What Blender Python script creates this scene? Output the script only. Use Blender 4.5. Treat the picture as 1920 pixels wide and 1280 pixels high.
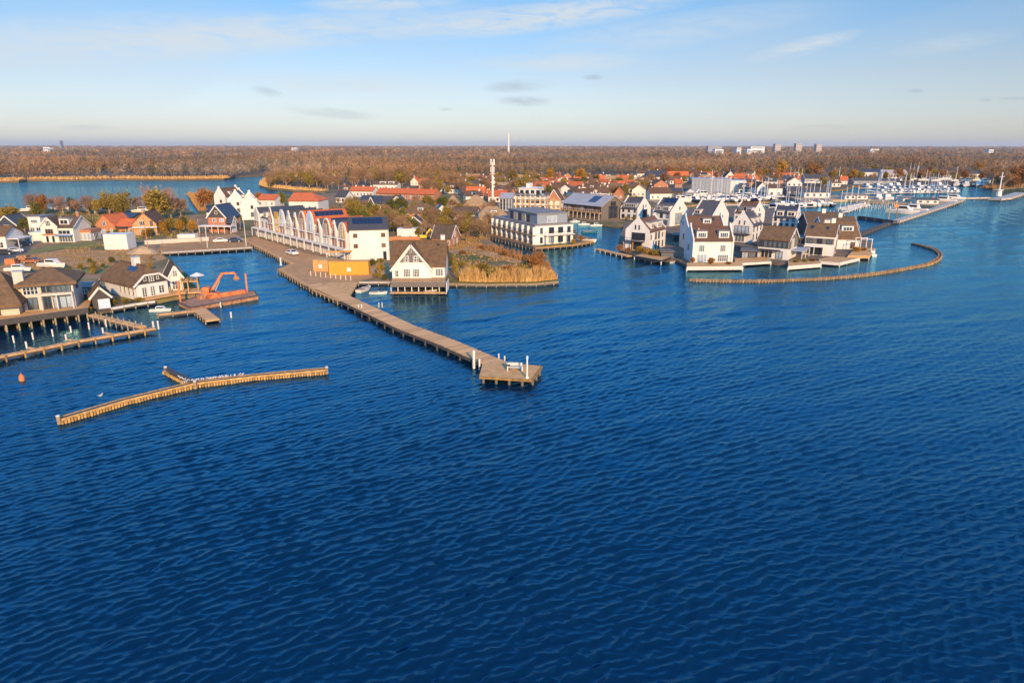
import bpy, math, random
import numpy as np
from mathutils import Vector, Matrix
from mathutils.geometry import tessellate_polygon

random.seed(7)
for o in list(bpy.data.objects):
    bpy.data.objects.remove(o)
SC = bpy.context.scene
COL = SC.collection

# ---------------------------------------------------------------- camera
CAM_H = 30.0
FPX = 1280.0
PITCH = math.radians(16.0)
cam_data = bpy.data.cameras.new('camera')
cam_data.sensor_width = 36.0
cam_data.lens = 24.0
cam_data.clip_start = 0.5
cam_data.clip_end = 60000.0
cam = bpy.data.objects.new('camera', cam_data)
cam.location = (0, 0, CAM_H)
cam.rotation_euler = (math.radians(90) - PITCH, math.radians(-0.05), 0)
COL.objects.link(cam)
SC.camera = cam

# ---------------------------------------------------------------- light
SUN_EL = math.radians(20.0)
SUN_AZ = math.radians(164.0)          # clockwise from +Y: behind the camera, to the right
sd = Vector((math.sin(SUN_AZ) * math.cos(SUN_EL), math.cos(SUN_AZ) * math.cos(SUN_EL), math.sin(SUN_EL)))
sl = bpy.data.lights.new('sun', 'SUN')
sl.energy = 5.0
sl.angle = math.radians(0.5)
sl.color = (1.0, 0.655, 0.325)
sun = bpy.data.objects.new('sun', sl)
sun.rotation_euler = (-sd).to_track_quat('-Z', 'Y').to_euler()
sun.location = (100, -200, 150)
COL.objects.link(sun)

world = bpy.data.worlds.new('World')
SC.world = world
world.use_nodes = True
SC.view_settings.view_transform = 'Standard'
SC.view_settings.look = 'None'
SC.view_settings.gamma = 1.0
SC.view_settings.use_curve_mapping = False
SC.view_settings.exposure = 0.42


class NT:
    """small node-tree helper"""
    def __init__(self, tree):
        self.t = tree
        self.n = tree.nodes
        self.n.clear()

    def new(self, kind, **kw):
        nd = self.n.new(kind)
        for k, v in kw.items():
            setattr(nd, k, v)
        return nd

    def link(self, a, b):
        self.t.links.new(a, b)

    def val(self, sock, v):
        if isinstance(v, bpy.types.NodeSocket):
            self.link(v, sock)
        else:
            sock.default_value = v

    def math(self, op, a, b=0.0, c=None, clamp=False):
        nd = self.new('ShaderNodeMath', operation=op)
        nd.use_clamp = clamp
        self.val(nd.inputs[0], a)
        self.val(nd.inputs[1], b)
        if c is not None:
            self.val(nd.inputs[2], c)
        return nd.outputs[0]

    def mix(self, fac, a, b, mode='MIX'):
        nd = self.new('ShaderNodeMix', data_type='RGBA', blend_type=mode)
        self.val(nd.inputs[0], fac)
        self.val(nd.inputs[6], a)
        self.val(nd.inputs[7], b)
        return nd.outputs[2]

    def ramp(self, fac, pts):
        nd = self.new('ShaderNodeValToRGB')
        el = nd.color_ramp.elements
        while len(el) > 1:
            el.remove(el[0])
        el[0].position, el[0].color = pts[0][0], pts[0][1]
        for p, c in pts[1:]:
            e = el.new(p)
            e.color = c
        self.val(nd.inputs[0], fac)
        return nd.outputs[0]

    def noise(self, vec, scale, detail=2.0, rough=0.5, dist=0.0):
        nd = self.new('ShaderNodeTexNoise')
        nd.inputs['Scale'].default_value = scale
        nd.inputs['Detail'].default_value = detail
        nd.inputs['Roughness'].default_value = rough
        nd.inputs['Distortion'].default_value = dist
        if vec is not None:
            self.link(vec, nd.inputs['Vector'])
        return nd.outputs[0]

    def mapping(self, vec, scale=(1, 1, 1), rot=(0, 0, 0), loc=(0, 0, 0)):
        nd = self.new('ShaderNodeMapping')
        nd.inputs['Scale'].default_value = scale
        nd.inputs['Rotation'].default_value = rot
        nd.inputs['Location'].default_value = loc
        self.link(vec, nd.inputs['Vector'])
        return nd.outputs[0]


def ray(x, y):
    a = (x - 960) / FPX
    b = -(y - 640) / FPX
    return Vector((a, math.cos(PITCH) + b * math.sin(PITCH), -math.sin(PITCH) + b * math.cos(PITCH)))


# sky: Nishita plus thin cirrus and a few small flat clouds, all by direction
def build_sky():
    w = NT(world.node_tree)
    sky = w.new('ShaderNodeTexSky', sky_type='NISHITA')
    sky.sun_disc = False
    sky.sun_elevation = SUN_EL
    sky.sun_rotation = SUN_AZ
    sky.altitude = 0
    sky.air_density = 1.0
    sky.dust_density = 0.6
    sky.ozone_density = 2.2
    tc = w.new('ShaderNodeTexCoord')
    dirv = tc.outputs['Generated']
    sep = w.new('ShaderNodeSeparateXYZ')
    w.link(dirv, sep.inputs[0])
    X, Y, Z = sep.outputs
    az = w.math('ARCTAN2', X, Y)
    el = w.math('ARCSINE', Z)
    # clear winter air: pale at the horizon, deepening to a strong blue overhead, the same all round
    k = w.math('DIVIDE', w.math('MAXIMUM', el, 0.0), 0.60, clamp=True)
    tint = w.ramp(k, [(0.0, (0.48, 0.475, 0.595, 1)), (0.145, (0.435, 0.415, 0.475, 1)), (0.30, (0.31, 0.42, 0.52, 1)), (0.43, (0.25, 0.66, 1.02, 1)), (0.62, (0.22, 1.05, 1.68, 1)), (1.0, (0.19, 1.14, 1.86, 1))])
    skycol = w.mix(1.0, sky.outputs[0], tint, 'MULTIPLY')
    skycol = w.mix(1.0, skycol, (2, 2, 2, 1), 'MULTIPLY')
    # broad thin veil
    comb = w.new('ShaderNodeCombineXYZ')
    w.link(az, comb.inputs[0]); w.link(el, comb.inputs[1])
    ae = comb.outputs[0]
    veil = w.noise(w.mapping(ae, (1.6, 5.0, 1), (0, 0, -0.15), (3.1, 0.4, 0)), 1.5, 4, 0.55, 0.6)
    veil = w.ramp(veil, [(0.40, (0, 0, 0, 1)), (0.72, (1, 1, 1, 1))])
    skycol = w.mix(w.math('MULTIPLY', veil, 0.30), skycol, (4.3, 4.9, 5.5, 1))
    # named patches: (px x, px y, half width px, half height px, tilt, strength, colour)
    white = (5.4, 5.75, 6.0, 1)
    grey = (2.8, 3.3, 3.8, 1)
    patches = [(1010, 33, 300, 26, -0.10, 0.85, white), (720, 6, 150, 12, -0.06, 0.75, white), (1060, 118, 190, 17, 0.0, 0.65, white),
               (1505, 88, 95, 15, -0.19, 0.75, white), (220, 78, 380, 44, -0.10, 0.62, white), (660, 160, 220, 16, 0.02, 0.45, white), (560, 60, 360, 34, -0.12, 0.62, white), (1250, 60, 260, 30, -0.10, 0.4, white),
               (975, 162, 72, 12, -0.05, 0.45, grey), (982, 190, 54, 10, 0.02, 0.5, grey), (1112, 145, 22, 5, 0, 0.5, grey), (500, 172, 30, 8, 0.2, 0.4, grey),
               (625, 213, 85, 10, 0.08, 0.42, grey), (1715, 170, 14, 4, 0, 0.5, grey), (1848, 187, 10, 3, 0, 0.5, grey), (1905, 184, 26, 3, 0, 0.5, grey),
               (836, 205, 14, 3, 0, 0.4, grey), (165, 240, 45, 5, 0, 0.3, grey), (1560, 238, 70, 5, 0, 0.3, grey), (1780, 82, 90, 14, -0.1, 0.3, white)]
    fib = w.noise(w.mapping(ae, (13, 70, 1), (0, 0, 0.10)), 1.0, 8, 0.68, 1.1)
    for px, py, hw, hh, tilt, st, c in patches:
        d = ray(px, py).normalized()
        a0, e0 = math.atan2(d.x, d.y), math.asin(d.z)
        sa, se = hw / FPX, hh / FPX
        da = w.math('SUBTRACT', az, a0)
        de = w.math('SUBTRACT', el, e0)
        ct, stn = math.cos(-tilt), math.sin(-tilt)
        u = w.math('ADD', w.math('MULTIPLY', da, ct / sa), w.math('MULTIPLY', de, stn / sa))
        v = w.math('ADD', w.math('MULTIPLY', da, -stn / se), w.math('MULTIPLY', de, ct / se))
        r2 = w.math('ADD', w.math('MULTIPLY', u, u), w.math('MULTIPLY', v, v))
        m = w.math('SUBTRACT', 1.0, r2, clamp=True)
        k = w.math('MULTIPLY', m, w.math('MULTIPLY_ADD', fib, 3.6, -1.0, clamp=True))
        skycol = w.mix(w.math('MULTIPLY', k, st), skycol, c)
    bg = w.new('ShaderNodeBackground')
    bg.inputs['Strength'].default_value = 0.10
    w.link(skycol, bg.inputs['Color'])
    out = w.new('ShaderNodeOutputWorld')
    w.link(bg.outputs[0], out.inputs['Surface'])


build_sky()


# ---------------------------------------------------------------- pixel <-> ground
def G(x, y, z=0.8):
    d = ray(x, y)
    t = (z - CAM_H) / d.z
    return Vector((d.x * t, d.y * t, z))


def ZAT(x, ytop, Y):
    d = ray(x, ytop)
    return CAM_H + d.z / d.y * Y


# ---------------------------------------------------------------- mesh builder
class MB:
    def __init__(self):
        self.v = []
        self.f = []

    def add(self, vs, fs):
        k = len(self.v)
        self.v += [tuple(p) for p in vs]
        self.f += [tuple(i + k for i in f) for f in fs]
        return self

    def box(self, x0, x1, y0, y1, z0, z1):
        return self.add([(x0, y0, z0), (x1, y0, z0), (x1, y1, z0), (x0, y1, z0), (x0, y0, z1), (x1, y0, z1), (x1, y1, z1), (x0, y1, z1)],
                        [(0, 3, 2, 1), (4, 5, 6, 7), (0, 1, 5, 4), (1, 2, 6, 5), (2, 3, 7, 6), (3, 0, 4, 7)])

    def beam(self, p, q, w, h):
        """box from p to q, w wide sideways, h high; p,q on the centre line"""
        p, q = Vector(p), Vector(q)
        d = (q - p).normalized()
        s = d.cross(Vector((0, 0, 1)))
        if s.length < 1e-4:
            s = Vector((1, 0, 0))
        s.normalize()
        u = s.cross(d).normalized()
        s = s * w / 2
        u = u * h / 2
        vs = [p - s - u, p + s - u, p + s + u, p - s + u, q - s - u, q + s - u, q + s + u, q - s + u]
        return self.add(vs, [(0, 1, 2, 3), (7, 6, 5, 4), (0, 4, 5, 1), (1, 5, 6, 2), (2, 6, 7, 3), (3, 7, 4, 0)])

    def tube(self, p, q, r0, r1, n=6, cap=True):
        p, q = Vector(p), Vector(q)
        d = (q - p).normalized()
        a = d.orthogonal().normalized()
        b = d.cross(a)
        vs = []
        for c, r in ((p, r0), (q, r1)):
            for i in range(n):
                t = 2 * math.pi * i / n
                vs.append(c + a * math.cos(t) * r + b * math.sin(t) * r)
        fs = [(i, (i + 1) % n, n + (i + 1) % n, n + i) for i in range(n)]
        if cap:
            fs += [tuple(range(n - 1, -1, -1)), tuple(range(n, 2 * n))]
        return self.add(vs, fs)

    def prism(self, poly, z0, z1):
        n = len(poly)
        area = sum(poly[i][0] * poly[(i + 1) % n][1] - poly[(i + 1) % n][0] * poly[i][1] for i in range(n))
        if area < 0:
            poly = poly[::-1]
        tri = tessellate_polygon([[Vector((p[0], p[1], 0)) for p in poly]])
        vs = [(p[0], p[1], z1) for p in poly] + [(p[0], p[1], z0) for p in poly]
        fs = []
        for t in tri:
            a, b, c = (Vector(vs[i]) for i in t)
            t = tuple(t) if (b - a).cross(c - a).z > 0 else tuple(t)[::-1]
            fs.append(t)
            fs.append(tuple(i + n for i in t[::-1]))
        fs += [(n + i, n + (i + 1) % n, (i + 1) % n, i) for i in range(n)]
        return self.add(vs, fs)

    def extr(self, poly, vec):
        """planar 3D polygon pushed along vec"""
        n = len(poly)
        vec = Vector(vec)
        vs = [Vector(p) for p in poly] + [Vector(p) + vec for p in poly]
        fs = [tuple(range(n)), tuple(range(2 * n - 1, n - 1, -1))]
        fs += [(i, i + n, (i + 1) % n + n, (i + 1) % n) for i in range(n)]
        return self.add(vs, fs)

    def ell(self, c, r, n=8, m=5):
        c = Vector(c)
        vs = [c + Vector((0, 0, -r[2]))]
        for j in range(1, m):
            ph = -math.pi / 2 + math.pi * j / m
            for i in range(n):
                t = 2 * math.pi * i / n
                vs.append(c + Vector((r[0] * math.cos(ph) * math.cos(t), r[1] * math.cos(ph) * math.sin(t), r[2] * math.sin(ph))))
        vs.append(c + Vector((0, 0, r[2])))
        fs = [(0, 1 + (i + 1) % n, 1 + i) for i in range(n)]
        for j in range(m - 2):
            for i in range(n):
                a = 1 + j * n
                fs.append((a + i, a + (i + 1) % n, a + n + (i + 1) % n, a + n + i))
        a = 1 + (m - 2) * n
        fs += [(a + i, a + (i + 1) % n, len(vs) - 1) for i in range(n)]
        return self.add(vs, fs)

    def mesh(self, name, mat, smooth=False):
        me = bpy.data.meshes.new(name)
        me.from_pydata([tuple(p) for p in self.v], [], self.f)
        me.materials.append(M[mat])
        if smooth:
            me.polygons.foreach_set('use_smooth', [True] * len(me.polygons))
        me.update()
        return me

    def build(self, name, mat, parent=None, smooth=False):
        return obj(name, self.mesh(name, mat, smooth), parent)


def obj(name, me, parent=None, loc=None, rz=0.0, scale=None):
    o = bpy.data.objects.new(name, me)
    COL.objects.link(o)
    if parent is not None:
        o.parent = parent
    if loc is not None:
        o.location = loc
    if rz:
        o.rotation_euler = (0, 0, rz)
    if scale is not None:
        o.scale = scale
    return o


def tag(o, label, cat, group=None):
    o['label'] = label
    o['category'] = cat
    if group:
        o['group'] = group
    return o


def thing(name, label, cat, loc=(0, 0, 0), rz=0.0, group=None):
    return tag(obj(name, None, None, loc, rz), label, cat, group)


def struct(name, mb, mat):
    o = mb.build(name, mat)
    o['kind'] = 'structure'
    return o


def raw_mesh(name, verts, tris, mat, col=None):
    """big triangle mesh from numpy arrays (col: one RGB per vertex)"""
    me = bpy.data.meshes.new(name)
    nv, nt = len(verts), len(tris)
    me.vertices.add(nv)
    me.vertices.foreach_set('co', np.asarray(verts, dtype=np.float32).ravel())
    me.loops.add(nt * 3)
    me.loops.foreach_set('vertex_index', np.asarray(tris, dtype=np.int32).ravel())
    me.polygons.add(nt)
    me.polygons.foreach_set('loop_start', np.arange(0, nt * 3, 3, dtype=np.int32))
    me.materials.append(M[mat])
    if col is not None:
        at = me.color_attributes.new('tint', 'FLOAT_COLOR', 'POINT')
        c4 = np.ones((nv, 4), dtype=np.float32)
        c4[:, :3] = col
        at.data.foreach_set('color', c4.ravel())
    me.update()
    me.validate()
    return me


# ---------------------------------------------------------------- materials
M = {}


def mk(name, col, rough=0.8, var=0.2, scale=1.5, col2=None, metal=0.0, rand=0.0, bump=0.0, spec=0.5, detail=3, stretch=None):
    m = bpy.data.materials.new(name)
    m.use_nodes = True
    t = NT(m.node_tree)
    bs = t.new('ShaderNodeBsdfPrincipled')
    out = t.new('ShaderNodeOutputMaterial')
    t.link(bs.outputs[0], out.inputs[0])
    tc = t.new('ShaderNodeTexCoord')
    vec = tc.outputs['Object']
    if stretch:
        vec = t.mapping(vec, stretch)
    n = t.noise(vec, scale, detail, 0.6)
    a = tuple(min(1, c * (1 - var)) for c in col) + (1,)
    b = tuple(min(1, c * (1 + var)) for c in (col2 or col)) + (1,)
    c = t.ramp(n, [(0.32, a), (0.68, b)])
    if rand:
        oi = t.new('ShaderNodeObjectInfo')
        k = t.math('MULTIPLY_ADD', oi.outputs['Random'], 2 * rand, 1 - rand)
        cx = t.new('ShaderNodeVectorMath', operation='SCALE')
        t.link(c, cx.inputs[0]); t.link(k, cx.inputs['Scale'])
        c = cx.outputs[0]
    t.link(c, bs.inputs['Base Color'])
    bs.inputs['Roughness'].default_value = rough
    bs.inputs['Metallic'].default_value = metal
    bs.inputs['Specular IOR Level'].default_value = spec
    if bump:
        bp = t.new('ShaderNodeBump')
        bp.inputs['Distance'].default_value = bump
        n2 = t.noise(vec, scale * 3, 4, 0.6)
        t.link(n2, bp.inputs['Height'])
        t.link(bp.outputs[0], bs.inputs['Normal'])
    M[name] = m
    return m


def mk_tint(name, mul=1.0, rough=0.95):
    m = bpy.data.materials.new(name)
    m.use_nodes = True
    t = NT(m.node_tree)
    bs = t.new('ShaderNodeBsdfPrincipled')
    out = t.new('ShaderNodeOutputMaterial')
    t.link(bs.outputs[0], out.inputs[0])
    at = t.new('ShaderNodeAttribute')
    at.attribute_name = 'tint'
    t.link(at.outputs['Color'], bs.inputs['Base Color'])
    bs.inputs['Roughness'].default_value = rough
    bs.inputs['Specular IOR Level'].default_value = 0.1
    M[name] = m


def mk_water(name, mul=1.0, body=(0.0004, 0.013, 0.038), gloss=(0.38, 0.86, 1.0)):
    m = bpy.data.materials.new(name)
    m.use_nodes = True
    t = NT(m.node_tree)
    bs = t.new('ShaderNodeBsdfPrincipled')
    out = t.new('ShaderNodeOutputMaterial')
    t.link(bs.outputs[0], out.inputs[0])
    geo = t.new('ShaderNodeNewGeometry')
    pos = geo.outputs['Position']
    # fine ripples riding on the modelled waves
    w1 = t.noise(t.mapping(pos, (0.55, 1.5, 1), (0, 0, math.radians(-20))), 1.0, 2, 0.5, 0.5)
    w2 = t.noise(t.mapping(pos, (1.6, 3.6, 1), (0, 0, math.radians(-8)), (7, 3, 0)), 1.0, 2, 0.5, 0.4)
    patch = t.noise(t.mapping(pos, (0.018, 0.05, 1), (0, 0, math.radians(-15))), 1.0, 3, 0.55)
    amp = t.math('MULTIPLY_ADD', patch, 1.0, 0.4)
    sep = t.new('ShaderNodeSeparateXYZ')
    t.link(pos, sep.inputs[0])
    amp = t.math('MULTIPLY', amp, t.math('MULTIPLY_ADD', t.math('MULTIPLY_ADD', sep.outputs[1], 1 / 170.0, -100 / 170.0, clamp=True), 1.4, 1.0))   # more wind on the open far water
    h = t.math('MULTIPLY', w1, 0.06)
    h = t.math('MULTIPLY_ADD', w2, 0.035, h)
    h = t.math('MULTIPLY', t.math('MULTIPLY', h, amp), mul)
    bp = t.new('ShaderNodeBump')
    bp.inputs['Strength'].default_value = 1.0
    bp.inputs['Distance'].default_value = 1.0
    t.link(h, bp.inputs['Height'])
    dif = t.new('ShaderNodeBsdfDiffuse')
    dif.inputs['Color'].default_value = body + (1,)
    gl = t.new('ShaderNodeBsdfGlossy')
    gl.inputs['Color'].default_value = gloss + (1,)
    gl.inputs['Roughness'].default_value = 0.035
    fr = t.new('ShaderNodeFresnel')
    fr.inputs['IOR'].default_value = 1.40
    for nd in (dif, gl, fr):
        t.link(bp.outputs[0], nd.inputs['Normal'])
    mx = t.new('ShaderNodeMixShader')
    t.link(fr.outputs[0], mx.inputs[0])
    t.link(dif.outputs[0], mx.inputs[1])
    t.link(gl.outputs[0], mx.inputs[2])
    t.link(mx.outputs[0], out.inputs[0])
    t.n.remove(bs)
    M[name] = m


def mk_ground(name):
    m = bpy.data.materials.new(name)
    m.use_nodes = True
    t = NT(m.node_tree)
    bs = t.new('ShaderNodeBsdfPrincipled')
    out = t.new('ShaderNodeOutputMaterial')
    t.link(bs.outputs[0], out.inputs[0])
    geo = t.new('ShaderNodeNewGeometry')
    pos = geo.outputs['Position']
    n1 = t.noise(t.mapping(pos, (0.05, 0.05, 1)), 1, 4, 0.6)
    n2 = t.noise(t.mapping(pos, (0.35, 0.35, 1)), 1, 4, 0.65)
    n3 = t.noise(t.mapping(pos, (0.013, 0.013, 1), (0, 0, 1)), 1, 4, 0.6)
    grass = t.ramp(n2, [(0.3, (0.075, 0.07, 0.02, 1)), (0.7, (0.17, 0.145, 0.035, 1))])
    soil = t.ramp(n2, [(0.3, (0.17, 0.105, 0.055, 1)), (0.7, (0.36, 0.225, 0.12, 1))])
    c = t.mix(t.ramp(n1, [(0.42, (0, 0, 0, 1)), (0.56, (1, 1, 1, 1))]), grass, soil)
    far = t.ramp(n3, [(0.35, (0.10, 0.062, 0.036, 1)), (0.65, (0.17, 0.11, 0.06, 1))])
    sep = t.new('ShaderNodeSeparateXYZ')
    t.link(pos, sep.inputs[0])
    k = t.math('MULTIPLY_ADD', sep.outputs[1], 1 / 120.0, -420 / 120.0, clamp=True)
    c = t.mix(k, c, far)
    t.link(c, bs.inputs['Base Color'])
    bs.inputs['Roughness'].default_value = 0.95
    bs.inputs['Specular IOR Level'].default_value = 0.15
    M[name] = m


mk_water('water')
mk_ground('ground')
mk_tint('foliage')
mk('white', (0.60, 0.555, 0.49), 0.75, 0.10, 0.5, stretch=(1, 1, 0.35), detail=6)
mk('cream', (0.66, 0.58, 0.46), 0.75, 0.08, 0.8)
mk('stone_cream', (0.50, 0.42, 0.33), 0.8, 0.1, 0.7)
mk('grey_wall', (0.34, 0.33, 0.33), 0.8, 0.1, 0.8)
mk('brick_red', (0.36, 0.15, 0.075), 0.85, 0.2, 2.5)
mk('brick_orange', (0.42, 0.17, 0.07), 0.85, 0.18, 2.5)
mk('brick_ochre', (0.44, 0.24, 0.10), 0.85, 0.18, 2.5)
mk('dark_wood', (0.055, 0.045, 0.04), 0.8, 0.25, 2.0, stretch=(1, 1, 6))
mk('grey_wood', (0.13, 0.105, 0.085), 0.85, 0.2, 2.0, stretch=(1, 1, 6))
mk('navy_wood', (0.03, 0.04, 0.065), 0.7, 0.2, 2.0)
mk('thatch', (0.150, 0.086, 0.044), 0.95, 0.25, 1.2, bump=0.08, rand=0.10, spec=0.15)
mk('thatch_pale', (0.33, 0.21, 0.105), 0.95, 0.22, 1.2, bump=0.08, rand=0.08, spec=0.15)
mk('thatch_dark', (0.10, 0.066, 0.044), 0.95, 0.25, 1.2, bump=0.08, rand=0.12, spec=0.15)
mk('tile_red', (0.46, 0.115, 0.04), 0.8, 0.18, 1.2, rand=0.14, spec=0.15)
mk('tile_brown', (0.125, 0.068, 0.042), 0.8, 0.18, 1.5, rand=0.12, spec=0.15)
mk('tile_dark', (0.062, 0.056, 0.056), 0.7, 0.2, 1.5, rand=0.15)
mk('tile_slate', (0.035, 0.042, 0.06), 0.55, 0.2, 1.5)
mk('metal_roof', (0.33, 0.30, 0.28), 0.6, 0.10, 0.6)
mk('roof_felt', (0.20, 0.17, 0.15), 0.9, 0.15, 0.8)
mk('shed_grey', (0.20, 0.22, 0.25), 0.6, 0.08, 0.5)
mk('glass', (0.020, 0.026, 0.036), 0.08, 0.3, 0.6, spec=0.8)
mk('glass_mid', (0.10, 0.115, 0.13), 0.1, 0.4, 0.6, spec=0.8)
mk('glass_light', (0.30, 0.34, 0.38), 0.15, 0.3, 0.6, spec=0.8)
mk('solar', (0.010, 0.018, 0.045), 0.25, 0.2, 0.6, spec=0.7)
mk('frame_dark', (0.03, 0.03, 0.035), 0.6, 0.1)
mk('frame_brown', (0.30, 0.12, 0.04), 0.7, 0.1)
mk('deck', (0.56, 0.30, 0.12), 0.9, 0.16, 1.0, rand=0.05, spec=0.15)
mk('deck_board', (0.56, 0.31, 0.135), 0.85, 0.12, 1.0, rand=0.22, spec=0.15)
mk('deck_dark', (0.06, 0.05, 0.045), 0.85, 0.25, 1.2)
mk('pile_wood', (0.30, 0.215, 0.13), 0.9, 0.25, 3.0, rand=0.25, spec=0.15)
mk('pile_gold', (0.40, 0.225, 0.075), 0.85, 0.35, 2.0, rand=0.35, spec=0.15)
mk('pile_brown', (0.33, 0.185, 0.085), 0.85, 0.35, 2.0, rand=0.35, spec=0.15)
mk('island_paving', (0.17, 0.115, 0.075), 0.9, 0.25, 0.4, spec=0.15)
mk('pile_pale', (0.62, 0.55, 0.46), 0.8, 0.12, 3.0, rand=0.08, spec=0.15)
mk('paving', (0.46, 0.24, 0.10), 0.9, 0.15, 0.5, spec=0.15)
mk('asphalt', (0.065, 0.062, 0.062), 0.9, 0.2, 0.5)
mk('soil', (0.40, 0.205, 0.08), 0.95, 0.22, 0.4, spec=0.15)
mk('sand', (0.40, 0.27, 0.15), 0.95, 0.15, 0.6, spec=0.15)
mk('lawn', (0.17, 0.15, 0.028), 0.95, 0.3, 0.6)
mk('meadow', (0.36, 0.26, 0.09), 0.95, 0.2, 0.05)
mk('concrete', (0.40, 0.35, 0.29), 0.85, 0.1, 0.8, spec=0.15)
mk('rust', (0.30, 0.115, 0.05), 0.85, 0.35, 1.6, col2=(0.36, 0.18, 0.09))
mk('orange_paint', (0.52, 0.125, 0.03), 0.6, 0.3, 1.2, col2=(0.56, 0.17, 0.05))
mk('container_orange', (0.62, 0.25, 0.015), 0.6, 0.08, 1.0)
mk('container_wood', (0.46, 0.26, 0.09), 0.75, 0.15, 1.0)
mk('red_paint', (0.55, 0.05, 0.02), 0.6, 0.1)
mk('yellow_paint', (0.70, 0.42, 0.02), 0.6, 0.1)
mk('blue_paint', (0.10, 0.24, 0.45), 0.6, 0.1)
mk('pale_blue', (0.42, 0.52, 0.60), 0.6, 0.1)
mk('ochre_paint', (0.55, 0.30, 0.035), 0.6, 0.1)
mk('brown_paint', (0.27, 0.095, 0.035), 0.7, 0.12)
mk('gelcoat', (0.64, 0.585, 0.50), 0.4, 0.08, 0.6, spec=0.4)
mk('hull_navy', (0.02, 0.035, 0.08), 0.3, 0.1)
mk('hull_teal', (0.02, 0.13, 0.17), 0.35, 0.1)
mk('teak', (0.33, 0.19, 0.09), 0.7, 0.12)
mk('canvas_blue', (0.03, 0.09, 0.25), 0.8, 0.1)
mk('canvas_beige', (0.55, 0.47, 0.36), 0.85, 0.1)
mk('alu', (0.62, 0.62, 0.62), 0.4, 0.05, metal=0.4)
mk('steel', (0.45, 0.46, 0.47), 0.45, 0.08, metal=0.3)
mk('rubber', (0.02, 0.02, 0.02), 0.8, 0.1)
mk('bark', (0.26, 0.17, 0.10), 0.95, 0.25, 2.0, rand=0.2)
mk('twig_brown', (0.27, 0.155, 0.075), 0.95, 0.25, 0.5, rand=0.22, spec=0.1)
mk('twig_rose', (0.27, 0.155, 0.11), 0.95, 0.25, 0.5, rand=0.18, spec=0.1)
mk('leaf_green', (0.11, 0.105, 0.018), 0.9, 0.35, 0.6, rand=0.25, spec=0.1)
mk('leaf_olive', (0.23, 0.155, 0.028), 0.9, 0.3, 0.6, rand=0.25, spec=0.1)
mk('leaf_gold', (0.34, 0.17, 0.02), 0.9, 0.3, 0.6, rand=0.2, spec=0.1)
mk('leaf_rust', (0.26, 0.11, 0.03), 0.9, 0.3, 0.6, rand=0.2, spec=0.1)
mk('conifer', (0.03, 0.045, 0.018), 0.9, 0.3, 0.6, rand=0.2, spec=0.1)
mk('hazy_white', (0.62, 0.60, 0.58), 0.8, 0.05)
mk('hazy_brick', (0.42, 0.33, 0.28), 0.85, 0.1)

# ================================================================ the setting
def gp(pts, z=0.8):
    return [tuple(G(x, y, z))[:2] for x, y in pts]


# open water: a far sheet, and a nearer sheet with real waves whose detail follows the distance
struct('outer_water', MB().add([(-2500, -300, -0.35), (2500, -300, -0.35), (2500, 2500, -0.35), (-2500, 2500, -0.35)], [(0, 1, 2, 3)]), 'water')


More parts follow.
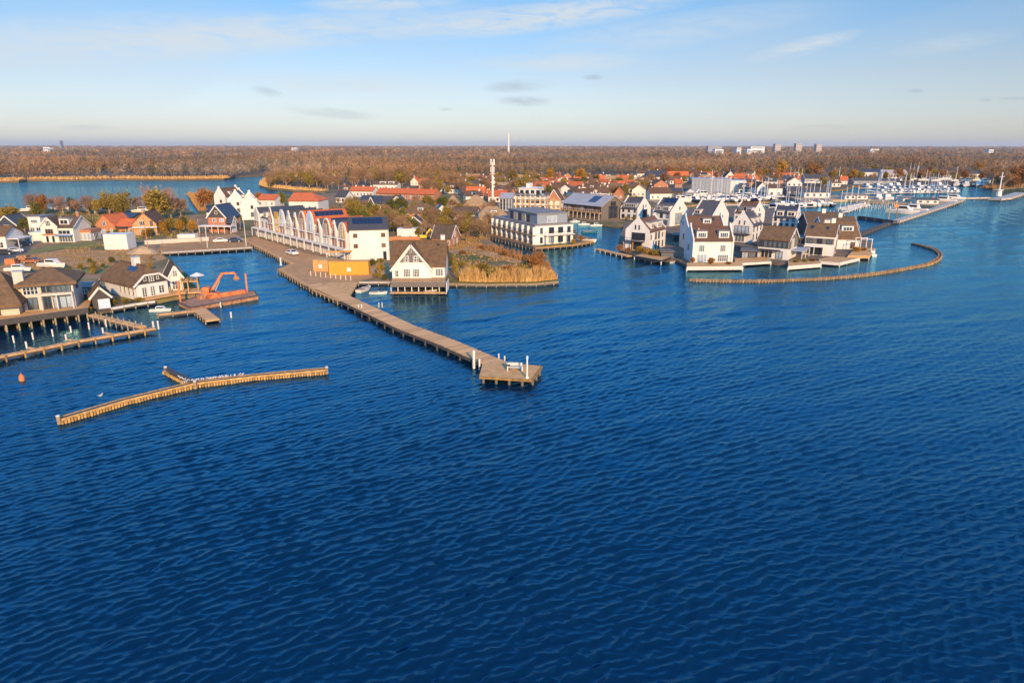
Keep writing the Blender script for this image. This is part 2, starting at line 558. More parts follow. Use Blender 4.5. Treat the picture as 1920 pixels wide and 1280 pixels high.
def wave_sheet(nr=860, nc=780):
    r_ = np.random.default_rng(3)
    inv = np.linspace(1 / 27.0, 1 / 345.0, nr)
    d = 1 / inv
    tn = np.linspace(-0.95, 0.95, nc)
    Y = np.repeat(d[:, None], nc, axis=1)
    X = Y * tn[None, :]
    spc = np.gradient(d)[:, None]
    spx = (d * (tn[1] - tn[0]))[:, None]
    N = 72
    lam = np.exp(r_.uniform(math.log(0.40), math.log(13.0), N))
    th = math.radians(90 + 27) + r_.normal(0, 0.34, N)
    ph = r_.uniform(0, 2 * math.pi, N)
    # slope share: most of it in the 1-3 m chop
    sl = np.exp(-((np.log(lam) - math.log(0.86)) / 0.60) ** 2) + 0.09
    sl *= 0.22 / np.sqrt((sl ** 2).sum() / 2)
    kx, ky = np.cos(th) * 2 * math.pi / lam, np.sin(th) * 2 * math.pi / lam
    step = np.maximum(spc * np.abs(np.sin(th))[None, :], spx * np.abs(np.cos(th))[None, :])      # nr x N
    w = np.clip((lam[None, :] / step - 2.6) / 2.4, 0, 1)
    got = np.sqrt((w ** 2 * sl ** 2).sum(axis=1) / 2)
    want = np.interp(d, [60, 120, 180, 330], [0.22, 0.135, 0.09, 0.13])
    boost = np.clip(want / np.maximum(got, 1e-4), 0.5, 2.4)[:, None]
    gust = 0.92 + 0.16 * np.sin(X * 0.047 + Y * 0.021 + 1.0) * np.sin(Y * 0.043 - X * 0.013) + 0.18 * np.sin(X * 0.017 - Y * 0.033 + 2.0) + 0.10 * np.sin(X * 0.11 + 0.4) * np.sin(Y * 0.09)
    for px, py, rad, k in ((1350, 508, 15, 0.75), (1450, 506, 15, 0.8), (1550, 500, 15, 0.8), (1640, 492, 14, 0.5), (120, 615, 16, 0.7), (200, 598, 12, 0.7), (330, 600, 10, 0.4), (970, 472, 24, 0.6), (1130, 440, 22, 0.5), (1640, 390, 60, 0.6), (1720, 360, 110, 0.55), (780, 560, 12, 0.3)):
        c = G(px, py, 0)
        gust = gust * (1 - k * np.exp(-((X - c.x) ** 2 + (Y - c.y) ** 2) / (rad * rad)))
    Z = np.zeros_like(X)
    DX = np.zeros_like(X)
    DY = np.zeros_like(X)
    for i in range(N):
        p = kx[i] * X + ky[i] * Y + ph[i]
        a = (sl[i] * lam[i] / (2 * math.pi)) * w[:, i][:, None] * boost * gust
        Z += a * np.sin(p)
        q = np.cos(p) * a * 0.95
        DX += q * math.cos(th[i])
        DY += q * math.sin(th[i])
    v = np.stack([X + DX, Y + DY, Z], axis=2).reshape(-1, 3).astype(np.float32)
    idx = np.arange(nr * nc).reshape(nr, nc)
    q0, q1, q2, q3 = idx[:-1, :-1].ravel(), idx[:-1, 1:].ravel(), idx[1:, 1:].ravel(), idx[1:, :-1].ravel()
    tris = np.concatenate([np.stack([q0, q1, q2], axis=1), np.stack([q0, q2, q3], axis=1)])
    me = raw_mesh('lake_water', v, tris, 'water')
    me.polygons.foreach_set('use_smooth', np.ones(len(me.polygons), dtype=bool))
    o = obj('lake_water', me)
    o['kind'] = 'structure'


wave_sheet()

SHORE_FAR = [(-900, 341), (-300, 343), (0, 341), (35, 340.5), (50, 338), (130, 338), (208, 336), (300, 337), (420, 336), (432, 334), (441, 330.5), (497, 329), (506, 333),
             (488, 344), (486, 348), (500, 352), (550, 357), (612, 360), (602, 366), (560, 365), (500, 364), (470, 369), (440, 374), (400, 365), (352, 364), (360, 378),
             (374, 398), (368, 402), (352, 392), (335, 381), (320, 384), (240, 383), (140, 387), (40, 392), (0, 394), (-900, 405)]
SHORE_NEAR = [(-900, 640), (-100, 626), (0, 604), (165, 583), (208, 577), (252, 569), (290, 563), (330, 556), (366, 552), (370, 540), (352, 515), (318, 486), (300, 473.5), (473, 463), (471, 456),
              (453, 446), (550, 493), (523, 503), (590, 541), (640, 562), (655, 553), (672, 527), (733, 527), (835, 531), (842, 529.5), (900, 531), (1000, 530), (1046, 526), (1043, 515),
              (1030, 500), (1015, 488), (975, 480), (935, 462), (918, 449), (922, 442.5), (1003, 463), (1075, 457), (1112, 451), (1118, 447), (1085, 441), (1075, 425), (1056, 408),
              (1128, 419), (1168, 424), (1172, 412), (1160, 401), (1165, 397), (1230, 387), (1330, 382), (1440, 377), (1480, 367), (1500, 362), (1590, 353), (1600, 348),
              (1700, 347), (1800, 345), (1850, 348), (1862, 353), (1920, 349), (2600, 346)]
land = [(-26000, 26000), (-26000, 700)] + gp(SHORE_FAR) + gp(SHORE_NEAR) + [(26000, 700), (26000, 26000)]
struct('mainland_ground', MB().prism(land, -1.5, 0.8), 'ground')

isle = gp([(1163, 470), (1215, 482), (1268, 487), (1286, 496), (1390, 496), (1418, 487), (1476, 494), (1545, 489), (1600, 477), (1636, 469), (1638, 456), (1612, 441), (1600, 425),
           (1560, 402), (1450, 391), (1330, 387), (1230, 393), (1172, 402), (1168, 430), (1160, 450)], 0.7)
struct('villa_island_ground', MB().prism(isle, -1.5, 0.7), 'island_paving')
dam = gp([(1478, 368), (1500, 375), (1590, 374), (1700, 381), (1762, 386.5), (1803, 372.5), (1796, 369), (1700, 372), (1600, 365)], 0.75)
struct('harbour_dam_ground', MB().prism(dam, -1.5, 0.75), 'sand')

struct('promenade', MB().prism(gp([(455, 447.5), (549, 493), (524, 503.5), (590, 541), (640, 561.5), (655, 552.5), (671, 527), (735, 512), (735, 492), (655, 490), (583, 478), (478, 444)], 0.8), 0.7, 0.85), 'paving')
struct('harbour_quay', MB().prism(gp([(302, 473), (472, 462.5), (470, 456), (452, 446.5), (430, 444), (300, 462)], 0.8), 0.7, 0.854), 'soil')
struct('building_plot', MB().prism(gp([(0, 500), (60, 478), (120, 468), (195, 470), (290, 466), (300, 474), (312, 486), (250, 500), (200, 505), (120, 500), (40, 508), (0, 520)], 0.8), 0.7, 0.83), 'soil')
struct('lawn_verge', MB().prism(gp([(52, 470), (110, 459), (185, 455), (195, 462), (120, 466), (60, 476)], 0.8), 0.7, 0.834), 'lawn')
struct('grass_patch', MB().prism(gp([(150, 503), (210, 497), (222, 504), (190, 514), (150, 512)], 0.8), 0.7, 0.838), 'lawn')
struct('village_street', MB().prism(gp([(0, 495), (52, 474), (66, 452), (58, 430), (45, 430), (48, 452), (30, 470), (-60, 492), (-60, 505)], 0.8), 0.7, 0.842), 'asphalt')
struct('quay_road', MB().prism(gp([(300, 461), (390, 454), (440, 450), (452, 444), (440, 440), (300, 450)], 0.8), 0.7, 0.846), 'paving')
struct('garden_path', MB().prism(gp([(895, 474), (925, 472), (965, 483), (985, 491), (960, 493), (925, 483)], 0.8), 0.7, 0.83), 'paving')
struct('sandy_yard', MB().prism(gp([(838, 470), (900, 458), (935, 468), (1005, 488), (1010, 494), (960, 480), (905, 468), (850, 477)], 0.8), 0.7, 0.826), 'soil')
struct('marina_yard', MB().prism(gp([(1240, 383), (1330, 379), (1440, 374), (1490, 360), (1470, 352), (1300, 358), (1200, 372)], 0.8), 0.7, 0.83), 'sand')


# ================================================================ building kit
_wc = {}


def win_mesh(w, h, nx, ny, frame, glass):
    key = (round(w, 2), round(h, 2), nx, ny, frame, glass)
    if key not in _wc:
        b = MB()
        fw = min(0.12, w * 0.14)
        for x in [-w / 2] + [(-w / 2 + w * (i + 1) / nx - fw / 2) for i in range(nx - 1)] + [w / 2 - fw]:
            b.box(x, x + fw, -0.09, 0.02, 0, h)
        b.box(-w / 2 - 0.05, w / 2 + 0.05, -0.13, 0.02, -0.08, 0.0)
        b.box(-w / 2, w / 2, -0.085, 0.02, h - fw, h)
        for j in range(ny - 1):
            z = h * (j + 1) / ny
            b.box(-w / 2, w / 2, -0.08, 0.02, z - 0.03, z + 0.03)
        f = b.mesh('window', frame)
        p = MB().box(-w / 2 + 0.01, w / 2 - 0.01, -0.04, 0.015, 0.01, h - 0.01).mesh('pane', glass)
        _wc[key] = (f, p)
    return _wc[key]


SIDE = {'x': {'f': 'A', 'r': 'D', 'b': 'B', 'l': 'C'}, 'y': {'f': 'C', 'r': 'A', 'b': 'D', 'l': 'B'}}


class House:
    """a building on the ground line a-b (left to right as seen), running dep metres back; the ridge runs along the local X axis"""
    def __init__(s, name, label, cat, a, b, dep, ew, rz, axis='x', wall='white', roof='tile_brown', t=0.22, oh=0.35, og=0.3, clip=(0, 0), inset=(0, 0), flat=False,
                 group=None, parapet=None, board=None, gable=None, plinth=0.6):
        a, b = Vector(a), Vector(b)
        u = b - a
        u.z = 0
        W = u.length
        u.normalize()
        v = Vector((-u.y, u.x, 0))
        c = a + u * W / 2 + v * dep / 2
        s.axis = axis
        if axis == 'x':
            s.L, s.S, ang = W, dep, math.atan2(u.y, u.x)
        else:
            s.L, s.S, ang = dep, W, math.atan2(v.y, v.x)
        s.ew, s.rz = ew, rz
        s.root = thing(name, label, cat, (c.x, c.y, a.z), ang, group)
        L, S = s.L, s.S
        hx, hy = L / 2, S / 2
        s.slope = (rz - ew) / hy if not flat else 0
        if flat:
            MB().box(-hx, hx, -hy, hy, -plinth, ew).build('wall', wall, s.root)
            MB().box(-hx - og, hx + og, -hy - oh, hy + oh, ew, ew + t).build('roof', roof, s.root)
            return
        zr = rz - t
        # walls: eave sides and clipped gable ends
        zc = [zr if not c_ else ew + (zr - ew) * (1 - c_) for c_ in clip]
        yc = [(zr - z) / (zr - ew) * hy for z in zc]
        b_ = MB()
        for k, x in ((0, -hx), (1, hx)):
            poly = [(x, -hy, -plinth), (x, hy, -plinth), (x, hy, ew), (x, yc[k], zc[k])]
            if yc[k] > 1e-3:
                poly.append((x, -yc[k], zc[k]))
            poly.append((x, -hy, ew))
            k0 = len(b_.v)
            b_.v += poly
            b_.f.append(tuple(range(k0, k0 + len(poly))))
        b_.add([(-hx, -hy, -plinth), (hx, -hy, -plinth), (hx, -hy, ew), (-hx, -hy, ew)], [(0, 1, 2, 3)])
        b_.add([(-hx, hy, -plinth), (hx, hy, -plinth), (hx, hy, ew), (-hx, hy, ew)], [(3, 2, 1, 0)])
        b_.build('wall', wall, s.root)
        # roof
        g = -0.02 if parapet else og
        X0, X1, Yh = -hx - g, hx + g, hy + oh
        if parapet:
            X0, X1 = -hx + 0.3, hx - 0.3
        sl = (zr - ew) / hy
        zE = ew - sl * oh
        zc2 = [zr if not c_ else zE + (zr - zE) * (1 - c_) for c_ in clip]
        ycc = [(zr - z) / sl for z in zc2]
        ins = [inset[k] if clip[k] else 0.0 for k in (0, 1)]

        def sloped(sgn, dz):
            P = [(X0, sgn * Yh, zE), (X1, sgn * Yh, zE)]
            if clip[1]:
                if ycc[1] < Yh - 1e-3:
                    P.append((X1, sgn * ycc[1], zc2[1]))
            P.append((X1 - ins[1], 0, zr))
            P.append((X0 + ins[0], 0, zr))
            if clip[0] and ycc[0] < Yh - 1e-3:
                P.append((X0, sgn * ycc[0], zc2[0]))
            return [(x, y, z + dz) for x, y, z in P]
        r = MB()
        for sgn in (-1, 1):
            r.extr(sloped(sgn, 0), (0, 0, t))
        for k, X in ((0, X0), (1, X1)):
            if clip[k]:
                xr = X0 + ins[0] if k == 0 else X1 - ins[1]
                r.extr([(X, -ycc[k], zc2[k]), (X, ycc[k], zc2[k]), (xr, 0, zr)], (0, 0, t))
        r.build('roof', roof, s.root)
        if 'thatch' not in roof and oh > 0.05:
            for sg in (-1, 1):
                q = MB().beam((X0, sg * (Yh + 0.07), zE + 0.06), (X1, sg * (Yh + 0.07), zE + 0.06), 0.14, 0.14)
                go = q.build('gutter', 'frame_dark', s.root)
                obj('downpipe', MB().tube((X1 - g - 0.25, sg * (hy + 0.06), zE), (X1 - g - 0.25, sg * (hy + 0.06), -plinth), 0.05, 0.05, 5).mesh('downpipe', 'grey_wall'), go)
        # ridge cap
        MB().beam((X0 + ins[0], 0, rz + 0.03), (X1 - ins[1], 0, rz + 0.03), 0.4, 0.14).build('ridge_cap', roof, s.root)
        if parapet:
            for x in (-hx - 0.02, hx - 0.30):
                q = MB()
                q.extr([(x, -hy - 0.12, -plinth), (x, hy + 0.12, -plinth), (x, hy + 0.12, ew + 0.35), (x, 0.45, rz + 0.25), (x, 0.45, rz + 0.95), (x, -0.45, rz + 0.95), (x, -0.45, rz + 0.25), (x, -hy - 0.12, ew + 0.35)],
                       (0.32, 0, 0))
                q.build('gable_wall', parapet, s.root)
        if board:
            for k, x in ((0, X0 - 0.04), (1, X1 + 0.04)):
                q = MB()
                e = Vector((x, -Yh, zE + t * 0.3))
                f = Vector((x, Yh, zE + t * 0.3))
                if clip[k]:
                    m1, m2 = Vector((x, -ycc[k], zc2[k] + t * 0.3)), Vector((x, ycc[k], zc2[k] + t * 0.3))
                    q.beam(e, m1, 0.1, 0.36).beam(m1, m2, 0.1, 0.36).beam(m2, f, 0.1, 0.36)
                else:
                    m1 = Vector((x, 0, zr + t * 0.3))
                    q.beam(e, m1, 0.1, 0.36).beam(m1, f, 0.1, 0.36)
                q.build('bargeboard', board, s.root)
        if gable:
            # cladding on the gable above the eaves, proud of the wall
            for k, x, d in ((0, -hx - 0.06, 1), (1, hx + 0.002, 1)):
                poly = [(x, -hy - 0.02, ew - 0.2), (x, hy + 0.02, ew - 0.2), (x, hy, ew - 0.02), (x, yc[k], zc[k] - 0.02)]
                if yc[k] > 1e-3:
                    poly.append((x, -yc[k], zc[k] - 0.02))
                poly.append((x, -hy, ew - 0.02))
                MB().extr(poly, (0.058, 0, 0)).build('gable_cladding', gable, s.root)

    def frame(s, side):
        k = SIDE[s.axis].get(side, side)
        hx, hy = s.L / 2, s.S / 2
        return {'A': ((-hx, -hy), (1, 0), s.L, 0.0), 'D': ((hx, -hy), (0, 1), s.S, math.pi / 2), 'B': ((hx, hy), (-1, 0), s.L, math.pi), 'C': ((-hx, hy), (0, -1), s.S, -math.pi / 2)}[k]

    def at(s, side, a, off=0.0):
        (ox, oy), (dx, dy), wd, r = s.frame(side)
        # outward normal = dir rotated -90 deg
        return (ox + dx * wd * a + dy * off, oy + dy * wd * a - dx * off), r

    def win(s, side, a, z, w, h, nx=2, ny=1, frame='white', glass='glass', off=0.01, door=False):
        if glass == 'glass':
            glass = random.choice(('glass', 'glass', 'glass', 'glass_mid', 'glass_mid', 'glass_light'))
        (x, y), r = s.at(side, a, off)
        f, p = win_mesh(w, h, nx, ny, frame, glass)
        o = obj('door' if door else 'window', f, s.root, (x, y, z), r)
        obj('pane', p, o)
        return o

    def row(s, side, n, z, w, h, a0=0.0, a1=1.0, **k):
        for i in range(n):
            s.win(side, a0 + (a1 - a0) * (i + 0.5) / n, z, w, h, **k)

    def panel(s, name, side, a, z, w, h, mat, th=0.06, off=0.0):
        (x, y), r = s.at(side, a, off)
        return obj(name, MB().box(-w / 2, w / 2, -th, 0.0, 0, h).mesh(name, mat), s.root, (x, y, z), r)

    def slab(s, name, side, a0, a1, out, z, th, mat, posts=0, pmat='white', rail=0):
        """a balcony / canopy / terrace slab standing out of a side"""
        (x, y), r = s.at(side, a0)
        wd = s.frame(side)[2] * (a1 - a0)
        o = obj(name, MB().box(0, wd, -out, -0.01, z, z + th).mesh(name, mat), s.root, (x, y, 0), r)
        if posts:
            pm = MB().box(-0.09, 0.09, -0.09, 0.09, 0, z - 0.002).mesh('post', pmat)
            for i in range(posts):
                obj('post', pm, o, (0.12 + (wd - 0.24) * i / max(1, posts - 1), -out + 0.12, 0))
        if rail:
            q = MB()
            q.box(0, wd, -out, -out + 0.05, z + th + 0.95, z + th + 1.03)
            k = max(2, int(wd / 1.2))
            for i in range(k + 1):
                q.box(wd * i / k - 0.03, wd * i / k + 0.03, -out, -out + 0.05, z + th, z + th + 0.96)
            obj('railing', q.mesh('railing', 'frame_dark' if rail == 1 else 'white'), o)
        return o

    def dormer(s, side, a, zb, w, h, mat='white', roof='roof_felt', nx=3, frame='white', glass='glass'):
        (x, y), r = s.at(side, a)
        sl = (s.rz - s.ew) / (s.S / 2)
        yf = (zb - s.ew) / sl - 0.15
        yb = min((zb + h - s.ew) / sl + 0.5, s.S / 2 + 0.3)
        o = obj('dormer', MB().box(-w / 2, w / 2, yf, yb, zb - 0.15, zb + h).mesh('dormer', mat), s.root, (x, y, 0), r)
        obj('dormer_roof', MB().box(-w / 2 - 0.15, w / 2 + 0.15, yf - 0.2, yb + 0.2, zb + h, zb + h + 0.15).mesh('dormer_roof', roof), o)
        f, p = win_mesh(w * 0.78, h * 0.66, nx, 1, frame, glass)
        obj('window', f, o, (0, yf - 0.01, zb + h * 0.16))
        obj('pane', p, o, (0, yf - 0.01, zb + h * 0.16))
        return o

    def skylight(s, side, a, f, w=0.9, h=1.2):
        """roof window a fraction f up the slope"""
        (x, y), r = s.at(side, a)
        sl = (s.rz - s.ew) / (s.S / 2)
        ang = math.atan(sl)
        yy = s.S / 2 * f
        zz = s.ew + sl * yy + 0.06
        for nm, e, mt, up in (('skylight', 0.0, 'frame_dark', 0.0), ('pane', -0.1, 'glass', 0.03)):
            o = obj(nm, MB().box(-w / 2 - e * -1, w / 2 + e, -h / 2 - e, h / 2 + e, -0.02, 0.07 + up).mesh(nm, mt), s.root, (x + math.sin(r) * -yy, y + math.cos(r) * yy, zz))
            o.rotation_euler = Matrix.Rotation(r, 3, 'Z').to_euler()
            o.rotation_euler = (Matrix.Rotation(r, 3, 'Z') @ Matrix.Rotation(ang, 3, 'X')).to_euler()

    def solar(s, side, a0, a1, f0, f1, nx=4, ny=2):
        (x, y), r = s.at(side, 0.0)
        wd = s.frame(side)[2]
        sl = (s.rz - s.ew) / (s.S / 2)
        ang = math.atan(sl)
        R = Matrix.Rotation(r, 3, 'Z') @ Matrix.Rotation(ang, 3, 'X')
        run = (s.S / 2) / math.cos(ang)
        pw, ph = wd * (a1 - a0) / nx, run * (f1 - f0) / ny
        me = MB().box(0.03, pw - 0.03, 0.03, ph - 0.03, 0.0, 0.06).mesh('solar_panel', 'solar')
        for i in range(nx):
            for j in range(ny):
                q = run * f0 + ph * j
                lx = wd * a0 + pw * i
                ly, lz = q * math.cos(ang), s.ew + q * math.sin(ang) + 0.10
                p = Matrix.Rotation(r, 3, 'Z') @ Vector((lx, ly, 0))
                o = obj('solar_panel', me, s.root, (x + p.x, y + p.y, lz))
                o.rotation_euler = R.to_euler()

    def chimney(s, ax, ay, w, d, z1, mat='white', z0=None):
        """ax along the ridge 0..1, ay across 0..1"""
        x, y = -s.L / 2 + s.L * ax, -s.S / 2 + s.S * ay
        z0 = s.ew if z0 is None else z0
        o = obj('chimney', MB().box(-w / 2, w / 2, -d / 2, d / 2, z0, z1).mesh('chimney', mat), s.root, (x, y, 0))
        obj('chimney_cap', MB().box(-w / 2 - 0.08, w / 2 + 0.08, -d / 2 - 0.08, d / 2 + 0.08, z1, z1 + 0.14).mesh('chimney_cap', 'grey_wall'), o)
        return o

    def cross_gable(s, side, a, w, ew, rz, proj=0.3, wall=None, roof=None, board='white', back=None):
        """a gable standing forward of an eave side, ridge at right angles to the main ridge"""
        (x, y), r = s.at(side, a)
        wall, roof = wall or 'white', roof or 'tile_brown'
        sl = (s.rz - s.ew) / (s.S / 2)
        yb = back if back is not None else min((rz - s.ew) / sl, s.S / 2)
        o = obj('gable_bay', None, s.root, (x, y, 0), r)
        hw = w / 2
        t = 0.22
        q = MB()
        q.extr([(-hw, -proj, -0.5), (hw, -proj, -0.5), (hw, -proj, ew), (0, -proj, rz - t), (-hw, -proj, ew)], (0, max(0.3, yb * 0.5), 0))
        me = q.mesh('gable_bay', wall)
        o.data = None
        bpy.data.objects.remove(o)
        o = obj('gable_bay', me, s.root, (x, y, 0), r)
        k = (rz - t - ew) / hw
        e = 0.35
        R_ = MB()
        for sg in (-1, 1):
            R_.extr([(sg * (hw + e), -proj - 0.3, ew - k * e), (0, -proj - 0.3, rz - t), (0, yb, rz - t), (sg * (hw + e), max(0.1, min(yb, (ew - s.ew) / sl)), ew - k * e)], (0, 0, t))
        obj('gable_roof', R_.mesh('gable_roof', roof), o)
        if board:
            B_ = MB()
            for sg in (-1, 1):
                B_.beam((sg * (hw + e), -proj - 0.34, ew - k * e + 0.07), (0, -proj - 0.34, rz - t + 0.07), 0.1, 0.36)
            obj('bargeboard', B_.mesh('bargeboard', board), o)
        return o

    def gwin(s, bay, x, z, w, h, proj=0.3, nx=2, ny=2, frame='white', glass='glass'):
        f, p = win_mesh(w, h, nx, ny, frame, glass)
        obj('window', f, bay, (x, -proj - 0.01, z))
        obj('pane', p, bay, (x, -proj - 0.01, z))


def HP(name, label, pL, pR, dep, ey, ry, axis='x', z=0.8, cat='house', ang=None, **k):
    """house from pixel readings: base corners, eave height and ridge height at the facade; ang turns the facade (degrees), pR then only sets its right end"""
    a, b = G(pL[0], pL[1], z), G(pR[0], pR[1], z)
    if ang is not None:
        ux, uy = math.cos(math.radians(ang)), math.sin(math.radians(ang))
        kx = (pR[0] - 960) / FPX
        c, s_ = math.cos(PITCH), math.sin(PITCH)
        W = (kx * (a.y * c + (CAM_H - z) * s_) - a.x) / (ux - kx * uy * c)
        b = a + Vector((ux, uy, 0)) * W
    u = (b - a).normalized()
    v = Vector((-u.y, u.x, 0))
    ew = ZAT(pL[0], ey, a.y) - z
    mid = (a + b) / 2
    Yr = mid.y + (v.y * dep / 2 if axis == 'x' else 0)
    rz = ew
    if ry is not None:
        rz = max(ZAT((pL[0] + pR[0]) / 2, ry, Yr) - z, ew + 0.8)
    return House(name, label, cat, a, b, dep, ew, rz, axis, **k)

# ================================================================ left bank
# thatched villa with two wings on the deck
h = HP('thatched_villa', 'large thatched villa with cream two-storey front on the dark waterside deck', (48, 584), (144, 574), 9, 535, 502, z=2.1, ang=24, wall='stone_cream', roof='thatch', t=0.45, oh=0.9, og=0.8,
       clip=(1, 1), inset=(4.2, 4.2))
MB().box(-h.L / 2 - 7.5, -h.L / 2 - 0.3, -h.S / 2 - 2.5, h.S / 2 - 1, -0.6, 2.6).build('side_wing_wall', 'stone_cream', h.root)
r = MB()
x0, x1, y0, y1 = -h.L / 2 - 9.5, -h.L / 2 + 0.6, -h.S / 2 - 4.4, h.S / 2
zt = h.rz - 0.3
for tri in ([(x0, y0, 1.7), (x1, y0, 1.7), (x1 - 3.6, (y0 + y1) / 2, zt), (x0 + 1, (y0 + y1) / 2, zt)], [(x1, y0, 1.7), (x1, y1, 1.7), (x1 - 3.6, (y0 + y1) / 2, zt)],
            [(x1, y1, 1.7), (x0, y1, 1.7), (x0 + 1, (y0 + y1) / 2, zt), (x1 - 3.6, (y0 + y1) / 2, zt)], [(x0, y1, 1.7), (x0, y0, 1.7), (x0 + 1, (y0 + y1) / 2, zt)]):
    r.extr(tri, (0, 0, 0.5))
r.build('side_wing_roof', 'thatch', h.root)
h.chimney(-0.03, 0.12, 1.5, 1.3, h.rz + 0.1, 'stone_cream', 0)
for a in (0.42, 0.52):
    h.win('f', a, 3.1, 0.7, 1.3, 1, 1, 'frame_dark')
h.win('f', 0.76, 3.0, 3.0, 1.4, 4, 1, 'frame_dark')
h.win('f', 0.76, 0.15, 3.0, 2.1, 3, 1, 'frame_dark', door=True)
h.win('f', 0.46, 0.15, 1.2, 2.1, 2, 1, 'frame_dark', door=True)
h.win('f', 0.17, 2.9, 2.3, 1.3, 4, 2, 'white')
h.win('f', 0.17, 0.2, 1.6, 2.1, 2, 1, 'frame_dark', door=True)
h.win('r', 0.4, 3.0, 1.6, 1.3, 2, 1, 'frame_dark')
h.slab('balcony', 'f', 0.34, 0.98, 0.9, 2.55, 0.4, 'stone_cream', posts=3, pmat='stone_cream')
h.win('f', -0.55, 0.2, 2.6, 1.7, 3, 1, 'frame_dark', off=2.52)

h = HP('boathouse', 'small dark timber boathouse with thatched gable and white doors beside thatched villa', (176, 581), (208, 575), 5.5, 557, 537, 'y', z=0.9, ang=34, wall='dark_wood', roof='thatch', t=0.3, oh=0.5, board='pile_pale')
h.win('f', 0.66, 0.1, 1.9, 1.7, 2, 1, 'white', 'pale_blue', door=True)
h = HP('garden_shed', 'dark low shed with flat dark roof between villa and solar-roofed house', (146, 560), (176, 558), 6, 541, None, z=0.9, ang=20, wall='dark_wood', roof='roof_felt', flat=True, oh=0.3)
h.win('f', 0.5, 0.9, 1.2, 0.9)

h = HP('waterside_house', 'white thatched waterside house with solar panels and dark half-hipped gable', (258, 560), (317, 553), 13, 534, 500, 'y', z=1.2, ang=54, wall='white', roof='thatch', t=0.42, oh=0.7, og=0.5,
       clip=(0.38, 0.38), inset=(1.8, 1.8), gable='dark_wood', board='white')
h.win('f', 0.24, 0.1, 1.0, 1.9, 2, 4, door=True)
h.win('f', 0.50, 0.1, 1.0, 1.9, 2, 4, door=True)
h.win('f', 0.78, 0.4, 1.2, 1.5, 2, 3)
h.win('f', 0.50, h.ew + 0.25, 1.0, 1.6, 2, 4, off=0.06)
h.win('f', 0.30, h.ew + 0.5, 0.5, 0.9, 1, 2, off=0.06)
h.win('f', 0.70, h.ew + 0.5, 0.5, 0.9, 1, 2, off=0.06)
h.row('l', 4, 0.4, 0.7, 1.5, 0.45, 0.98, nx=1, ny=2)
h.solar('l', 0.50, 0.76, 0.12, 0.84, 2, 4)
h.skylight('l', 0.40, 0.3)
h.chimney(0.42, 0.48, 1.2, 1.2, h.rz + 1.3)
h.slab('terrace', 'f', -0.1, 1.1, 2.6, -0.15, 0.15, 'deck')
h = HP('waterside_annex', 'white gabled annex with dark thatch behind the solar-roofed house', (320, 547), (345, 541), 9, 521, 497, 'y', z=1.0, ang=30, wall='white', roof='thatch_dark', t=0.35, oh=0.5, board='white')
h.win('f', 0.5, h.ew + 0.2, 0.9, 1.2, 2, 2)
h.win('f', 0.5, 0.4, 1.6, 1.8, 3, 2)

h = HP('mansard_house', 'cream house with steep dark mansard roof, white dormer and blue awning', (108, 455), (141, 452), 10, 428, 405, ang=2, wall='cream', roof='thatch_dark', oh=0.2, board='white')
h.dormer('f', 0.45, h.ew + 0.8, 3.0, 1.9, nx=2)
h.win('f', 0.5, h.ew - 1.9, 3.6, 1.2, 3, 1)
h.win('f', 0.55, 0.2, 4.2, 1.8, 5, 1)
h.panel('awning', 'f', 0.5, 2.1, 5.0, 0.25, 'blue_paint', 1.3)
h.chimney(0.9, 0.5, 0.8, 0.8, h.rz + 1.0, 'brick_red')
b = h.cross_gable('f', -0.28, 5.0, h.ew + 0.6, h.rz + 0.1, 0.6, 'cream', 'thatch_dark')
h.gwin(b, 0, h.ew + 0.7, 1.5, 1.6, 0.6, 3, 2)
h.gwin(b, 0, 2.8, 2.4, 1.4, 0.6, 3, 1, 'frame_brown')
h.gwin(b, -0.9, 0.1, 1.0, 2.0, 0.6, 1, 1)
h.gwin(b, 0.9, 0.1, 1.0, 2.0, 0.6, 1, 1)
h.panel('band', 'f', -0.28, 2.15, 4.8, 0.5, 'brick_red', 0.08, 0.6)
MB().box(-h.L / 2 - 9.0, -h.L / 2 - 4.9, -h.S / 2 + 1, h.S / 2 - 2, -0.5, 3.0).build('side_extension', 'cream', h.root)
h = HP('conservatory', 'white glazed conservatory with brown fascia beside mansard house', (143, 452), (172, 451), 6, 437, None, ang=2, wall='white', roof='brick_red', flat=True, oh=0.15, t=0.9)
h.row('f', 4, 0.3, 1.1, 2.1, nx=1, ny=1, glass='glass_light')
h.win('r', 0.5, 0.3, 2.6, 2.0, 3, 1)

h = HP('orange_brick_house', 'orange brick gabled house with red tiled roof on the left bank', (180, 441), (218, 440), 10, 424, 404, 'y', ang=-6, wall='brick_orange', roof='tile_red', oh=0.2, og=0.2)
h.win('f', 0.5, h.ew + 0.2, 1.3, 1.3, 2, 2)
h.win('f', 0.38, 0.5, 2.6, 1.4, 3, 1)
h.win('f', 0.82, 0.1, 1.0, 2.0, 1, 2, door=True)
h.win('l', 0.3, 0.6, 1.2, 1.2)
h = HP('ochre_brick_house', 'tall ochre brick gabled house with white balcony line on the left bank', (252, 442), (296, 438), 11, 420, 399, 'y', ang=8, wall='brick_ochre', roof='tile_brown', oh=0.25, og=0.2)
h.win('f', 0.40, 3.3, 1.8, 1.5, 3, 1)
h.win('f', 0.38, 0.3, 1.6, 1.8, 3, 2)
h.win('f', 0.8, 3.2, 0.9, 1.6, 1, 1, 'frame_dark')
h.win('f', 0.8, 0.2, 1.2, 2.0, 2, 1, 'frame_dark')
h.slab('balcony', 'f', 0.0, 1.05, 0.9, 2.55, 0.3, 'white')
h.chimney(0.05, 0.5, 0.5, 0.9, h.rz + 0.8, 'brick_red')
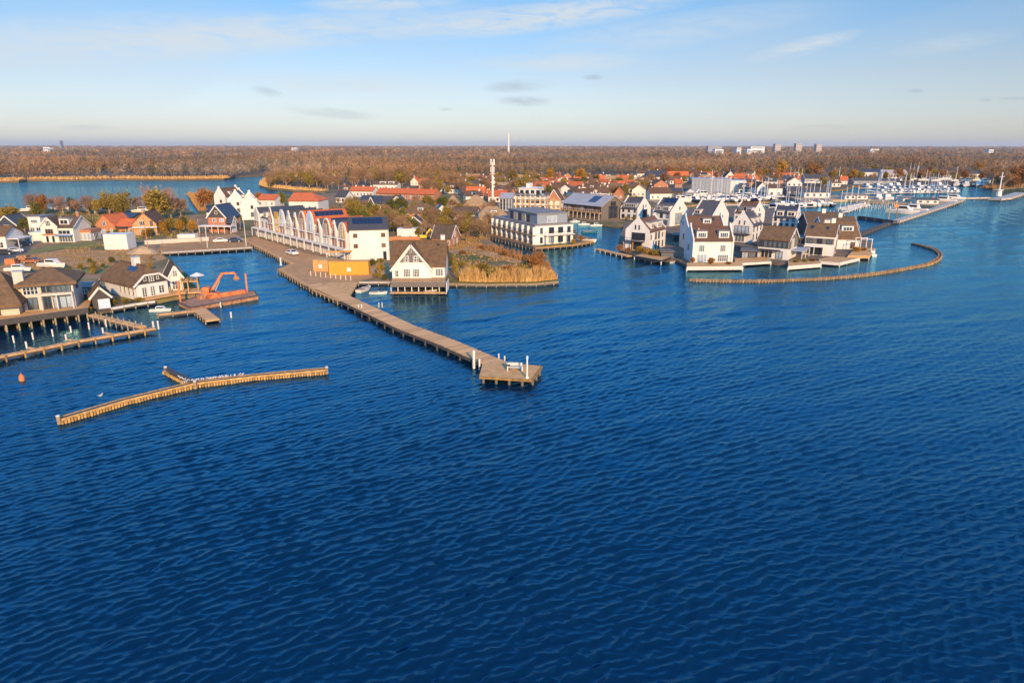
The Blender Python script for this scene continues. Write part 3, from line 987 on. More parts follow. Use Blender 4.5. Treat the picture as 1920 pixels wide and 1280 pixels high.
h = HP('brick_side_house', 'low brick house with orange tiled roof left of the ochre gabled house', (222, 441), (251, 442), 7, 425, 411, ang=0, wall='brick_orange', roof='tile_red', oh=0.3)
h.row('f', 2, 0.2, 1.0, 2.0, 0.5, 1.0, nx=2, ny=1)
h.panel('porch_beam', 'f', 0.4, 2.4, 3.5, 0.25, 'frame_dark', 1.2)
h = HP('slate_roof_house', 'house with wide dark slate roof behind the brick houses', (206, 426), (250, 425), 9, 409, 400, ang=0, wall='brick_red', roof='tile_slate', oh=0.3)
h.row('f', 3, 1.0, 1.2, 1.2)
h = HP('street_house', 'white house with brown roof at the left edge beside the dark street', (-40, 468), (14, 463), 9, 443, 424, ang=6, wall='white', roof='thatch', t=0.3, oh=0.5)
h.win('f', 0.80, 0.4, 1.6, 1.6, 2, 2)
h.win('f', 0.45, 0.4, 1.6, 1.6, 2, 2)
h.slab('canopy', 'r', 0.1, 0.9, 3.0, 2.6, 0.2, 'white', posts=2)
h = HP('corner_house', 'dark gabled house with white bargeboards at the left edge behind olive shrub', (-4, 434), (33, 433), 9, 423, 405, 'y', ang=5, wall='navy_wood', roof='tile_dark', board='white')
h.win('f', 0.5, 0.8, 2.0, 1.3, 3)
h = HP('white_shed', 'plain white flat-roofed shed left of the mansard house', (57, 438), (80, 437), 8, 407.5, None, ang=0, wall='white', roof='roof_felt', flat=True, oh=0.1)
h.row('f', 2, 0.6, 1.6, 1.4, nx=2)
h.win('f', 0.5, 3.6, 2.2, 1.0, 3)

h = HP('timber_gable_house', 'brick house with dark timber gable and white bargeboards beside harbour quay', (393, 436), (426, 435), 10, 407, 385, 'y', ang=-6, wall='brick_red', roof='tile_slate', gable='dark_wood', board='white', oh=0.5)
h.win('f', 0.5, h.ew + 1.0, 1.0, 1.0, 1, 1)
h.win('f', 0.35, h.ew - 1.7, 1.3, 1.2, 2, 1)
h.win('f', 0.78, h.ew - 1.7, 1.6, 1.2, 2, 1)
h.slab('veranda', 'f', -0.3, 1.5, 3.2, 2.3, 0.3, 'white', posts=6)
b = h.cross_gable('r', 0.15, 3.0, 3.6, 5.6, 2.2, 'white', 'tile_slate')
h.gwin(b, 0, 2.8, 1.2, 0.9, 2.2, 2, 1)

for i, (pl, pr, ey, ry, an, lab) in enumerate([((405, 399), (425, 399), 369, 354, -12, 'white gabled house with chimney nearest the blue inlet'),
                                               ((430, 405), (461, 404), 377, 360, 14, 'white gabled house with slate roof between two other white gables'),
                                               ((455, 413), (488, 411), 384, 365, 20, 'white gabled house with brown roof at the head of the quay terrace')]):
    h = HP('white_gabled_house', lab, pl, pr, 13, ey, ry, 'y', ang=an, wall='white', roof=('tile_brown', 'tile_slate', 'tile_dark')[i], oh=0.15, og=0.1, parapet='white', group='white gabled houses by the inlet')
    h.win('f', 0.6, 1.2, 1.3, 1.8, 2, 2, 'frame_dark')
    h.win('f', 0.6, 4.4, 1.0, 1.3, 2, 1, 'frame_dark')
    h.row('r', 3, 1.0, 0.9, 1.5, nx=1)
    h.row('r', 3, 3.8, 0.9, 1.4, nx=1)
    h.row('l', 3, 1.0, 0.9, 1.5, nx=1)
    h.dormer('l', 0.4, h.ew + 0.7, 1.8, 1.4, nx=2)
    h.dormer('r', 0.4, h.ew + 0.7, 1.8, 1.4, nx=2)
h = HP('dark_outbuilding', 'low outbuilding with dark roof in front of white gabled houses', (388, 408), (410, 408), 8, 398, 389, ang=-4, wall='white', roof='tile_slate')
h.win('f', 0.4, 0.8, 1.2, 1.0)
h = HP('red_roof_house', 'house with plain red tiled roof behind the far end of the quay terrace', (484, 390), (516, 390), 10, 375, 365, ang=-8, wall='white', roof='tile_red')
h.row('f', 3, 1.5, 1.1, 1.3)
h = HP('broad_red_roof_house', 'broad red hipped roof rising behind the middle of the quay terrace', (543, 398), (598, 396), 14, 377, 362, ang=-4, wall='white', roof='tile_red', clip=(0, 1), inset=(0, 5))
h.row('f', 5, 1.5, 1.1, 1.3)

# ================================================================ quay terrace: one thing for each house
A, B = G(480, 441.5, 0.86), G(655, 488, 0.86)
ud = (B - A)
units = [  # width share, style, gable colour, roof, eave, ridge
    (1.1, 'twin', 'grey_wall', 'tile_dark', 7.6, 9.4, 'grey and white striped twin gable at the far end'),
    (1.3, 'mansard', 'white', 'tile_dark', 6.2, 9.2, 'dark mansard roof and white dormer'),
    (1.0, 'point', 'brown_paint', 'tile_slate', 7.0, 10.3, 'pointed white gable with brown panels'),
    (0.8, 'flat', 'ochre_paint', 'tile_slate', 7.6, 9.6, 'narrow ochre upper front'),
    (1.0, 'arch', 'pale_blue', 'tile_slate', 7.0, 10.2, 'pale blue arched gable, the farther of two'),
    (1.0, 'point', 'grey_wall', 'tile_dark', 6.8, 10.2, 'pointed gable with dark balcony'),
    (0.9, 'point', 'white', 'tile_dark', 6.6, 10.0, 'plain white pointed gable'),
    (1.0, 'arch', 'frame_brown', 'tile_red', 7.4, 10.8, 'white arched gable with brown window and red roof'),
    (1.1, 'arch', 'pale_blue', 'tile_red', 7.6, 11.2, 'pale blue arched gable, the nearer of two'),
    (1.0, 'point', 'white', 'tile_dark', 6.6, 9.4, 'low white pointed gable and grey roof'),
    (1.0, 'arch', 'brown_paint', 'tile_red', 7.4, 10.0, 'red-brown arched gable'),
    (0.8, 'point', 'white', 'tile_slate', 6.8, 9.8, 'narrow white gable between two arched ones'),
    (1.0, 'arch', 'ochre_paint', 'tile_red', 7.2, 9.6, 'ochre arched gable next to the white end house'),
]
tot = sum(u[0] for u in units)
acc = 0
for (wd, style, gcol, rf, ew, rz, lab) in units:
    p = A + ud * (acc / tot)
    acc += wd
    q = A + ud * (acc / tot - 0.0015)
    h = House('terraced_house', 'quay terrace house with ' + lab, 'house', p, q, 11, ew, rz, 'y' if style != 'mansard' else 'x', wall='white', roof=rf, oh=0.0, og=0.0, group='houses of the quay terrace')
    W = (q - p).length
    Lf = h.L if h.axis == 'x' else h.S
    # coloured gable front standing proud of the wall
    (x, y), r = h.at('f', 0.5)
    hw = W / 2 * (0.86 if style == 'arch' else 0.74)
    if style in ('arch', 'point', 'twin'):
        def outline(w_, zt, z0):
            if style == 'arch':
                return [(-w_, z0)] + [(w_ * math.cos(math.pi * k / 10) * -1, ew - 0.4 + (zt - ew + 0.4) * math.sin(math.pi * k / 10)) for k in range(11)] + [(w_, z0)]
            return [(-w_, z0), (-w_, ew - 0.2), (-0.3, zt), (0.3, zt), (w_, ew - 0.2), (w_, z0)]
        fr = outline(hw, rz + 0.12, 2.9)
        obj('gable_front', MB().extr([(a, -0.28, z) for a, z in fr], (0, 0.30, 0)).mesh('gable_front', 'white'), h.root, (x, y, 0), r)
        fr = outline(hw * 0.72, rz - 0.3, 5.5)
        obj('gable_panel', MB().extr([(a, -0.36, z) for a, z in fr], (0, 0.078, 0)).mesh('gable_panel', gcol), h.root, (x, y, 0), r)
        for z, hh in ((5.7, 1.5), (7.5, 1.2)):
            h.win('f', 0.5, z, hw * 0.62, hh, 2, 1, 'white' if gcol != 'white' else 'frame_brown', off=0.37)
        h.row('f', 2, 3.2, 1.0, 1.8, 0.14, 0.86, nx=2, frame=random.choice(('white', 'frame_brown', 'frame_brown')), off=0.29)
        h.slab('upper_balcony', 'f', 0.2, 0.8, 0.9, 5.2, 0.12, 'white', rail=random.choice((1, 2)))
    elif style == 'flat':
        h.panel('gable_panel', 'f', 0.5, 3.0, W * 0.7, rz - 3.4, gcol, 0.2)
        for z in (3.5, 5.6):
            h.win('f', 0.5, z, 1.3, 1.5, 2, 1, off=0.21)
    else:
        h.dormer('f', 0.5, ew + 0.3, 2.6, 1.8, nx=2)
        for z in (3.5,):
            h.row('f', 2, z, 1.0, 1.7, nx=1, frame='frame_brown')
    # balcony on an arcade of white posts, doors behind
    h.slab('balcony', 'f', 0.0, 0.996, 1.3, 2.55, 0.4, 'white', posts=2)
    h.row('f', 2, 0.05, 1.1, 2.2, nx=2, ny=1, glass='glass', door=True)
    if W > 4.0:
        h.panel('door_panel', 'f', 0.5, 0.02, 0.7, 2.3, random.choice(['white', 'frame_brown', 'cream']), 0.1)
    if rf == 'tile_red':
        h.solar('r', 0.1, 0.9, 0.55, 0.92, 6, 1)
h = HP('terrace_end_house', 'tall plain white end house of the quay terrace with dark roof', (658, 490), (731, 489), 10, 432, 407, ang=14, z=0.86, wall='white', roof='tile_dark', oh=0.15, og=0.15, board='navy_wood')
for a in (0.15, 0.86):
    for z in (h.ew - 1.9, h.ew - 4.6):
        h.win('f', a, z, 1.1, 1.0, 2, 2, 'frame_brown')
h.win('f', 0.88, 0.1, 0.9, 2.2, 1, 1, 'frame_dark', door=True)
h.solar('f', 0.1, 0.88, 0.42, 0.9, 8, 2)
h.win('l', 0.75, 4.0, 1.0, 1.8, 2, 2)
h.win('l', 0.75, 1.0, 1.2, 1.8, 2, 2)
h.slab('canopy', 'f', -0.6, 0.05, 1.2, 2.7, 0.2, 'container_orange', posts=2)


def container(name, label, pL, pR, dep, ytop, mat, ang, z=0.86, panels=0, group=None, win=0):
    h = HP(name, label, pL, pR, dep, ytop, None, z=z, ang=ang, wall=mat, roof=mat, flat=True, oh=0.04, og=0.04, t=0.1, cat='container', plinth=0.0, group=group)
    n = int(h.L / 0.6)
    me = MB().box(-0.08, 0.08, -0.05, 0.0, 0.1, h.ew - 0.1).mesh('rib', mat)
    for i in range(1, n):
        (x, y), r = h.at('f', i / n)
        obj('rib', me, h.root, (x, y, 0), r)
    for i in range(win):
        h.win('f', (i + 0.65) / (win + 0.3), 0.9, 0.9, 0.8, 1, 1, off=0.06, glass='white')
    return h


container('shipping_container', 'bright orange container at the foot of the white end house', (618, 516), (692, 511), 2.6, 492, 'container_orange', 4, win=1)
container('site_cabin', 'brown wooden cabin left of the orange container', (588, 509), (616, 513), 4.0, 488, 'container_wood', -8, win=1)
container('white_container', 'large white cabin on posts on the building plot', (197, 469), (241, 468), 5, 441, 'white', 2, z=0.84)
container('long_white_trailer', 'long low white trailer parked along the harbour wall', (333, 447), (366, 446), 3, 441, 'white', 2, z=0.85)
h = HP('quay_wall', 'pale low wall along the back of the harbour quay', (272, 459), (392, 452), 0.8, 452, None, z=0.85, wall='stone_cream', roof='stone_cream', flat=True, oh=0.02, og=0.02, t=0.06, cat='wall')

# ================================================================ A-frame house on the point
ZP = 2.3
h = HP('a_frame_house', 'white house with great thatched A-shaped gable above the boat shelter', (736, 520), (834, 519), 10, 497, 451, z=ZP, ang=1, wall='white', roof='thatch', t=0.4, oh=0.5, og=0.4)
b = h.cross_gable('f', 0.38, h.L * 0.74, 0.9 + 1.0, h.rz - 0.02, 0.8, 'white', 'thatch', 'white')
hwb = h.L * 0.37
q = MB().extr([(-hwb * 0.60, -0.86, 3.4), (hwb * 0.60, -0.86, 3.4), (0, -0.86, h.rz - 0.75)], (0, 0.058, 0))
obj('gable_cladding', q.mesh('gable_cladding', 'grey_wood'), b)
for x in (-1.0, 1.0):
    h.gwin(b, x, 3.55, 1.1, 1.3, 0.87, 3, 2)
    h.gwin(b, x, 0.3, 1.5, 1.7, 0.80, 4, 3)
h.gwin(b, 0, 5.6, 0.35, 0.9, 0.87, 1, 2)
h.gwin(b, -3.2, 0.3, 0.8, 1.4, 0.80, 2, 2)
h.win('f', 0.90, 0.4, 1.7, 1.5, 3, 3)
h.skylight('f', 0.87, 0.35, 0.7, 0.7)
h.skylight('f', 0.87, 0.8, 0.5, 0.5)
h.chimney(0.94, 0.62, 0.9, 0.9, h.rz + 1.0)

t_ = thing('boat_shelter', 'timber boat shelter under the terrace of the A-frame house', 'boathouse', tuple(G(784, 528, 0)))
a, b2 = G(733, 530, 0), G(836, 530, 0)
c0 = G(784, 528, 0)
fa, fb = G(732, 553, 0), G(836, 553, 0)
loc = lambda p: Vector((p.x - c0.x, p.y - c0.y, 0))
A_, B_, C_, D_ = loc(fa), loc(fb), loc(G(834, 519, ZP)), loc(G(736, 520, ZP))
MB().prism([tuple(p)[:2] for p in (A_ + Vector((0, 1.2, 0)), B_ + Vector((0, 1.2, 0)), C_, D_)], 1.95, 2.25).build('terrace_deck', 'deck', t_)
MB().beam((A_.x, A_.y + 1.2, 1.9), (B_.x, B_.y + 1.2, 1.9), 0.25, 0.9).build('fascia', 'grey_wood', t_)
MB().prism([tuple(p)[:2] for p in (A_, B_, B_ + Vector((0, 1.3, 0)), A_ + Vector((0, 1.3, 0)))], 0.25, 0.45).build('landing_stage', 'deck', t_)
MB().prism([tuple(p)[:2] for p in (A_ + Vector((0, 4.6, 0)), B_ + Vector((0, 4.6, 0)), C_, D_)], -0.5, 1.9).build('back_wall', 'dark_wood', t_)
for i in range(9):
    p = A_.lerp(B_, i / 8)
    obj('post', MB().tube((0, 0, -1), (0, 0, 1.9), 0.1, 0.1, 6).mesh('post', 'pile_pale'), t_, (p.x, p.y + 1.25, 0))
MB().beam((B_.x + 0.2, B_.y, 1.5), (B_.x + 0.2, B_.y + 5.0, 1.5), 0.15, 2.0).build('side_screen', 'pile_pale', t_)
rl = MB().beam((A_.x, A_.y + 1.3, 3.2), (B_.x, B_.y + 1.3, 3.2), 0.06, 0.08)
for i in range(13):
    p = A_.lerp(B_, i / 12)
    rl.beam((p.x, p.y + 1.3, 2.25), (p.x, p.y + 1.3, 3.2), 0.05, 0.05)
rl.build('railing', 'grey_wood', t_)

# ================================================================ houses between the terrace and the mast
h = HP('brick_gable_house', 'brick house with grey roof and white-topped gable behind the A-frame house', (810, 461), (846, 463), 8, 446, 421, ang=-14, wall='brick_red', roof='thatch_dark', oh=0.3, board='white')
h.win('r', 0.5, h.ew + 0.1, 1.2, 1.6, 2, 2)
h.win('r', 0.3, 0.5, 1.0, 1.5, 1, 1)
h.win('r', 0.7, 0.5, 1.3, 1.5, 2, 1)
h.row('f', 3, 0.6, 1.1, 1.2)
h = HP('navy_a_house', 'low navy house with white A-shaped gable among the olive trees', (757, 433), (797, 433), 9, 424, 406, 'y', ang=2, wall='navy_wood', roof='thatch_dark', board='white', oh=0.6)
h.win('f', 0.5, 0.8, 2.6, 1.2, 3)
h = HP('thatched_bungalow', 'wide brown thatched bungalow with small white dormer left of the pale thatch roofs', (757, 409), (816, 409), 12, 399, 381, ang=-6, wall='brick_red', roof='thatch', t=0.4, oh=0.5, clip=(1, 1), inset=(5, 5))
h.dormer('f', 0.52, h.ew + 0.8, 2.4, 1.2, nx=2)
h.row('f', 4, 0.6, 1.2, 1.2)
h = HP('small_a_house', 'small slate-roofed cottage with white A-shaped gable', (819, 405), (840, 405), 8, 397, 385, 'y', ang=14, wall='white', roof='tile_slate', board='white')
h.win('f', 0.5, 0.6, 1.6, 1.4, 3)
h = HP('low_bungalow', 'long low brown-roofed bungalow with many windows left of the pale thatched house', (847, 413), (893, 413), 9, 401, 388, ang=-8, wall='stone_cream', roof='thatch_dark', oh=0.4)
h.row('f', 6, 0.6, 1.2, 1.3)
h = HP('pale_thatched_house', 'pale thatched house with white dormer beside the apartment block', (900, 420), (948, 419), 11, 406, 387, ang=6, wall='cream', roof='thatch_pale', t=0.4, oh=0.7, clip=(0.7, 0.7), inset=(3, 3), board='white')
h.dormer('f', 0.55, h.ew + 1.2, 2.4, 1.0, nx=3)
h.row('f', 4, 0.5, 1.2, 1.4)
h.win('l', 0.5, 0.6, 1.8, 1.4, 3)
for pl, pr, ey, ry, mt, lab in (((870, 394), (913, 394), 385, 366, 'thatch_pale', 'large pyramid thatched roof right beside the mast'), ((837, 392), (860, 392), 382, 367, 'thatch_pale', 'small pyramid thatched roof left of the large one'),
                                ((814, 390), (834, 390), 380, 367, 'thatch', 'smallest pyramid roof at the end of the long red roof')):
    h = HP('pyramid_roof_house', lab, pl, pr, 11 if pr[0] > 900 else 9, ey, ry, ang=0, wall='brick_red', roof=mt, t=0.4, oh=0.5, clip=(1, 1), inset=(4.5, 4.5) if pr[0] > 900 else (2.6, 2.6))
    h.row('f', 3, 0.8, 1.2, 1.2)
h = HP('white_chapel_house', 'small white gabled cottage with two tall windows below the long red roof', (735, 391), (755, 391), 9, 378, 368, 'y', ang=-3, wall='white', roof='tile_dark', board='white')
h.row('f', 2, 1.6, 0.7, 1.8, 0.2, 0.8, nx=1)
h = HP('slate_cottage', 'slate-roofed cottage with white A gable near the red terrace house', (676, 392), (714, 391), 8, 382, 367, ang=-4, wall='cream', roof='tile_slate')
b = h.cross_gable('f', 0.55, 3.8, 1.5, h.rz - 0.2, 0.5, 'dark_wood', 'tile_slate')
h.gwin(b, 0, 0.5, 1.6, 1.6, 0.5)
h = HP('dark_barn', 'dark barn with grey roof between the two A-gabled cottages', (713, 392), (735, 391), 8, 381, 368, ang=-2, wall='dark_wood', roof='tile_dark')
h.row('f', 2, 0.5, 1.0, 1.6)
h = HP('red_row_house', 'long terrace under one long red tiled roof', (706, 373), (814, 379), 9, 362, 354, ang=-20, wall='brick_red', roof='tile_red', oh=0.4)
h.row('f', 14, 0.8, 1.3, 1.6, frame='white')
for i in range(5):
    h.chimney(0.1 + 0.2 * i, 0.5, 0.8, 0.6, h.rz + 0.7, 'brick_orange')
h = HP('red_row_house', 'shorter terrace under red roof left of the long red terrace', (656, 369), (699, 371), 9, 358, 350, ang=-14, wall='white', roof='tile_red', oh=0.4)
h.row('f', 7, 0.8, 1.1, 1.5)
for i in range(3):
    h.chimney(0.15 + 0.33 * i, 0.5, 0.8, 0.6, h.rz + 0.7, 'white')
h = HP('white_row_house', 'white two-storey terrace with dormers behind the red terraces', (700, 362), (745, 361), 9, 346, 340, ang=-6, wall='white', roof='tile_brown')
h.row('f', 8, 2.6, 1.2, 1.2)
h.row('f', 8, 0.5, 1.2, 1.4)
h.dormer('f', 0.4, h.ew + 0.4, 4, 1.4, nx=4)
h.dormer('f', 0.75, h.ew + 0.4, 4, 1.4, nx=4)

# ================================================================ apartments, stepped white block, metal-roofed block
a, b, c = G(925, 439, 0.9), G(1003, 459.5, 0.9), G(1072, 455, 0.9)
u = (b - a).normalized()
ew = ZAT(1003, 424, b.y) - 0.9
h = House('apartment_block', 'long two-storey grey and white apartment block with set-back top floor at the channel', 'building', a, b, 13.5, ew, ew, wall='grey_wall', roof='roof_felt', flat=True, oh=0.1, og=0.1, t=0.35)
n = 8
for fl in range(2):
    for i in range(n):
        h.win('f', (i + 0.5) / n, 0.35 + fl * ew / 2, 2.0, ew / 2 - 0.8, 2, 1, 'frame_dark')
    for i in range(n + 1):
        h.panel('pier', 'f', min(0.995, max(0.005, i / n)), 0.2 + fl * ew / 2, 0.55, ew / 2 - 0.5, 'white', 0.8)
    h.slab('balcony', 'f', 0, 1, 0.9, fl * ew / 2 - 0.1 if fl else 0.0, 0.15, 'deck', rail=1)
for fl in range(2):
    h.panel('facing', 'r', 0.5, fl * ew / 2 + 0.05, 13.3, ew / 2 - 0.2, 'white', 0.1)
    for i, (aa, w_) in enumerate(((0.16, 0.9), (0.42, 1.8), (0.66, 1.8), (0.88, 1.2))):
        h.win('r', aa, fl * ew / 2 + 0.5, w_, ew / 2 - 1.1, 2, 1, 'frame_dark', 'glass' if i != 1 or fl else 'glass_light', off=0.11)
h.slab('balcony', 'r', 0.22, 1.0, 1.3, ew / 2 - 0.15, 0.18, 'white', posts=5, pmat='frame_dark', rail=1)
up = MB().box(-h.L / 2 + 8.5, h.L / 2 - 1.6, -h.S / 2 + 1.6, h.S / 2 - 1.2, ew + 0.35, ew + 3.3).build('top_storey', 'shed_grey', h.root)
obj('top_roof', MB().box(-h.L / 2 + 8.2, h.L / 2 - 1.3, -h.S / 2 + 1.3, h.S / 2 - 0.9, ew + 3.3, ew + 3.6).mesh('top_roof', 'roof_felt'), up)
for i in range(5):
    f_, p_ = win_mesh(1.8, 2.1, 2, 1, 'white' if i % 2 else 'frame_dark', 'glass')
    obj('window', f_, up, (-h.L / 2 + 11 + i * 2.9, -h.S / 2 + 1.59, ew + 0.7))
    obj('pane', p_, up, (-h.L / 2 + 11 + i * 2.9, -h.S / 2 + 1.59, ew + 0.7))
f_, p_ = win_mesh(3.4, 1.9, 2, 1, 'white', 'glass_light')
obj('window', f_, up, (h.L / 2 - 1.59, 0, ew + 0.7), math.pi / 2)
obj('pane', p_, up, (h.L / 2 - 1.59, 0, ew + 0.7), math.pi / 2)

h = HP('stepped_white_block', 'white stepped modern block with roof terraces behind timber scaffolding', (958, 394), (1022, 400), 16, 366, None, ang=-16, cat='building', wall='white', roof='roof_felt', flat=True, oh=0.3, t=0.3)
for fl in range(3):
    h.row('f', 7, 0.6 + fl * 2.9, 1.6, 1.7, nx=2, frame='frame_dark')
    h.row('r', 3, 0.6 + fl * 2.9, 1.6, 1.7, nx=2, frame='frame_dark')
s2 = MB().box(-h.L / 2 + 3, h.L / 2 - 4, -h.S / 2 + 3, h.S / 2 - 2, h.ew + 0.3, h.ew + 3.0).build('upper_storey', 'white', h.root)
obj('upper_roof', MB().box(-h.L / 2 + 2.6, h.L / 2 - 3.6, -h.S / 2 + 2.6, h.S / 2 - 1.6, h.ew + 3.0, h.ew + 3.25).mesh('upper_roof', 'white'), s2)
for i in range(5):
    f_, p_ = win_mesh(1.7, 1.6, 2, 1, 'frame_dark', 'glass')
    obj('window', f_, s2, (-h.L / 2 + 4.5 + i * 2.6, -h.S / 2 + 2.99, h.ew + 0.7))
    obj('pane', p_, s2, (-h.L / 2 + 4.5 + i * 2.6, -h.S / 2 + 2.99, h.ew + 0.7))
MB().box(-h.L / 2 + 6, h.L / 2 - 9, -h.S / 2 + 5, h.S / 2 - 4, h.ew + 3.25, h.ew + 5.2).build('roof_plant', 'white', h.root)
sc_ = thing('timber_scaffold', 'timber balcony scaffold of posts and planks in front of the white stepped block', 'scaffold', tuple(G(968, 405, 0.8)), math.radians(-16))
Wd = 19
for k, z in enumerate((2.2, 4.4, 6.6)):
    MB().box(0, Wd, 0, 2.0, z, z + 0.22).build('platform', 'container_wood', sc_)
    MB().box(0, Wd, 0, 0.1, z + 1.1, z + 1.25).build('rail', 'container_wood', sc_)
for i in range(8):
    for y in (0.1, 1.9):
        MB().box(i * Wd / 7 - 0.12, i * Wd / 7 + 0.12, y - 0.12, y + 0.12, -0.1, 7.8).build('pole', 'container_wood', sc_)
h = HP('glass_front_block', 'dark block with pale metal roof left of the stepped white block', (937, 396), (960, 397), 12, 372, 362, ang=-8, cat='building', wall='shed_grey', roof='metal_roof', oh=0.3)
h.row('f', 4, 0.6, 1.2, 5.0, nx=1, ny=3, frame='white')
h = HP('cream_gable_house', 'cream gabled house right of the stepped white block', (1026, 392), (1050, 393), 10, 374, 355, 'y', ang=-14, wall='cream', roof='tile_brown', board='white', gable='brick_red')
h.win('f', 0.5, 3.0, 1.2, 1.3)
h.row('f', 3, 0.6, 1.2, 1.5)

h = HP('metal_roof_block', 'two-storey block with light grey metal roof and dark glazed gable end', (1056, 404), (1128, 415), 13, 379, 364, ang=-52, cat='building', wall='grey_wood', roof='metal_roof', oh=0.9, og=0.6)
h.row('f', 9, 0.4, 1.9, 1.9, nx=2, frame='frame_brown')
h.row('f', 9, 3.2, 1.9, 1.6, nx=2, frame='frame_brown')
h.slab('balcony', 'f', 0, 1, 1.6, 2.55, 0.3, 'container_wood', posts=10, pmat='cream', rail=2)
h.win('r', 0.5, 0.4, 5.2, h.ew - 0.8, 5, 3, 'frame_dark')
h.win('r', 0.5, h.ew - 0.2, 3.0, 1.6, 3, 1, 'frame_dark')
h.skylight('f', 0.68, 0.5, 4.5, 5.0)
for i in range(4):
    h.chimney(0.15 + 0.22 * i, 0.62, 0.7, 0.7, h.rz + 0.5, 'white')
h.slab('jetty', 'f', -0.2, 1.4, 5.0, -0.55, 0.3, 'deck', posts=0)

# ================================================================ white villas on the island


def villa(label, pL, pR, dep, ey, ry, axis, ang, roof='tile_brown', parapet='white', gab=None, dorm=(), wins=True, wall='white', **k):
    h = HP('island_villa', label, pL, pR, dep, ey, ry, axis, z=0.75, cat='villa', ang=ang, wall=wall, roof=roof, parapet=parapet, oh=0.25, og=0.3, group='villas on the island', **k)
    for d in dorm:
        h.dormer(d[0], d[1], h.ew + d[2], d[3], d[4], d[5] if len(d) > 5 else 'white', nx=d[6] if len(d) > 6 else 3)
    return h


# rear row, from the left
h = villa('white villa with dark roof, leftmost of the rear row beside the metal-roofed block', (1163, 410), (1195, 416), 10, 390, 371, 'x', -42, 'tile_dark', dorm=[('f', 0.5, 0.5, 6.5, 1.7, 'grey_wall', 6)])
h.row('f', 3, 3.0, 0.9, 1.5, nx=2, frame='frame_dark'); h.row('f', 3, 0.5, 1.4, 1.6, nx=2, frame='frame_dark')
h.win('r', 0.55, 0.4, 3.6, 3.6, 4, 2, 'frame_dark'); h.win('r', 0.4, h.ew + 0.6, 0.6, 1.0, 1, 1, 'frame_dark'); h.win('r', 0.6, h.ew + 0.6, 0.6, 1.0, 1, 1, 'frame_dark')
h = villa('white villa with dark solar roof, second of the rear row', (1223, 421), (1256, 429), 12, 397, 371, 'x', -46, 'tile_dark', dorm=[('f', 0.25, 0.7, 2.6, 1.8, 'grey_wall', 3), ('f', 0.68, 0.6, 3.2, 1.9, 'white', 3)])
h.solar('f', 0.2, 0.9, 0.66, 0.95, 6, 1)
h.row('f', 3, 3.0, 1.2, 1.6, nx=2, frame='frame_dark'); h.row('f', 2, 0.4, 1.8, 1.9, nx=2, frame='frame_dark')
h.win('r', 0.45, 0.4, 4.2, 4.2, 4, 2, 'frame_dark'); h.win('r', 0.5, h.ew + 1.0, 0.7, 1.1, 1, 1, 'frame_dark')
h = villa('white villa with broad plain grey roof, third of the rear row', (1297, 426), (1335, 434), 12, 403, 376, 'x', -44, 'tile_dark', dorm=[('f', 0.2, 0.5, 2.6, 1.7, 'white', 2)])
h.row('f', 3, 2.8, 1.0, 1.5, nx=1, frame='frame_dark')
h.win('r', 0.35, h.ew - 1.0, 0.6, 1.1, 1, 1, 'frame_dark'); h.win('r', 0.6, h.ew - 1.0, 0.6, 1.1, 1, 1, 'frame_dark'); h.win('r', 0.5, 0.4, 4.0, 2.4, 4, 1, 'frame_dark')
h = villa('white villa with two dormers on brown roof, fourth of the rear row', (1376, 416), (1411, 423), 11, 398, 379, 'x', -42, 'tile_brown', dorm=[('f', 0.3, 0.5, 2.4, 1.7, 'frame_dark', 2), ('f', 0.72, 0.5, 2.4, 1.7, 'grey_wall', 2)])
h.row('f', 3, 0.6, 1.2, 1.8, nx=2, frame='frame_dark'); h.win('r', 0.5, 0.5, 3.2, 3.0, 3, 2, 'frame_dark'); h.win('r', 0.5, h.ew + 0.8, 0.6, 1.0, 1, 1, 'frame_dark')
h = villa('white villa with navy roof and cream dormers, right end of the rear row', (1447, 430), (1491, 436), 10, 407, 386, 'x', -30, 'tile_slate', dorm=[('f', 0.28, 0.5, 2.4, 1.9, 'cream', 2), ('f', 0.75, 0.5, 2.8, 1.9, 'cream', 2)])
h.row('f', 4, 0.6, 1.0, 2.0, nx=2, frame='frame_dark'); h.row('f', 4, 3.2, 0.9, 1.3, nx=1, frame='frame_dark'); h.win('r', 0.5, 0.4, 3.2, 1.9, 3, 1, 'frame_dark'); h.win('r', 0.5, h.ew + 0.8, 0.5, 0.9, 1, 1, 'frame_dark')
# middle row
h = villa('white villa with brown roof behind the front centre villa', (1288, 468), (1356, 467), 8, 429, 405, 'x', 3, 'tile_brown', dorm=[('f', 0.55, 1.4, 2.4, 1.3, 'white', 3)])
h.skylight('f', 0.75, 0.75); h.win('l', 0.5, 2.6, 0.8, 1.6, 1, 1, 'frame_dark'); h.win('l', 0.35, h.ew + 0.6, 0.5, 1.0, 1, 1, 'frame_dark')
h = villa('white gabled villa with dark balcony window right of the front centre villa', (1369, 452), (1408, 458), 12, 422, 400, 'y', -34, 'tile_dark', dorm=[('r', 0.35, 0.6, 2.0, 1.7, 'white', 2), ('r', 0.72, 0.6, 2.0, 1.7, 'white', 2)])
h.win('f', 0.5, 2.9, 4.6, 2.2, 4, 1, 'frame_dark'); h.slab('balcony', 'f', 0.1, 0.95, 1.2, 2.5, 0.2, 'frame_dark', rail=1); h.win('f', 0.45, 0.2, 3.0, 2.1, 3, 1, 'white', door=True)
h.win('f', 0.38, h.ew + 0.5, 0.4, 1.2, 1, 1, 'frame_dark'); h.win('f', 0.62, h.ew + 0.5, 0.4, 1.2, 1, 1, 'frame_dark'); h.row('r', 3, 0.6, 1.0, 1.9, nx=1, frame='frame_dark'); h.row('r', 3, 3.2, 0.8, 1.5, nx=1, frame='frame_dark')
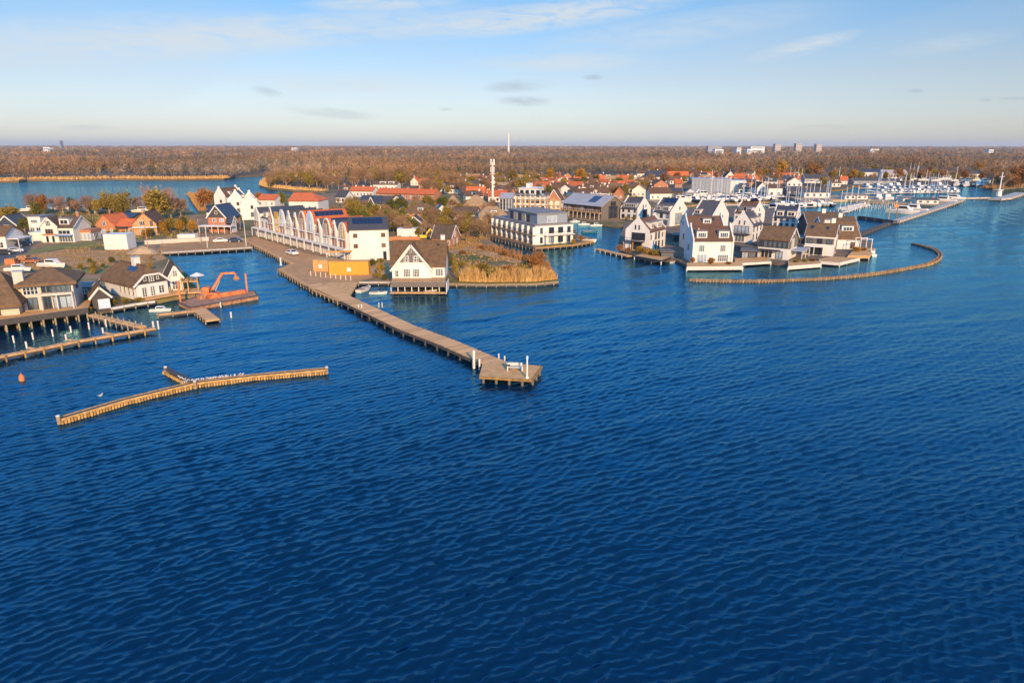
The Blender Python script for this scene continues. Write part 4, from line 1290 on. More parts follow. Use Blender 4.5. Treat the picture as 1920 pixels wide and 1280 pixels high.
# front row
h = villa('white villa with two dormers and pale gable, left end of the front row', (1172, 467), (1215, 472.5), 12.5, 432, 411, 'y', -34, 'tile_brown', dorm=[('r', 0.28, 0.6, 1.9, 1.8, 'white', 2), ('r', 0.70, 0.5, 3.6, 1.9, 'white', 5)])
h.win('f', 0.56, 3.0, 4.2, 2.1, 4, 1, 'frame_dark'); h.slab('balcony', 'f', 0.0, 0.85, 1.6, 2.5, 0.22, 'frame_dark', posts=3, pmat='container_wood', rail=1)
h.win('f', 0.5, 0.2, 3.2, 2.1, 3, 1, 'frame_dark', door=True); h.win('f', 0.42, h.ew + 0.6, 0.4, 1.2, 1, 1, 'frame_dark'); h.win('f', 0.58, h.ew + 0.6, 0.4, 1.2, 1, 1, 'frame_dark')
for a_, w_, z_, q_ in ((0.14, 0.6, 3.2, 1.3), (0.42, 1.1, 2.9, 2.0), (0.60, 1.1, 2.9, 2.0), (0.82, 0.6, 3.2, 1.3), (0.45, 1.1, 0.2, 2.1), (0.62, 1.1, 0.2, 2.1), (0.85, 0.8, 0.3, 1.8)):
    h.win('r', a_, z_, w_, q_, 2 if w_ > 1 else 1, 1, 'frame_dark')
h = villa('bright white villa with two wide white dormers facing the lake, front centre', (1297, 492), (1373, 491), 7.5, 451, 424, 'x', 2, 'tile_brown', dorm=[('f', 0.22, 0.55, 2.7, 1.8, 'white', 4), ('f', 0.76, 0.55, 2.7, 1.8, 'white', 4)])
h.chimney(0.15, 0.2, 0.4, 0.4, h.ew + 2.9, 'brick_red')
for a_ in (0.22, 0.74):
    h.win('f', a_, 2.9, 1.5, 1.7, 3, 1, 'white'); h.panel('shutter', 'f', a_ - 0.105, 2.9, 0.45, 1.7, 'cream', 0.08); h.panel('shutter', 'f', a_ + 0.105, 2.9, 0.45, 1.7, 'cream', 0.08)
h.win('f', 0.24, 0.2, 2.6, 2.0, 3, 1, 'white', 'glass_light', door=True); h.win('f', 0.76, 0.35, 2.8, 1.7, 5, 2, 'white')
h.win('l', 0.5, 2.8, 0.8, 1.6, 1, 1, 'frame_dark'); h.win('r', 0.4, 0.4, 1.6, 1.9, 2, 1, 'frame_dark')
# thatched villas at the right end
h = villa('brown-thatched villa with grey timber gable, round window and grey awning', (1420, 482), (1476, 490), 9, 447, 424, 'x', -36, 'thatch', None, wall='white', t=0.35, board='white', gable='grey_wood')
h.row('f', 6, 3.1, 1.0, 1.6, nx=1, frame='frame_dark', a0=0.0, a1=0.95); h.panel('upper_cladding', 'f', 0.5, 2.9, h.L * 0.99, 2.2, 'dark_wood', 0.03, 0.0); h.win('f', 0.3, 0.2, 3.0, 2.0, 3, 1, 'white', door=True); h.win('f', 0.72, 0.2, 1.8, 2.0, 2, 1, 'frame_dark', door=True)
h.panel('awning', 'f', 0.4, 2.3, 5.5, 0.2, 'frame_dark', 1.6)
h.panel('side_cladding', 'r', 0.5, 2.7, 8.9, 2.4, 'grey_wood', 0.05); h.win('r', 0.42, 1.9, 2.3, 3.4, 4, 1, 'white', off=0.06); h.win('r', 0.5, h.ew + 1.4, 0.7, 0.7, 1, 1, 'white', off=0.07)
h.slab('awning_roof', 'r', 0.25, 1.15, 3.2, 2.2, 0.15, 'grey_wall', posts=3, pmat='pile_pale')
h = villa('brown-thatched villa with two skylights between two other thatched villas', (1507, 476), (1561, 481.5), 9, 440, 418, 'x', -30, 'thatch', None, wall='white', t=0.35, board='white', gable='grey_wood')
h.skylight('f', 0.16, 0.6, 0.8, 1.6); h.skylight('f', 0.7, 0.55, 0.8, 1.8); h.row('f', 3, 3.2, 1.4, 1.4, nx=2, frame='frame_dark'); h.panel('upper_cladding', 'f', 0.5, 3.1, h.L * 0.98, 1.6, 'grey_wood', 0.03)
h.win('f', 0.42, 0.2, 3.2, 1.9, 3, 1, 'frame_dark', door=True); h.win('f', 0.1, 0.4, 0.9, 1.5, 1, 1, 'frame_dark'); h.slab('canopy', 'f', 0.0, 0.72, 1.4, 2.35, 0.3, 'white', posts=3)
h.win('r', 0.35, 2.6, 1.1, 2.6, 1, 2, 'white'); h.win('r', 0.35, 0.3, 1.1, 1.9, 1, 1, 'frame_brown'); h.win('r', 0.5, h.ew + 0.9, 0.4, 0.9, 1, 1, 'white', off=0.07); h.win('r', 0.75, 0.5, 1.4, 3.2, 2, 2, 'frame_dark')
h.chimney(0.62, 0.55, 1.4, 1.0, h.rz + 0.9, 'cream')
h = villa('thatched villa with wide white dormer at the outer corner of the island', (1552, 466), (1610, 466), 10, 447, 415, 'x', -4, 'thatch', None, wall='white', t=0.35, board='white', dorm=[('f', 0.66, 2.0, 3.4, 1.5, 'white', 3)])
h.chimney(0.28, 0.5, 1.2, 1.0, h.rz + 0.9, 'cream'); h.win('f', 0.8, 0.2, 1.6, 1.9, 2, 1, 'frame_brown', door=True)
h = villa('dark-thatched villa with cream chimney, second behind the outer corner', (1540, 452), (1606, 452), 9, 427, 405, 'x', -4, 'thatch_dark', None, wall='white', t=0.35, board='white')
h.chimney(0.6, 0.5, 1.2, 1.0, h.rz + 1.0, 'cream')
h = villa('dark-thatched villa deepest behind the outer corner of the island', (1512, 441), (1584, 441), 9, 418, 397, 'x', -4, 'thatch_dark', None, wall='dark_wood', t=0.35, board='white')
h.chimney(0.5, 0.5, 1.2, 1.0, h.rz + 1.0, 'cream')

# ================================================================ yard and village behind the marina
h = HP('boat_hall', 'large long grey metal boat hall with white end section', (1296, 360), (1368, 362), 22, 336.5, None, ang=-14, cat='hall', wall='shed_grey', roof='metal_roof', flat=True, oh=0.3, t=0.5)
for i in range(11):
    h.panel('cladding_rib', 'f', (i + 0.5) / 11, 0.1, 0.35, h.ew - 0.3, 'grey_wall', 0.12)
MB().box(h.L / 2 + 0.05, h.L / 2 + 10, -h.S / 2 + 3, h.S / 2 - 4, -0.5, h.ew - 0.6).build('end_section', 'white', h.root)
for pl, pr, ey, ry, ax, an, wl, rf, lab in [
        ((1212, 342), (1250, 342), 331, 320, 'x', -6, 'white', 'tile_slate', 'white house with navy solar roof left of the orange-roofed house'),
        ((1252, 342), (1291, 341), 331, 321, 'x', -6, 'white', 'tile_red', 'white house with orange roof and white gable end'),
        ((1303, 341), (1325, 341), 332, 323, 'x', -10, 'white', 'tile_slate', 'small white house with slate roof behind the boat hall'),
        ((1358, 343), (1378, 343), 333, 321, 'y', 0, 'cream', 'tile_brown', 'cream gabled house standing behind the boat hall'),
        ((1419, 366), (1436, 366), 351, 341, 'y', 6, 'white', 'tile_brown', 'narrow white gabled house right of the boat hall'),
        ((1440, 368), (1466, 369), 352, 345, 'x', -8, 'white', 'tile_brown', 'white two-storey boatyard house with brown roof'),
        ((1475, 366), (1506, 367), 356, 349, 'x', -6, 'navy_wood', 'tile_dark', 'dark boatyard shed left of the long grey house'),
        ((1508, 370), (1556, 371), 360, 352, 'x', -6, 'white', 'tile_dark', 'long white house with grey roof on the marina dam'),
        ((1508, 346), (1552, 346), 334, 326, 'x', -4, 'grey_wall', 'tile_dark', 'wide grey barn with bare masts in front'),
        ((1584, 373), (1604, 373), 366, 361, 'x', -3, 'white', 'roof_felt', 'white floating house, left one on the dam'),
        ((1606, 373), (1627, 374), 366, 362, 'x', -3, 'white', 'roof_felt', 'white floating house, right one on the dam'),
        ((1693, 378), (1716, 379), 371, 367.5, 'x', -8, 'white', 'roof_felt', 'small white harbour kiosk beside the houseboat'),
        ((1719, 381), (1760, 384), 374, 370.5, 'x', -12, 'white', 'tile_dark', 'long white houseboat at the outer end of the dam'),
        ((1600, 345), (1680, 346), 338, 334, 'x', -4, 'shed_grey', 'tile_dark', 'long dark low boat shed behind the marina'),
        ((1653, 334), (1700, 334), 324, 318, 'x', -4, 'white', 'metal_roof', 'pale boat shed behind the long dark shed'),
        ((1620, 332), (1652, 332), 322, 316, 'x', -4, 'white', 'tile_slate', 'slate-roofed boat shed left of the pale shed'),
        ((1745, 334), (1790, 334), 326, 321, 'x', -4, 'white', 'roof_felt', 'flat white boat store behind the far pontoons'),
        ((1800, 333), (1846, 334), 325, 320, 'x', -4, 'white', 'tile_dark', 'white boat store near the right-hand wood'),
        ((1231, 371), (1279, 372), 358, 352, 'x', -8, 'dark_wood', 'tile_dark', 'low dark pavilion with pale posts behind the villas'),
        ((1178, 362), (1212, 363), 353, 346, 'x', -8, 'white', 'tile_brown', 'brown-roofed white house left of the dark pavilion'),
        ((1213, 366), (1232, 366), 356, 348, 'y', -4, 'white', 'tile_brown', 'white A-gabled house next to the dark pavilion'),
        ((1155, 350), (1190, 350), 343, 337, 'x', -6, 'white', 'tile_red', 'red-roofed white house right of the village centre'),
        ((1126, 349), (1154, 349), 342, 336, 'x', -6, 'white', 'tile_red', 'red-roofed white house left of another red roof'),
        ((1195, 333), (1240, 333), 325, 318.5, 'x', -4, 'cream', 'tile_brown', 'long cream house with brown roof at the wood edge'),
        ((1330, 352), (1352, 352), 343, 337, 'x', -6, 'cream', 'tile_brown', 'low brown-roofed house just behind the boat hall'),
        ((1390, 350), (1418, 350), 341, 335, 'x', -6, 'brick_red', 'tile_brown', 'brick house with brown roof right of the hall end')]:
    hh = HP('village_house', lab, pl, pr, 9, ey, ry, ax, ang=an, wall=wl, roof=rf, oh=0.3, board='white' if wl != 'white' else None)
    n = max(2, int(hh.frame('f')[2] / 3.2))
    hh.row('f', n, min(0.9, hh.ew * 0.3), 1.3, min(1.5, hh.ew * 0.45), nx=2, frame='frame_dark' if wl == 'white' else 'white')
    if hh.ew > 5:
        hh.row('f', n, hh.ew * 0.62, 1.2, 1.2, nx=2, frame='frame_dark' if wl == 'white' else 'white')
    if ax == 'x':
        hh.win('r', 0.5, min(1.0, hh.ew * 0.3), 1.6, min(1.4, hh.ew * 0.45), frame='frame_dark')
    if rf != 'roof_felt' and random.random() < 0.6:
        hh.chimney(random.choice((0.12, 0.85)), 0.5, 0.8, 0.7, hh.rz + 0.8, random.choice(('brick_red', 'white')))

# the village roofs beyond: one loop, each house placed and labelled by its own look
vill = [(870, 348, 14, 'tile_red', 'white'), (888, 346, 16, 'tile_red', 'brick_red'), (893, 356, 18, 'tile_brown', 'cream'), (905, 343, 12, 'tile_brown', 'white'), (918, 352, 14, 'tile_red', 'white'),
        (940, 351, 14, 'thatch_pale', 'cream'), (960, 349, 14, 'tile_dark', 'white'), (984, 347, 16, 'tile_red', 'white'), (1002, 352, 16, 'tile_red', 'cream'), (1018, 345, 14, 'tile_brown', 'brick_red'),
        (1030, 352, 16, 'tile_brown', 'white'), (1046, 346, 16, 'tile_red', 'white'), (1060, 354, 18, 'thatch', 'cream'), (1075, 347, 14, 'tile_red', 'brick_red'), (1088, 357, 18, 'tile_brown', 'white'),
        (1100, 348, 14, 'tile_brown', 'cream'), (1112, 360, 18, 'tile_red', 'white'), (1140, 362, 22, 'tile_red', 'white'), (1120, 371, 20, 'tile_brown', 'white'), (1150, 374, 18, 'tile_red', 'brick_red'),
        (785, 352, 16, 'tile_red', 'brick_orange'), (805, 353, 16, 'tile_red', 'white'), (800, 345, 12, 'tile_dark', 'white'), (770, 348, 14, 'tile_red', 'cream'), (845, 352, 14, 'tile_brown', 'white'),
        (640, 368, 16, 'tile_brown', 'cream'), (630, 380, 18, 'tile_dark', 'white'), (620, 346, 16, 'tile_slate', 'dark_wood'), (1170, 339, 14, 'tile_brown', 'cream'), (1210, 352, 16, 'tile_brown', 'white'),
        (1265, 352, 14, 'tile_red', 'brick_red'), (1385, 362, 18, 'tile_dark', 'white'), (1560, 350, 16, 'tile_brown', 'white'), (1575, 345, 14, 'tile_red', 'cream'), (1450, 340, 14, 'tile_brown', 'cream'), (1480, 348, 16, 'tile_dark', 'white')]
cn = {'tile_red': 'red', 'tile_brown': 'brown', 'tile_dark': 'dark grey', 'tile_slate': 'slate blue', 'thatch': 'brown thatched', 'thatch_pale': 'pale thatched'}
wn = {'white': 'white', 'brick_red': 'red brick', 'cream': 'cream', 'brick_orange': 'orange brick', 'dark_wood': 'dark timber'}


def sector(x):
    for lim, s_ in ((700, 'behind the quay terrace'), (860, 'behind the long red terrace'), (925, 'left of the lattice mast'), (1010, 'just right of the lattice mast'), (1070, 'behind the stepped white block'), (1200, 'behind the metal-roofed block'),
                    (1320, 'behind the island villas'), (1500, 'by the boat hall')):
        if x < lim:
            return s_
    return 'behind the marina dam'


for x, y, w, rf, wl in vill:
    an = random.uniform(-25, 15)
    pxm = 1280.0 / (G(x, y).y)
    hh = HP('village_house', '%s house with %s roof %s' % (wn[wl], cn[rf], sector(x)), (x, y), (x + w, y), random.uniform(7, 9), y - 3.1 * pxm, y - 6.6 * pxm, random.choice('xxy'), ang=an, wall=wl, roof=rf, oh=0.3,
            group='village houses %s' % sector(x))
    n = max(2, int(hh.frame('f')[2] / 2.6))
    hh.row('f', n, 0.8, 1.2, 1.3, nx=2, frame='white' if wl != 'white' else 'frame_dark')
    if random.random() < 0.7:
        hh.chimney(random.choice((0.12, 0.88)), 0.5, 0.8, 0.7, hh.rz + 0.8, random.choice(('brick_red', 'white')))
    if random.random() < 0.4 and hh.axis == 'x':
        hh.dormer('f', 0.5, hh.ew + 0.7, 2.2, 1.3, nx=2)

# more roofs tucked among the trees, wherever the ground is still free
occ = []
for o_ in COL.objects:
    if o_.parent is None and o_.get('category') in ('house', 'villa', 'building', 'hall', 'container'):
        occ.append((o_.location.x, o_.location.y))
rv = random.Random(5)
placed = 0
for _ in range(1600):
    if placed >= 95:
        break
    zone = rv.choice(((820, 338, 930, 366), (860, 340, 930, 384), (930, 338, 1060, 358), (1050, 338, 1230, 376), (1050, 338, 1230, 376), (1230, 334, 1500, 352), (1000, 352, 1060, 366)))
    x, y = rv.uniform(zone[0], zone[2]), rv.uniform(zone[1], zone[3])
    p = G(x, y)
    if any((p.x - ox) ** 2 + (p.y - oy) ** 2 < 13.0 ** 2 for ox, oy in occ):
        continue
    occ.append((p.x, p.y))
    rf = rv.choice(('tile_red', 'tile_red', 'tile_brown', 'tile_brown', 'tile_dark', 'thatch', 'thatch_pale'))
    wl = rv.choice(('white', 'white', 'cream', 'brick_red', 'brick_orange'))
    pxm = 1280.0 / p.y
    w = rv.uniform(8, 13) * pxm
    e_ = rv.uniform(2.7, 4.2)
    hh = HP('village_house', '%s house with %s roof %s' % (wn[wl], cn[rf], sector(x)), (x, y), (x + w, y), rv.uniform(7, 9), y - e_ * pxm, y - (e_ + rv.uniform(2.8, 3.8)) * pxm, rv.choice('xxy'), ang=rv.uniform(-30, 18), wall=wl, roof=rf, oh=0.3,
            group='village houses %s' % sector(x))
    hh.row('f', max(2, int(hh.frame('f')[2] / 2.6)), 0.8, 1.2, 1.3, nx=2, frame='white' if wl != 'white' else 'frame_dark')
    if rv.random() < 0.7:
        hh.chimney(rv.choice((0.12, 0.88)), 0.5, 0.8, 0.7, hh.rz + 0.8, rv.choice(('brick_red', 'white')))
    if rv.random() < 0.4 and hh.axis == 'x':
        hh.dormer('f', 0.5, hh.ew + 0.7, 2.2, 1.3, nx=2)
    placed += 1

# far town on the horizon
for px, py, w, yt, lab, mt in ((1458, 284, 11, 270, 'leftmost of three tower blocks on the horizon', 'hazy_brick'), (1497, 284, 11, 269, 'middle one of three tower blocks on the horizon', 'hazy_brick'), (1535, 284, 10, 270, 'rightmost of three tower blocks on the horizon', 'hazy_brick'),
                               (1348, 288.5, 16, 280, 'low pale office block at the left of the far town', 'hazy_white'), (1385, 288, 8, 277, 'white slab block in the far town', 'hazy_white'), (1404, 288, 7, 279.5, 'small white block right of the far town slab', 'hazy_white'),
                               (1340, 286, 26, 274, 'long grey slab on the horizon above the far town', 'shed_grey'), (1420, 285.5, 26, 275, 'long cream block between far slab and tower blocks', 'hazy_white'),
                               (1640, 285, 16, 279, 'flat white hall far behind the marina', 'hazy_white'), (1858, 287, 9, 280, 'white hall at the far right horizon', 'hazy_white'), (88, 284, 12, 277, 'flat white hall at the far left horizon', 'hazy_white'), (114, 281, 3, 265, 'small grey tower at the far left horizon', 'shed_grey'),
                               (552, 283, 10, 277.8, 'low white block on the horizon left of centre', 'hazy_white')):
    hh = HP('far_building', lab, (px - w / 2, py), (px + w / 2, py), 25, yt, None, z=5, ang=0, cat='building', wall=mt, roof='roof_felt', flat=True, oh=0, t=1.0, plinth=5)
    nfl = max(1, int(hh.ew / 9))
    for fl in range(nfl):
        hh.panel('window_band', 'f', 0.5, hh.ew * (fl + 0.4) / nfl, hh.L * 0.85, hh.ew / nfl * 0.35, 'shed_grey', 0.4)
t_ = thing('radio_tower', 'white slender transmission tower on the horizon', 'tower', tuple(G(953.5, 287, 3)))
Yd = G(953.5, 287, 3).y
top = ZAT(953.5, 248, Yd)
kk = Yd / 1280.0
MB().tube((0, 0, 0), (0, 0, (top - 3) * 0.78), 3.2 * kk * 0.62, 2.2 * kk * 0.6, 10).build('shaft', 'white', t_)
MB().tube((0, 0, (top - 3) * 0.76), (0, 0, (top - 3) * 0.88), 2.7 * kk * 0.65, 2.7 * kk * 0.65, 10).build('head', 'white', t_)
MB().tube((0, 0, (top - 3) * 0.88), (0, 0, top - 3), 1.4 * kk * 0.6, 0.9 * kk * 0.5, 8).build('antenna', 'white', t_)

p = G(924, 392, 0.8)
hm = ZAT(924, 298, p.y) - 0.8
t_ = thing('telecom_mast', 'tall pale telecom mast with antenna panels behind pyramid thatched roof', 'mast', tuple(p))
MB().tube((0, 0, 0), (0, 0, hm * 0.93), 0.65, 0.42, 10).build('pole', 'pile_pale', t_)
MB().box(-2.2, 2.2, -1.5, 1.5, -0.1, 2.8).build('equipment_cabin', 'shed_grey', t_)
pn = MB().box(-0.22, 0.22, -0.12, 0.12, 0, 2.6).mesh('antenna_panel', 'white')
for k in range(6):
    t = k * math.pi / 3
    obj('antenna_panel', pn, t_, (0.85 * math.cos(t), 0.85 * math.sin(t), hm - 2.7), t)
    obj('antenna_panel', pn, t_, (0.8 * math.cos(t + 0.5), 0.8 * math.sin(t + 0.5), hm - 6.2), t)
MB().tube((0, 0, hm - 7), (0, 0, hm - 6.7), 1.2, 1.2, 10).tube((0, 0, hm - 3), (0, 0, hm - 2.8), 1.1, 1.1, 10).build('platform', 'pile_pale', t_)
dm = MB().tube((0, -0.5, 0), (0, -0.9, 0), 0.5, 0.5, 10).mesh('dish', 'white')
for z in (0.62, 0.52):
    obj('dish', dm, t_, (0.5, 0, hm * z))

# ================================================================ piers and breakwaters
def offset_line(pts, w):
    """left/right offset of a polyline (world XY)"""
    L, R = [], []
    n = len(pts)
    for i in range(n):
        d = (Vector(pts[min(i + 1, n - 1)]) - Vector(pts[max(i - 1, 0)])).normalized()
        s = Vector((-d.y, d.x, 0)) * w / 2
        L.append(Vector(pts[i]) + s)
        R.append(Vector(pts[i]) - s)
    return L, R


def walk(pts, step):
    """evenly spaced points with direction along a polyline"""
    out = []
    carry = 0.0
    for a, b in zip(pts[:-1], pts[1:]):
        a, b = Vector(a), Vector(b)
        ln = (b - a).length
        d = (b - a).normalized()
        t = carry
        while t < ln:
            out.append((a + d * t, d))
            t += step
        carry = t - ln
    return out


_pm = {}


def pile_mesh(r, h, mat, n=7):
    k = (r, h, mat)
    if k not in _pm:
        _pm[k] = MB().tube((0, 0, -1.0), (0, 0, h), r, r * 0.95, n).mesh('pile', mat)
    return _pm[k]


def jetty(name, label, px, w, zt, mat='deck', pile_step=4.0, pile='pile_wood', pr=0.14, head=0.0, beam='deck_dark', cat='jetty', th=0.25, boards=False, group=None):
    pts = [G(x, y, zt) for x, y in px]
    o0 = Vector((pts[0].x, pts[0].y, 0))
    t = thing(name, label, cat, tuple(o0), group=group)
    pts = [p - o0 for p in pts]
    L, R = offset_line(pts, w)
    if boards:
        # planks laid across the deck, each a board of its own
        me = MB().box(-w / 2 + 0.02, w / 2 - 0.02, -boards / 2 + 0.02, boards / 2 - 0.02, zt - 0.08, zt).mesh('deck_board', 'deck_board')
        for p, d in walk(pts, boards):
            obj('deck_board', me, t, (p.x, p.y, random.uniform(-0.012, 0.012)), math.atan2(d.y, d.x) - math.pi / 2)
        zz = zt - 0.09
    else:
        zz = zt
    MB().prism([tuple(p)[:2] for p in L] + [tuple(p)[:2] for p in R[::-1]], zz - th, zz).build('deck', mat, t)
    for S in (L, R):
        b = MB()
        for p, q in zip(S[:-1], S[1:]):
            b.beam(p + Vector((0, 0, -th - 0.12)), q + Vector((0, 0, -th - 0.12)), 0.16, 0.32)
        b.build('edge_beam', beam, t)
    pm = pile_mesh(pr, zt + head, pile)
    for p, d in walk(pts, pile_step):
        s = Vector((-d.y, d.x, 0)) * (w / 2 + pr * 0.6)
        obj('pile', pm, t, (p.x + s.x, p.y + s.y, 0))
        obj('pile', pm, t, (p.x - s.x, p.y - s.y, 0))
    return t


# the long pier with its end platform
t = jetty('long_pier', 'long straight timber pier running out to the square end platform', [(588, 533), (645, 558), (760, 612), (840, 642), (938, 684)], 3.2, 1.0, 'deck_dark', 3.3, 'deck_dark', 0.16, -0.3, boards=0.56)  # dark pile colour stands in for the shadow under the pier
o0 = t.location.copy()
plat = [G(x, y, 1.0) - Vector((o0.x, o0.y, 0)) for x, y in ((899, 705.5), (997, 712), (1016.5, 686), (966, 681.5), (930, 675), (905, 682))]
MB().prism([tuple(p)[:2] for p in plat], 0.76, 1.005).build('end_platform', 'deck', t)
e = MB()
for a, b in zip(plat[:3], plat[1:4]):
    e.beam(Vector((a.x, a.y, 0.87)), Vector((b.x, b.y, 0.87)), 0.2, 0.30)
e.build('platform_edge', 'pile_gold', t)
for a, b, n in ((plat[0], plat[1], 4), (plat[1], plat[2], 3)):
    for i in range(n):
        p = a.lerp(b, (i + 0.3) / n)
        obj('pile', pile_mesh(0.2, 0.75, 'grey_wood'), t, (p.x, p.y + 0.35, 0))
# boards across platform
ax = (plat[1] - plat[0]).normalized()
root = MB().prism([tuple(G(x, y, 1.2) - Vector((o0.x, o0.y, 0)))[:2] for x, y in ((588, 541), (640, 562.5), (655, 553.5), (672, 527), (618, 528))], 0.6, 0.95)
o = root.build('pier_forecourt', 'deck')
o.location = (o0.x, o0.y, 0)
o['kind'] = 'structure'


def water_post(label, x, y, ytop, r=0.13, mat='pile_pale', cat='post', name='mooring_post', group=None, cap=True):
    p = G(x, y, 0)
    h = ZAT(x, ytop, p.y)
    o = thing(name, label, cat, tuple(p), group=group)
    MB().tube((0, 0, -1), (0, 0, h * 0.86), r, r * 0.95, 8).build('shaft', mat, o)
    MB().tube((0, 0, h * 0.86), (0, 0, h), r * 1.08, r * 1.0, 8).build('cap', 'white', o)
    return o


water_post('tall pale mooring post beside the pier just before the end platform', 889, 690, 657, 0.2)
water_post('shorter pale mooring post in the angle of pier and platform', 899.5, 693, 673, 0.14)
water_post('left one of two short posts behind the end platform', 935.5, 677, 663, 0.11)
water_post('right one of two short posts behind the end platform', 946.5, 680, 667, 0.11)
water_post('left post of the pair on the near side of the pier', 673, 586, 571, 0.11)
water_post('right post of the pair on the near side of the pier', 679, 587, 571, 0.11)
water_post('left post of the pair on the far side of the pier', 711, 577, 567, 0.09)
water_post('right post of the pair on the far side of the pier', 717, 577, 567, 0.09)

# navigation post, bench and bin on the platform
p = G(988.5, 708.5, 1.005)
hm = ZAT(988.5, 667, p.y) - 1.005
o = thing('navigation_post', 'tall white navigation post at the corner of the pier platform', 'post', tuple(p))
MB().tube((0, 0, 0), (0, 0, hm * 0.85), 0.13, 0.11, 10).build('shaft', 'white', o)
MB().tube((0, 0, hm * 0.85), (0, 0, hm), 0.16, 0.15, 10).build('lamp_head', 'pale_blue', o)
MB().tube((0, 0, 0), (0, 0, 0.2), 0.24, 0.2, 10).build('foot', 'white', o)
p = G(966, 694, 1.005)
o = thing('platform_bench', 'pale wooden bench with high ends on the pier platform', 'bench', tuple(p), math.radians(-6))
for k in range(3):
    MB().box(-0.95, 0.95, -0.32 + k * 0.17, -0.18 + k * 0.17, 0.44, 0.49).build('seat_slat', 'pile_pale', o)
for k in range(3):
    MB().box(-0.95, 0.95, 0.22, 0.27, 0.58 + k * 0.16, 0.70 + k * 0.16).build('back_slat', 'pile_pale', o)
for x in (-0.98, 0.98):
    MB().box(x - 0.08, x + 0.08, -0.34, 0.30, 0, 0.62).build('end_panel', 'white', o)
p = G(953, 693, 1.005)
o = thing('litter_bin', 'small dark litter bin left of the pier bench', 'bin', tuple(p))
MB().tube((0, 0, 0), (0, 0, 0.85), 0.22, 0.27, 10).build('body', 'frame_dark', o)
MB().tube((0, 0, 0.85), (0, 0, 0.93), 0.29, 0.25, 10).build('lid', 'white', o)

# breakwater in the foreground left: capping walkway on two rows of stout piles
zb = 0.66
line = [G(x, y, zb) for x, y in ((112, 783), (232, 748), (365, 715.5), (480, 702), (612, 690))]
o0 = Vector((line[0].x, line[0].y, 0))
t = thing('timber_breakwater', 'low golden timber breakwater with bent line in the foreground', 'breakwater', tuple(o0))
ln = [p - o0 for p in line]
L, R = offset_line(ln, 0.85)
MB().prism([tuple(p)[:2] for p in L] + [tuple(p)[:2] for p in R[::-1]], 0.42, 0.56).build('walkway', 'deck_dark', t)
for S in (L, R):
    b = MB()
    for p, q in zip(S[:-1], S[1:]):
        b.beam(p + Vector((0, 0, zb - 0.18 - p.z)), q + Vector((0, 0, zb - 0.18 - q.z)), 0.18, 0.26)
    b.build('waling', 'pile_gold', t)
pm = [MB().tube((0, 0, -1.0), (0, 0, hh), 0.16, 0.15, 7).mesh('pile', 'pile_gold') for hh in (0.45, 0.38, 0.5)]
for p, d in walk(ln, 0.345):
    s = Vector((-d.y, d.x, 0)) * 0.54
    obj('pile', random.choice(pm), t, (p.x - s.x, p.y - s.y, 0))
    obj('pile', random.choice(pm), t, (p.x + s.x, p.y + s.y, 0))
sp = [G(x, y, zb) - o0 for x, y in ((312, 691), (362, 716))]
MB().beam(sp[0] + Vector((0, 0, 0.0)), sp[1] + Vector((0, 0, 0.0)), 0.7, 0.2).build('spur_walkway', 'deck_dark', t)
for p, d in walk(sp, 0.55):
    s = Vector((-d.y, d.x, 0)) * 0.42
    obj('pile', pm[1], t, (p.x - s.x, p.y - s.y, 0))
    obj('pile', pm[1], t, (p.x + s.x, p.y + s.y, 0))
for x, y, nm in ((110, 786, 0), (613, 693, 0), (366, 720, 0), (311, 693, 0)):
    p = G(x, y, 0.6) - o0
    q = obj('end_post', MB().tube((0, 0, -1), (0, 0, 0.95), 0.2, 0.2, 9).mesh('end_post', 'pile_wood'), t, (p.x, p.y, 0))
    obj('post_cap', MB().tube((0, 0, 0.95), (0, 0, 1.05), 0.23, 0.2, 9).mesh('post_cap', 'pile_pale'), q)

# gulls along it
gb = MB().ell((0, 0, 0.14), (0.20, 0.09, 0.09), 8, 5).ell((0.17, 0, 0.27), (0.065, 0.055, 0.06), 6, 4).add([(-0.15, -0.05, 0.16), (-0.15, 0.05, 0.16), (-0.36, 0, 0.17)], [(0, 1, 2)]).mesh('body', 'white', True)
gw = MB().ell((-0.05, 0, 0.17), (0.2, 0.095, 0.06), 8, 4).mesh('wings', 'shed_grey', True)
gl = MB().tube((0, -0.03, 0), (0, -0.03, 0.1), 0.01, 0.01, 4).tube((0, 0.03, 0), (0, 0.03, 0.1), 0.01, 0.01, 4).tube((0.22, 0, 0.26), (0.3, 0, 0.25), 0.018, 0.004, 4).mesh('legs', 'ochre_paint')


def gull(p, rz, label, group, k=1.0):
    g = thing('gull', label, 'gull', tuple(p), rz, group)
    for nm, me in (('body', gb), ('wings', gw), ('legs', gl)):
        obj(nm, me, g)
    g.scale = (k, k, k)


Lw, Rw = offset_line(line, 1.05)
pw = walk(Lw, 0.1)
i0 = int(len(pw) * 0.40)
for i in range(26):
    p, d = pw[min(len(pw) - 1, int(len(pw) * (0.44 + 0.24 * (i + random.uniform(-0.3, 0.3)) / 26)))]
    gull(Vector((p.x, p.y, 0.62)), random.uniform(0, 6.28), 'white gull perched in the row along the breakwater top', 'gulls perched along the breakwater', 0.95)
ps = walk([G(318, 694, 1.12), G(356, 713, 1.12)], 0.1)
for i in range(7):
    p, d = ps[min(len(ps) - 1, int(len(ps) * (0.45 + 0.07 * i)))]
    gull(Vector((p.x, p.y, 0.76)), random.uniform(0, 6.28), 'white gull perched on the short breakwater spur', 'gulls perched on the spur', 0.95)
gull(G(189, 744, -0.06), 0.6, 'single white gull afloat left of the breakwater', None, 1.3)

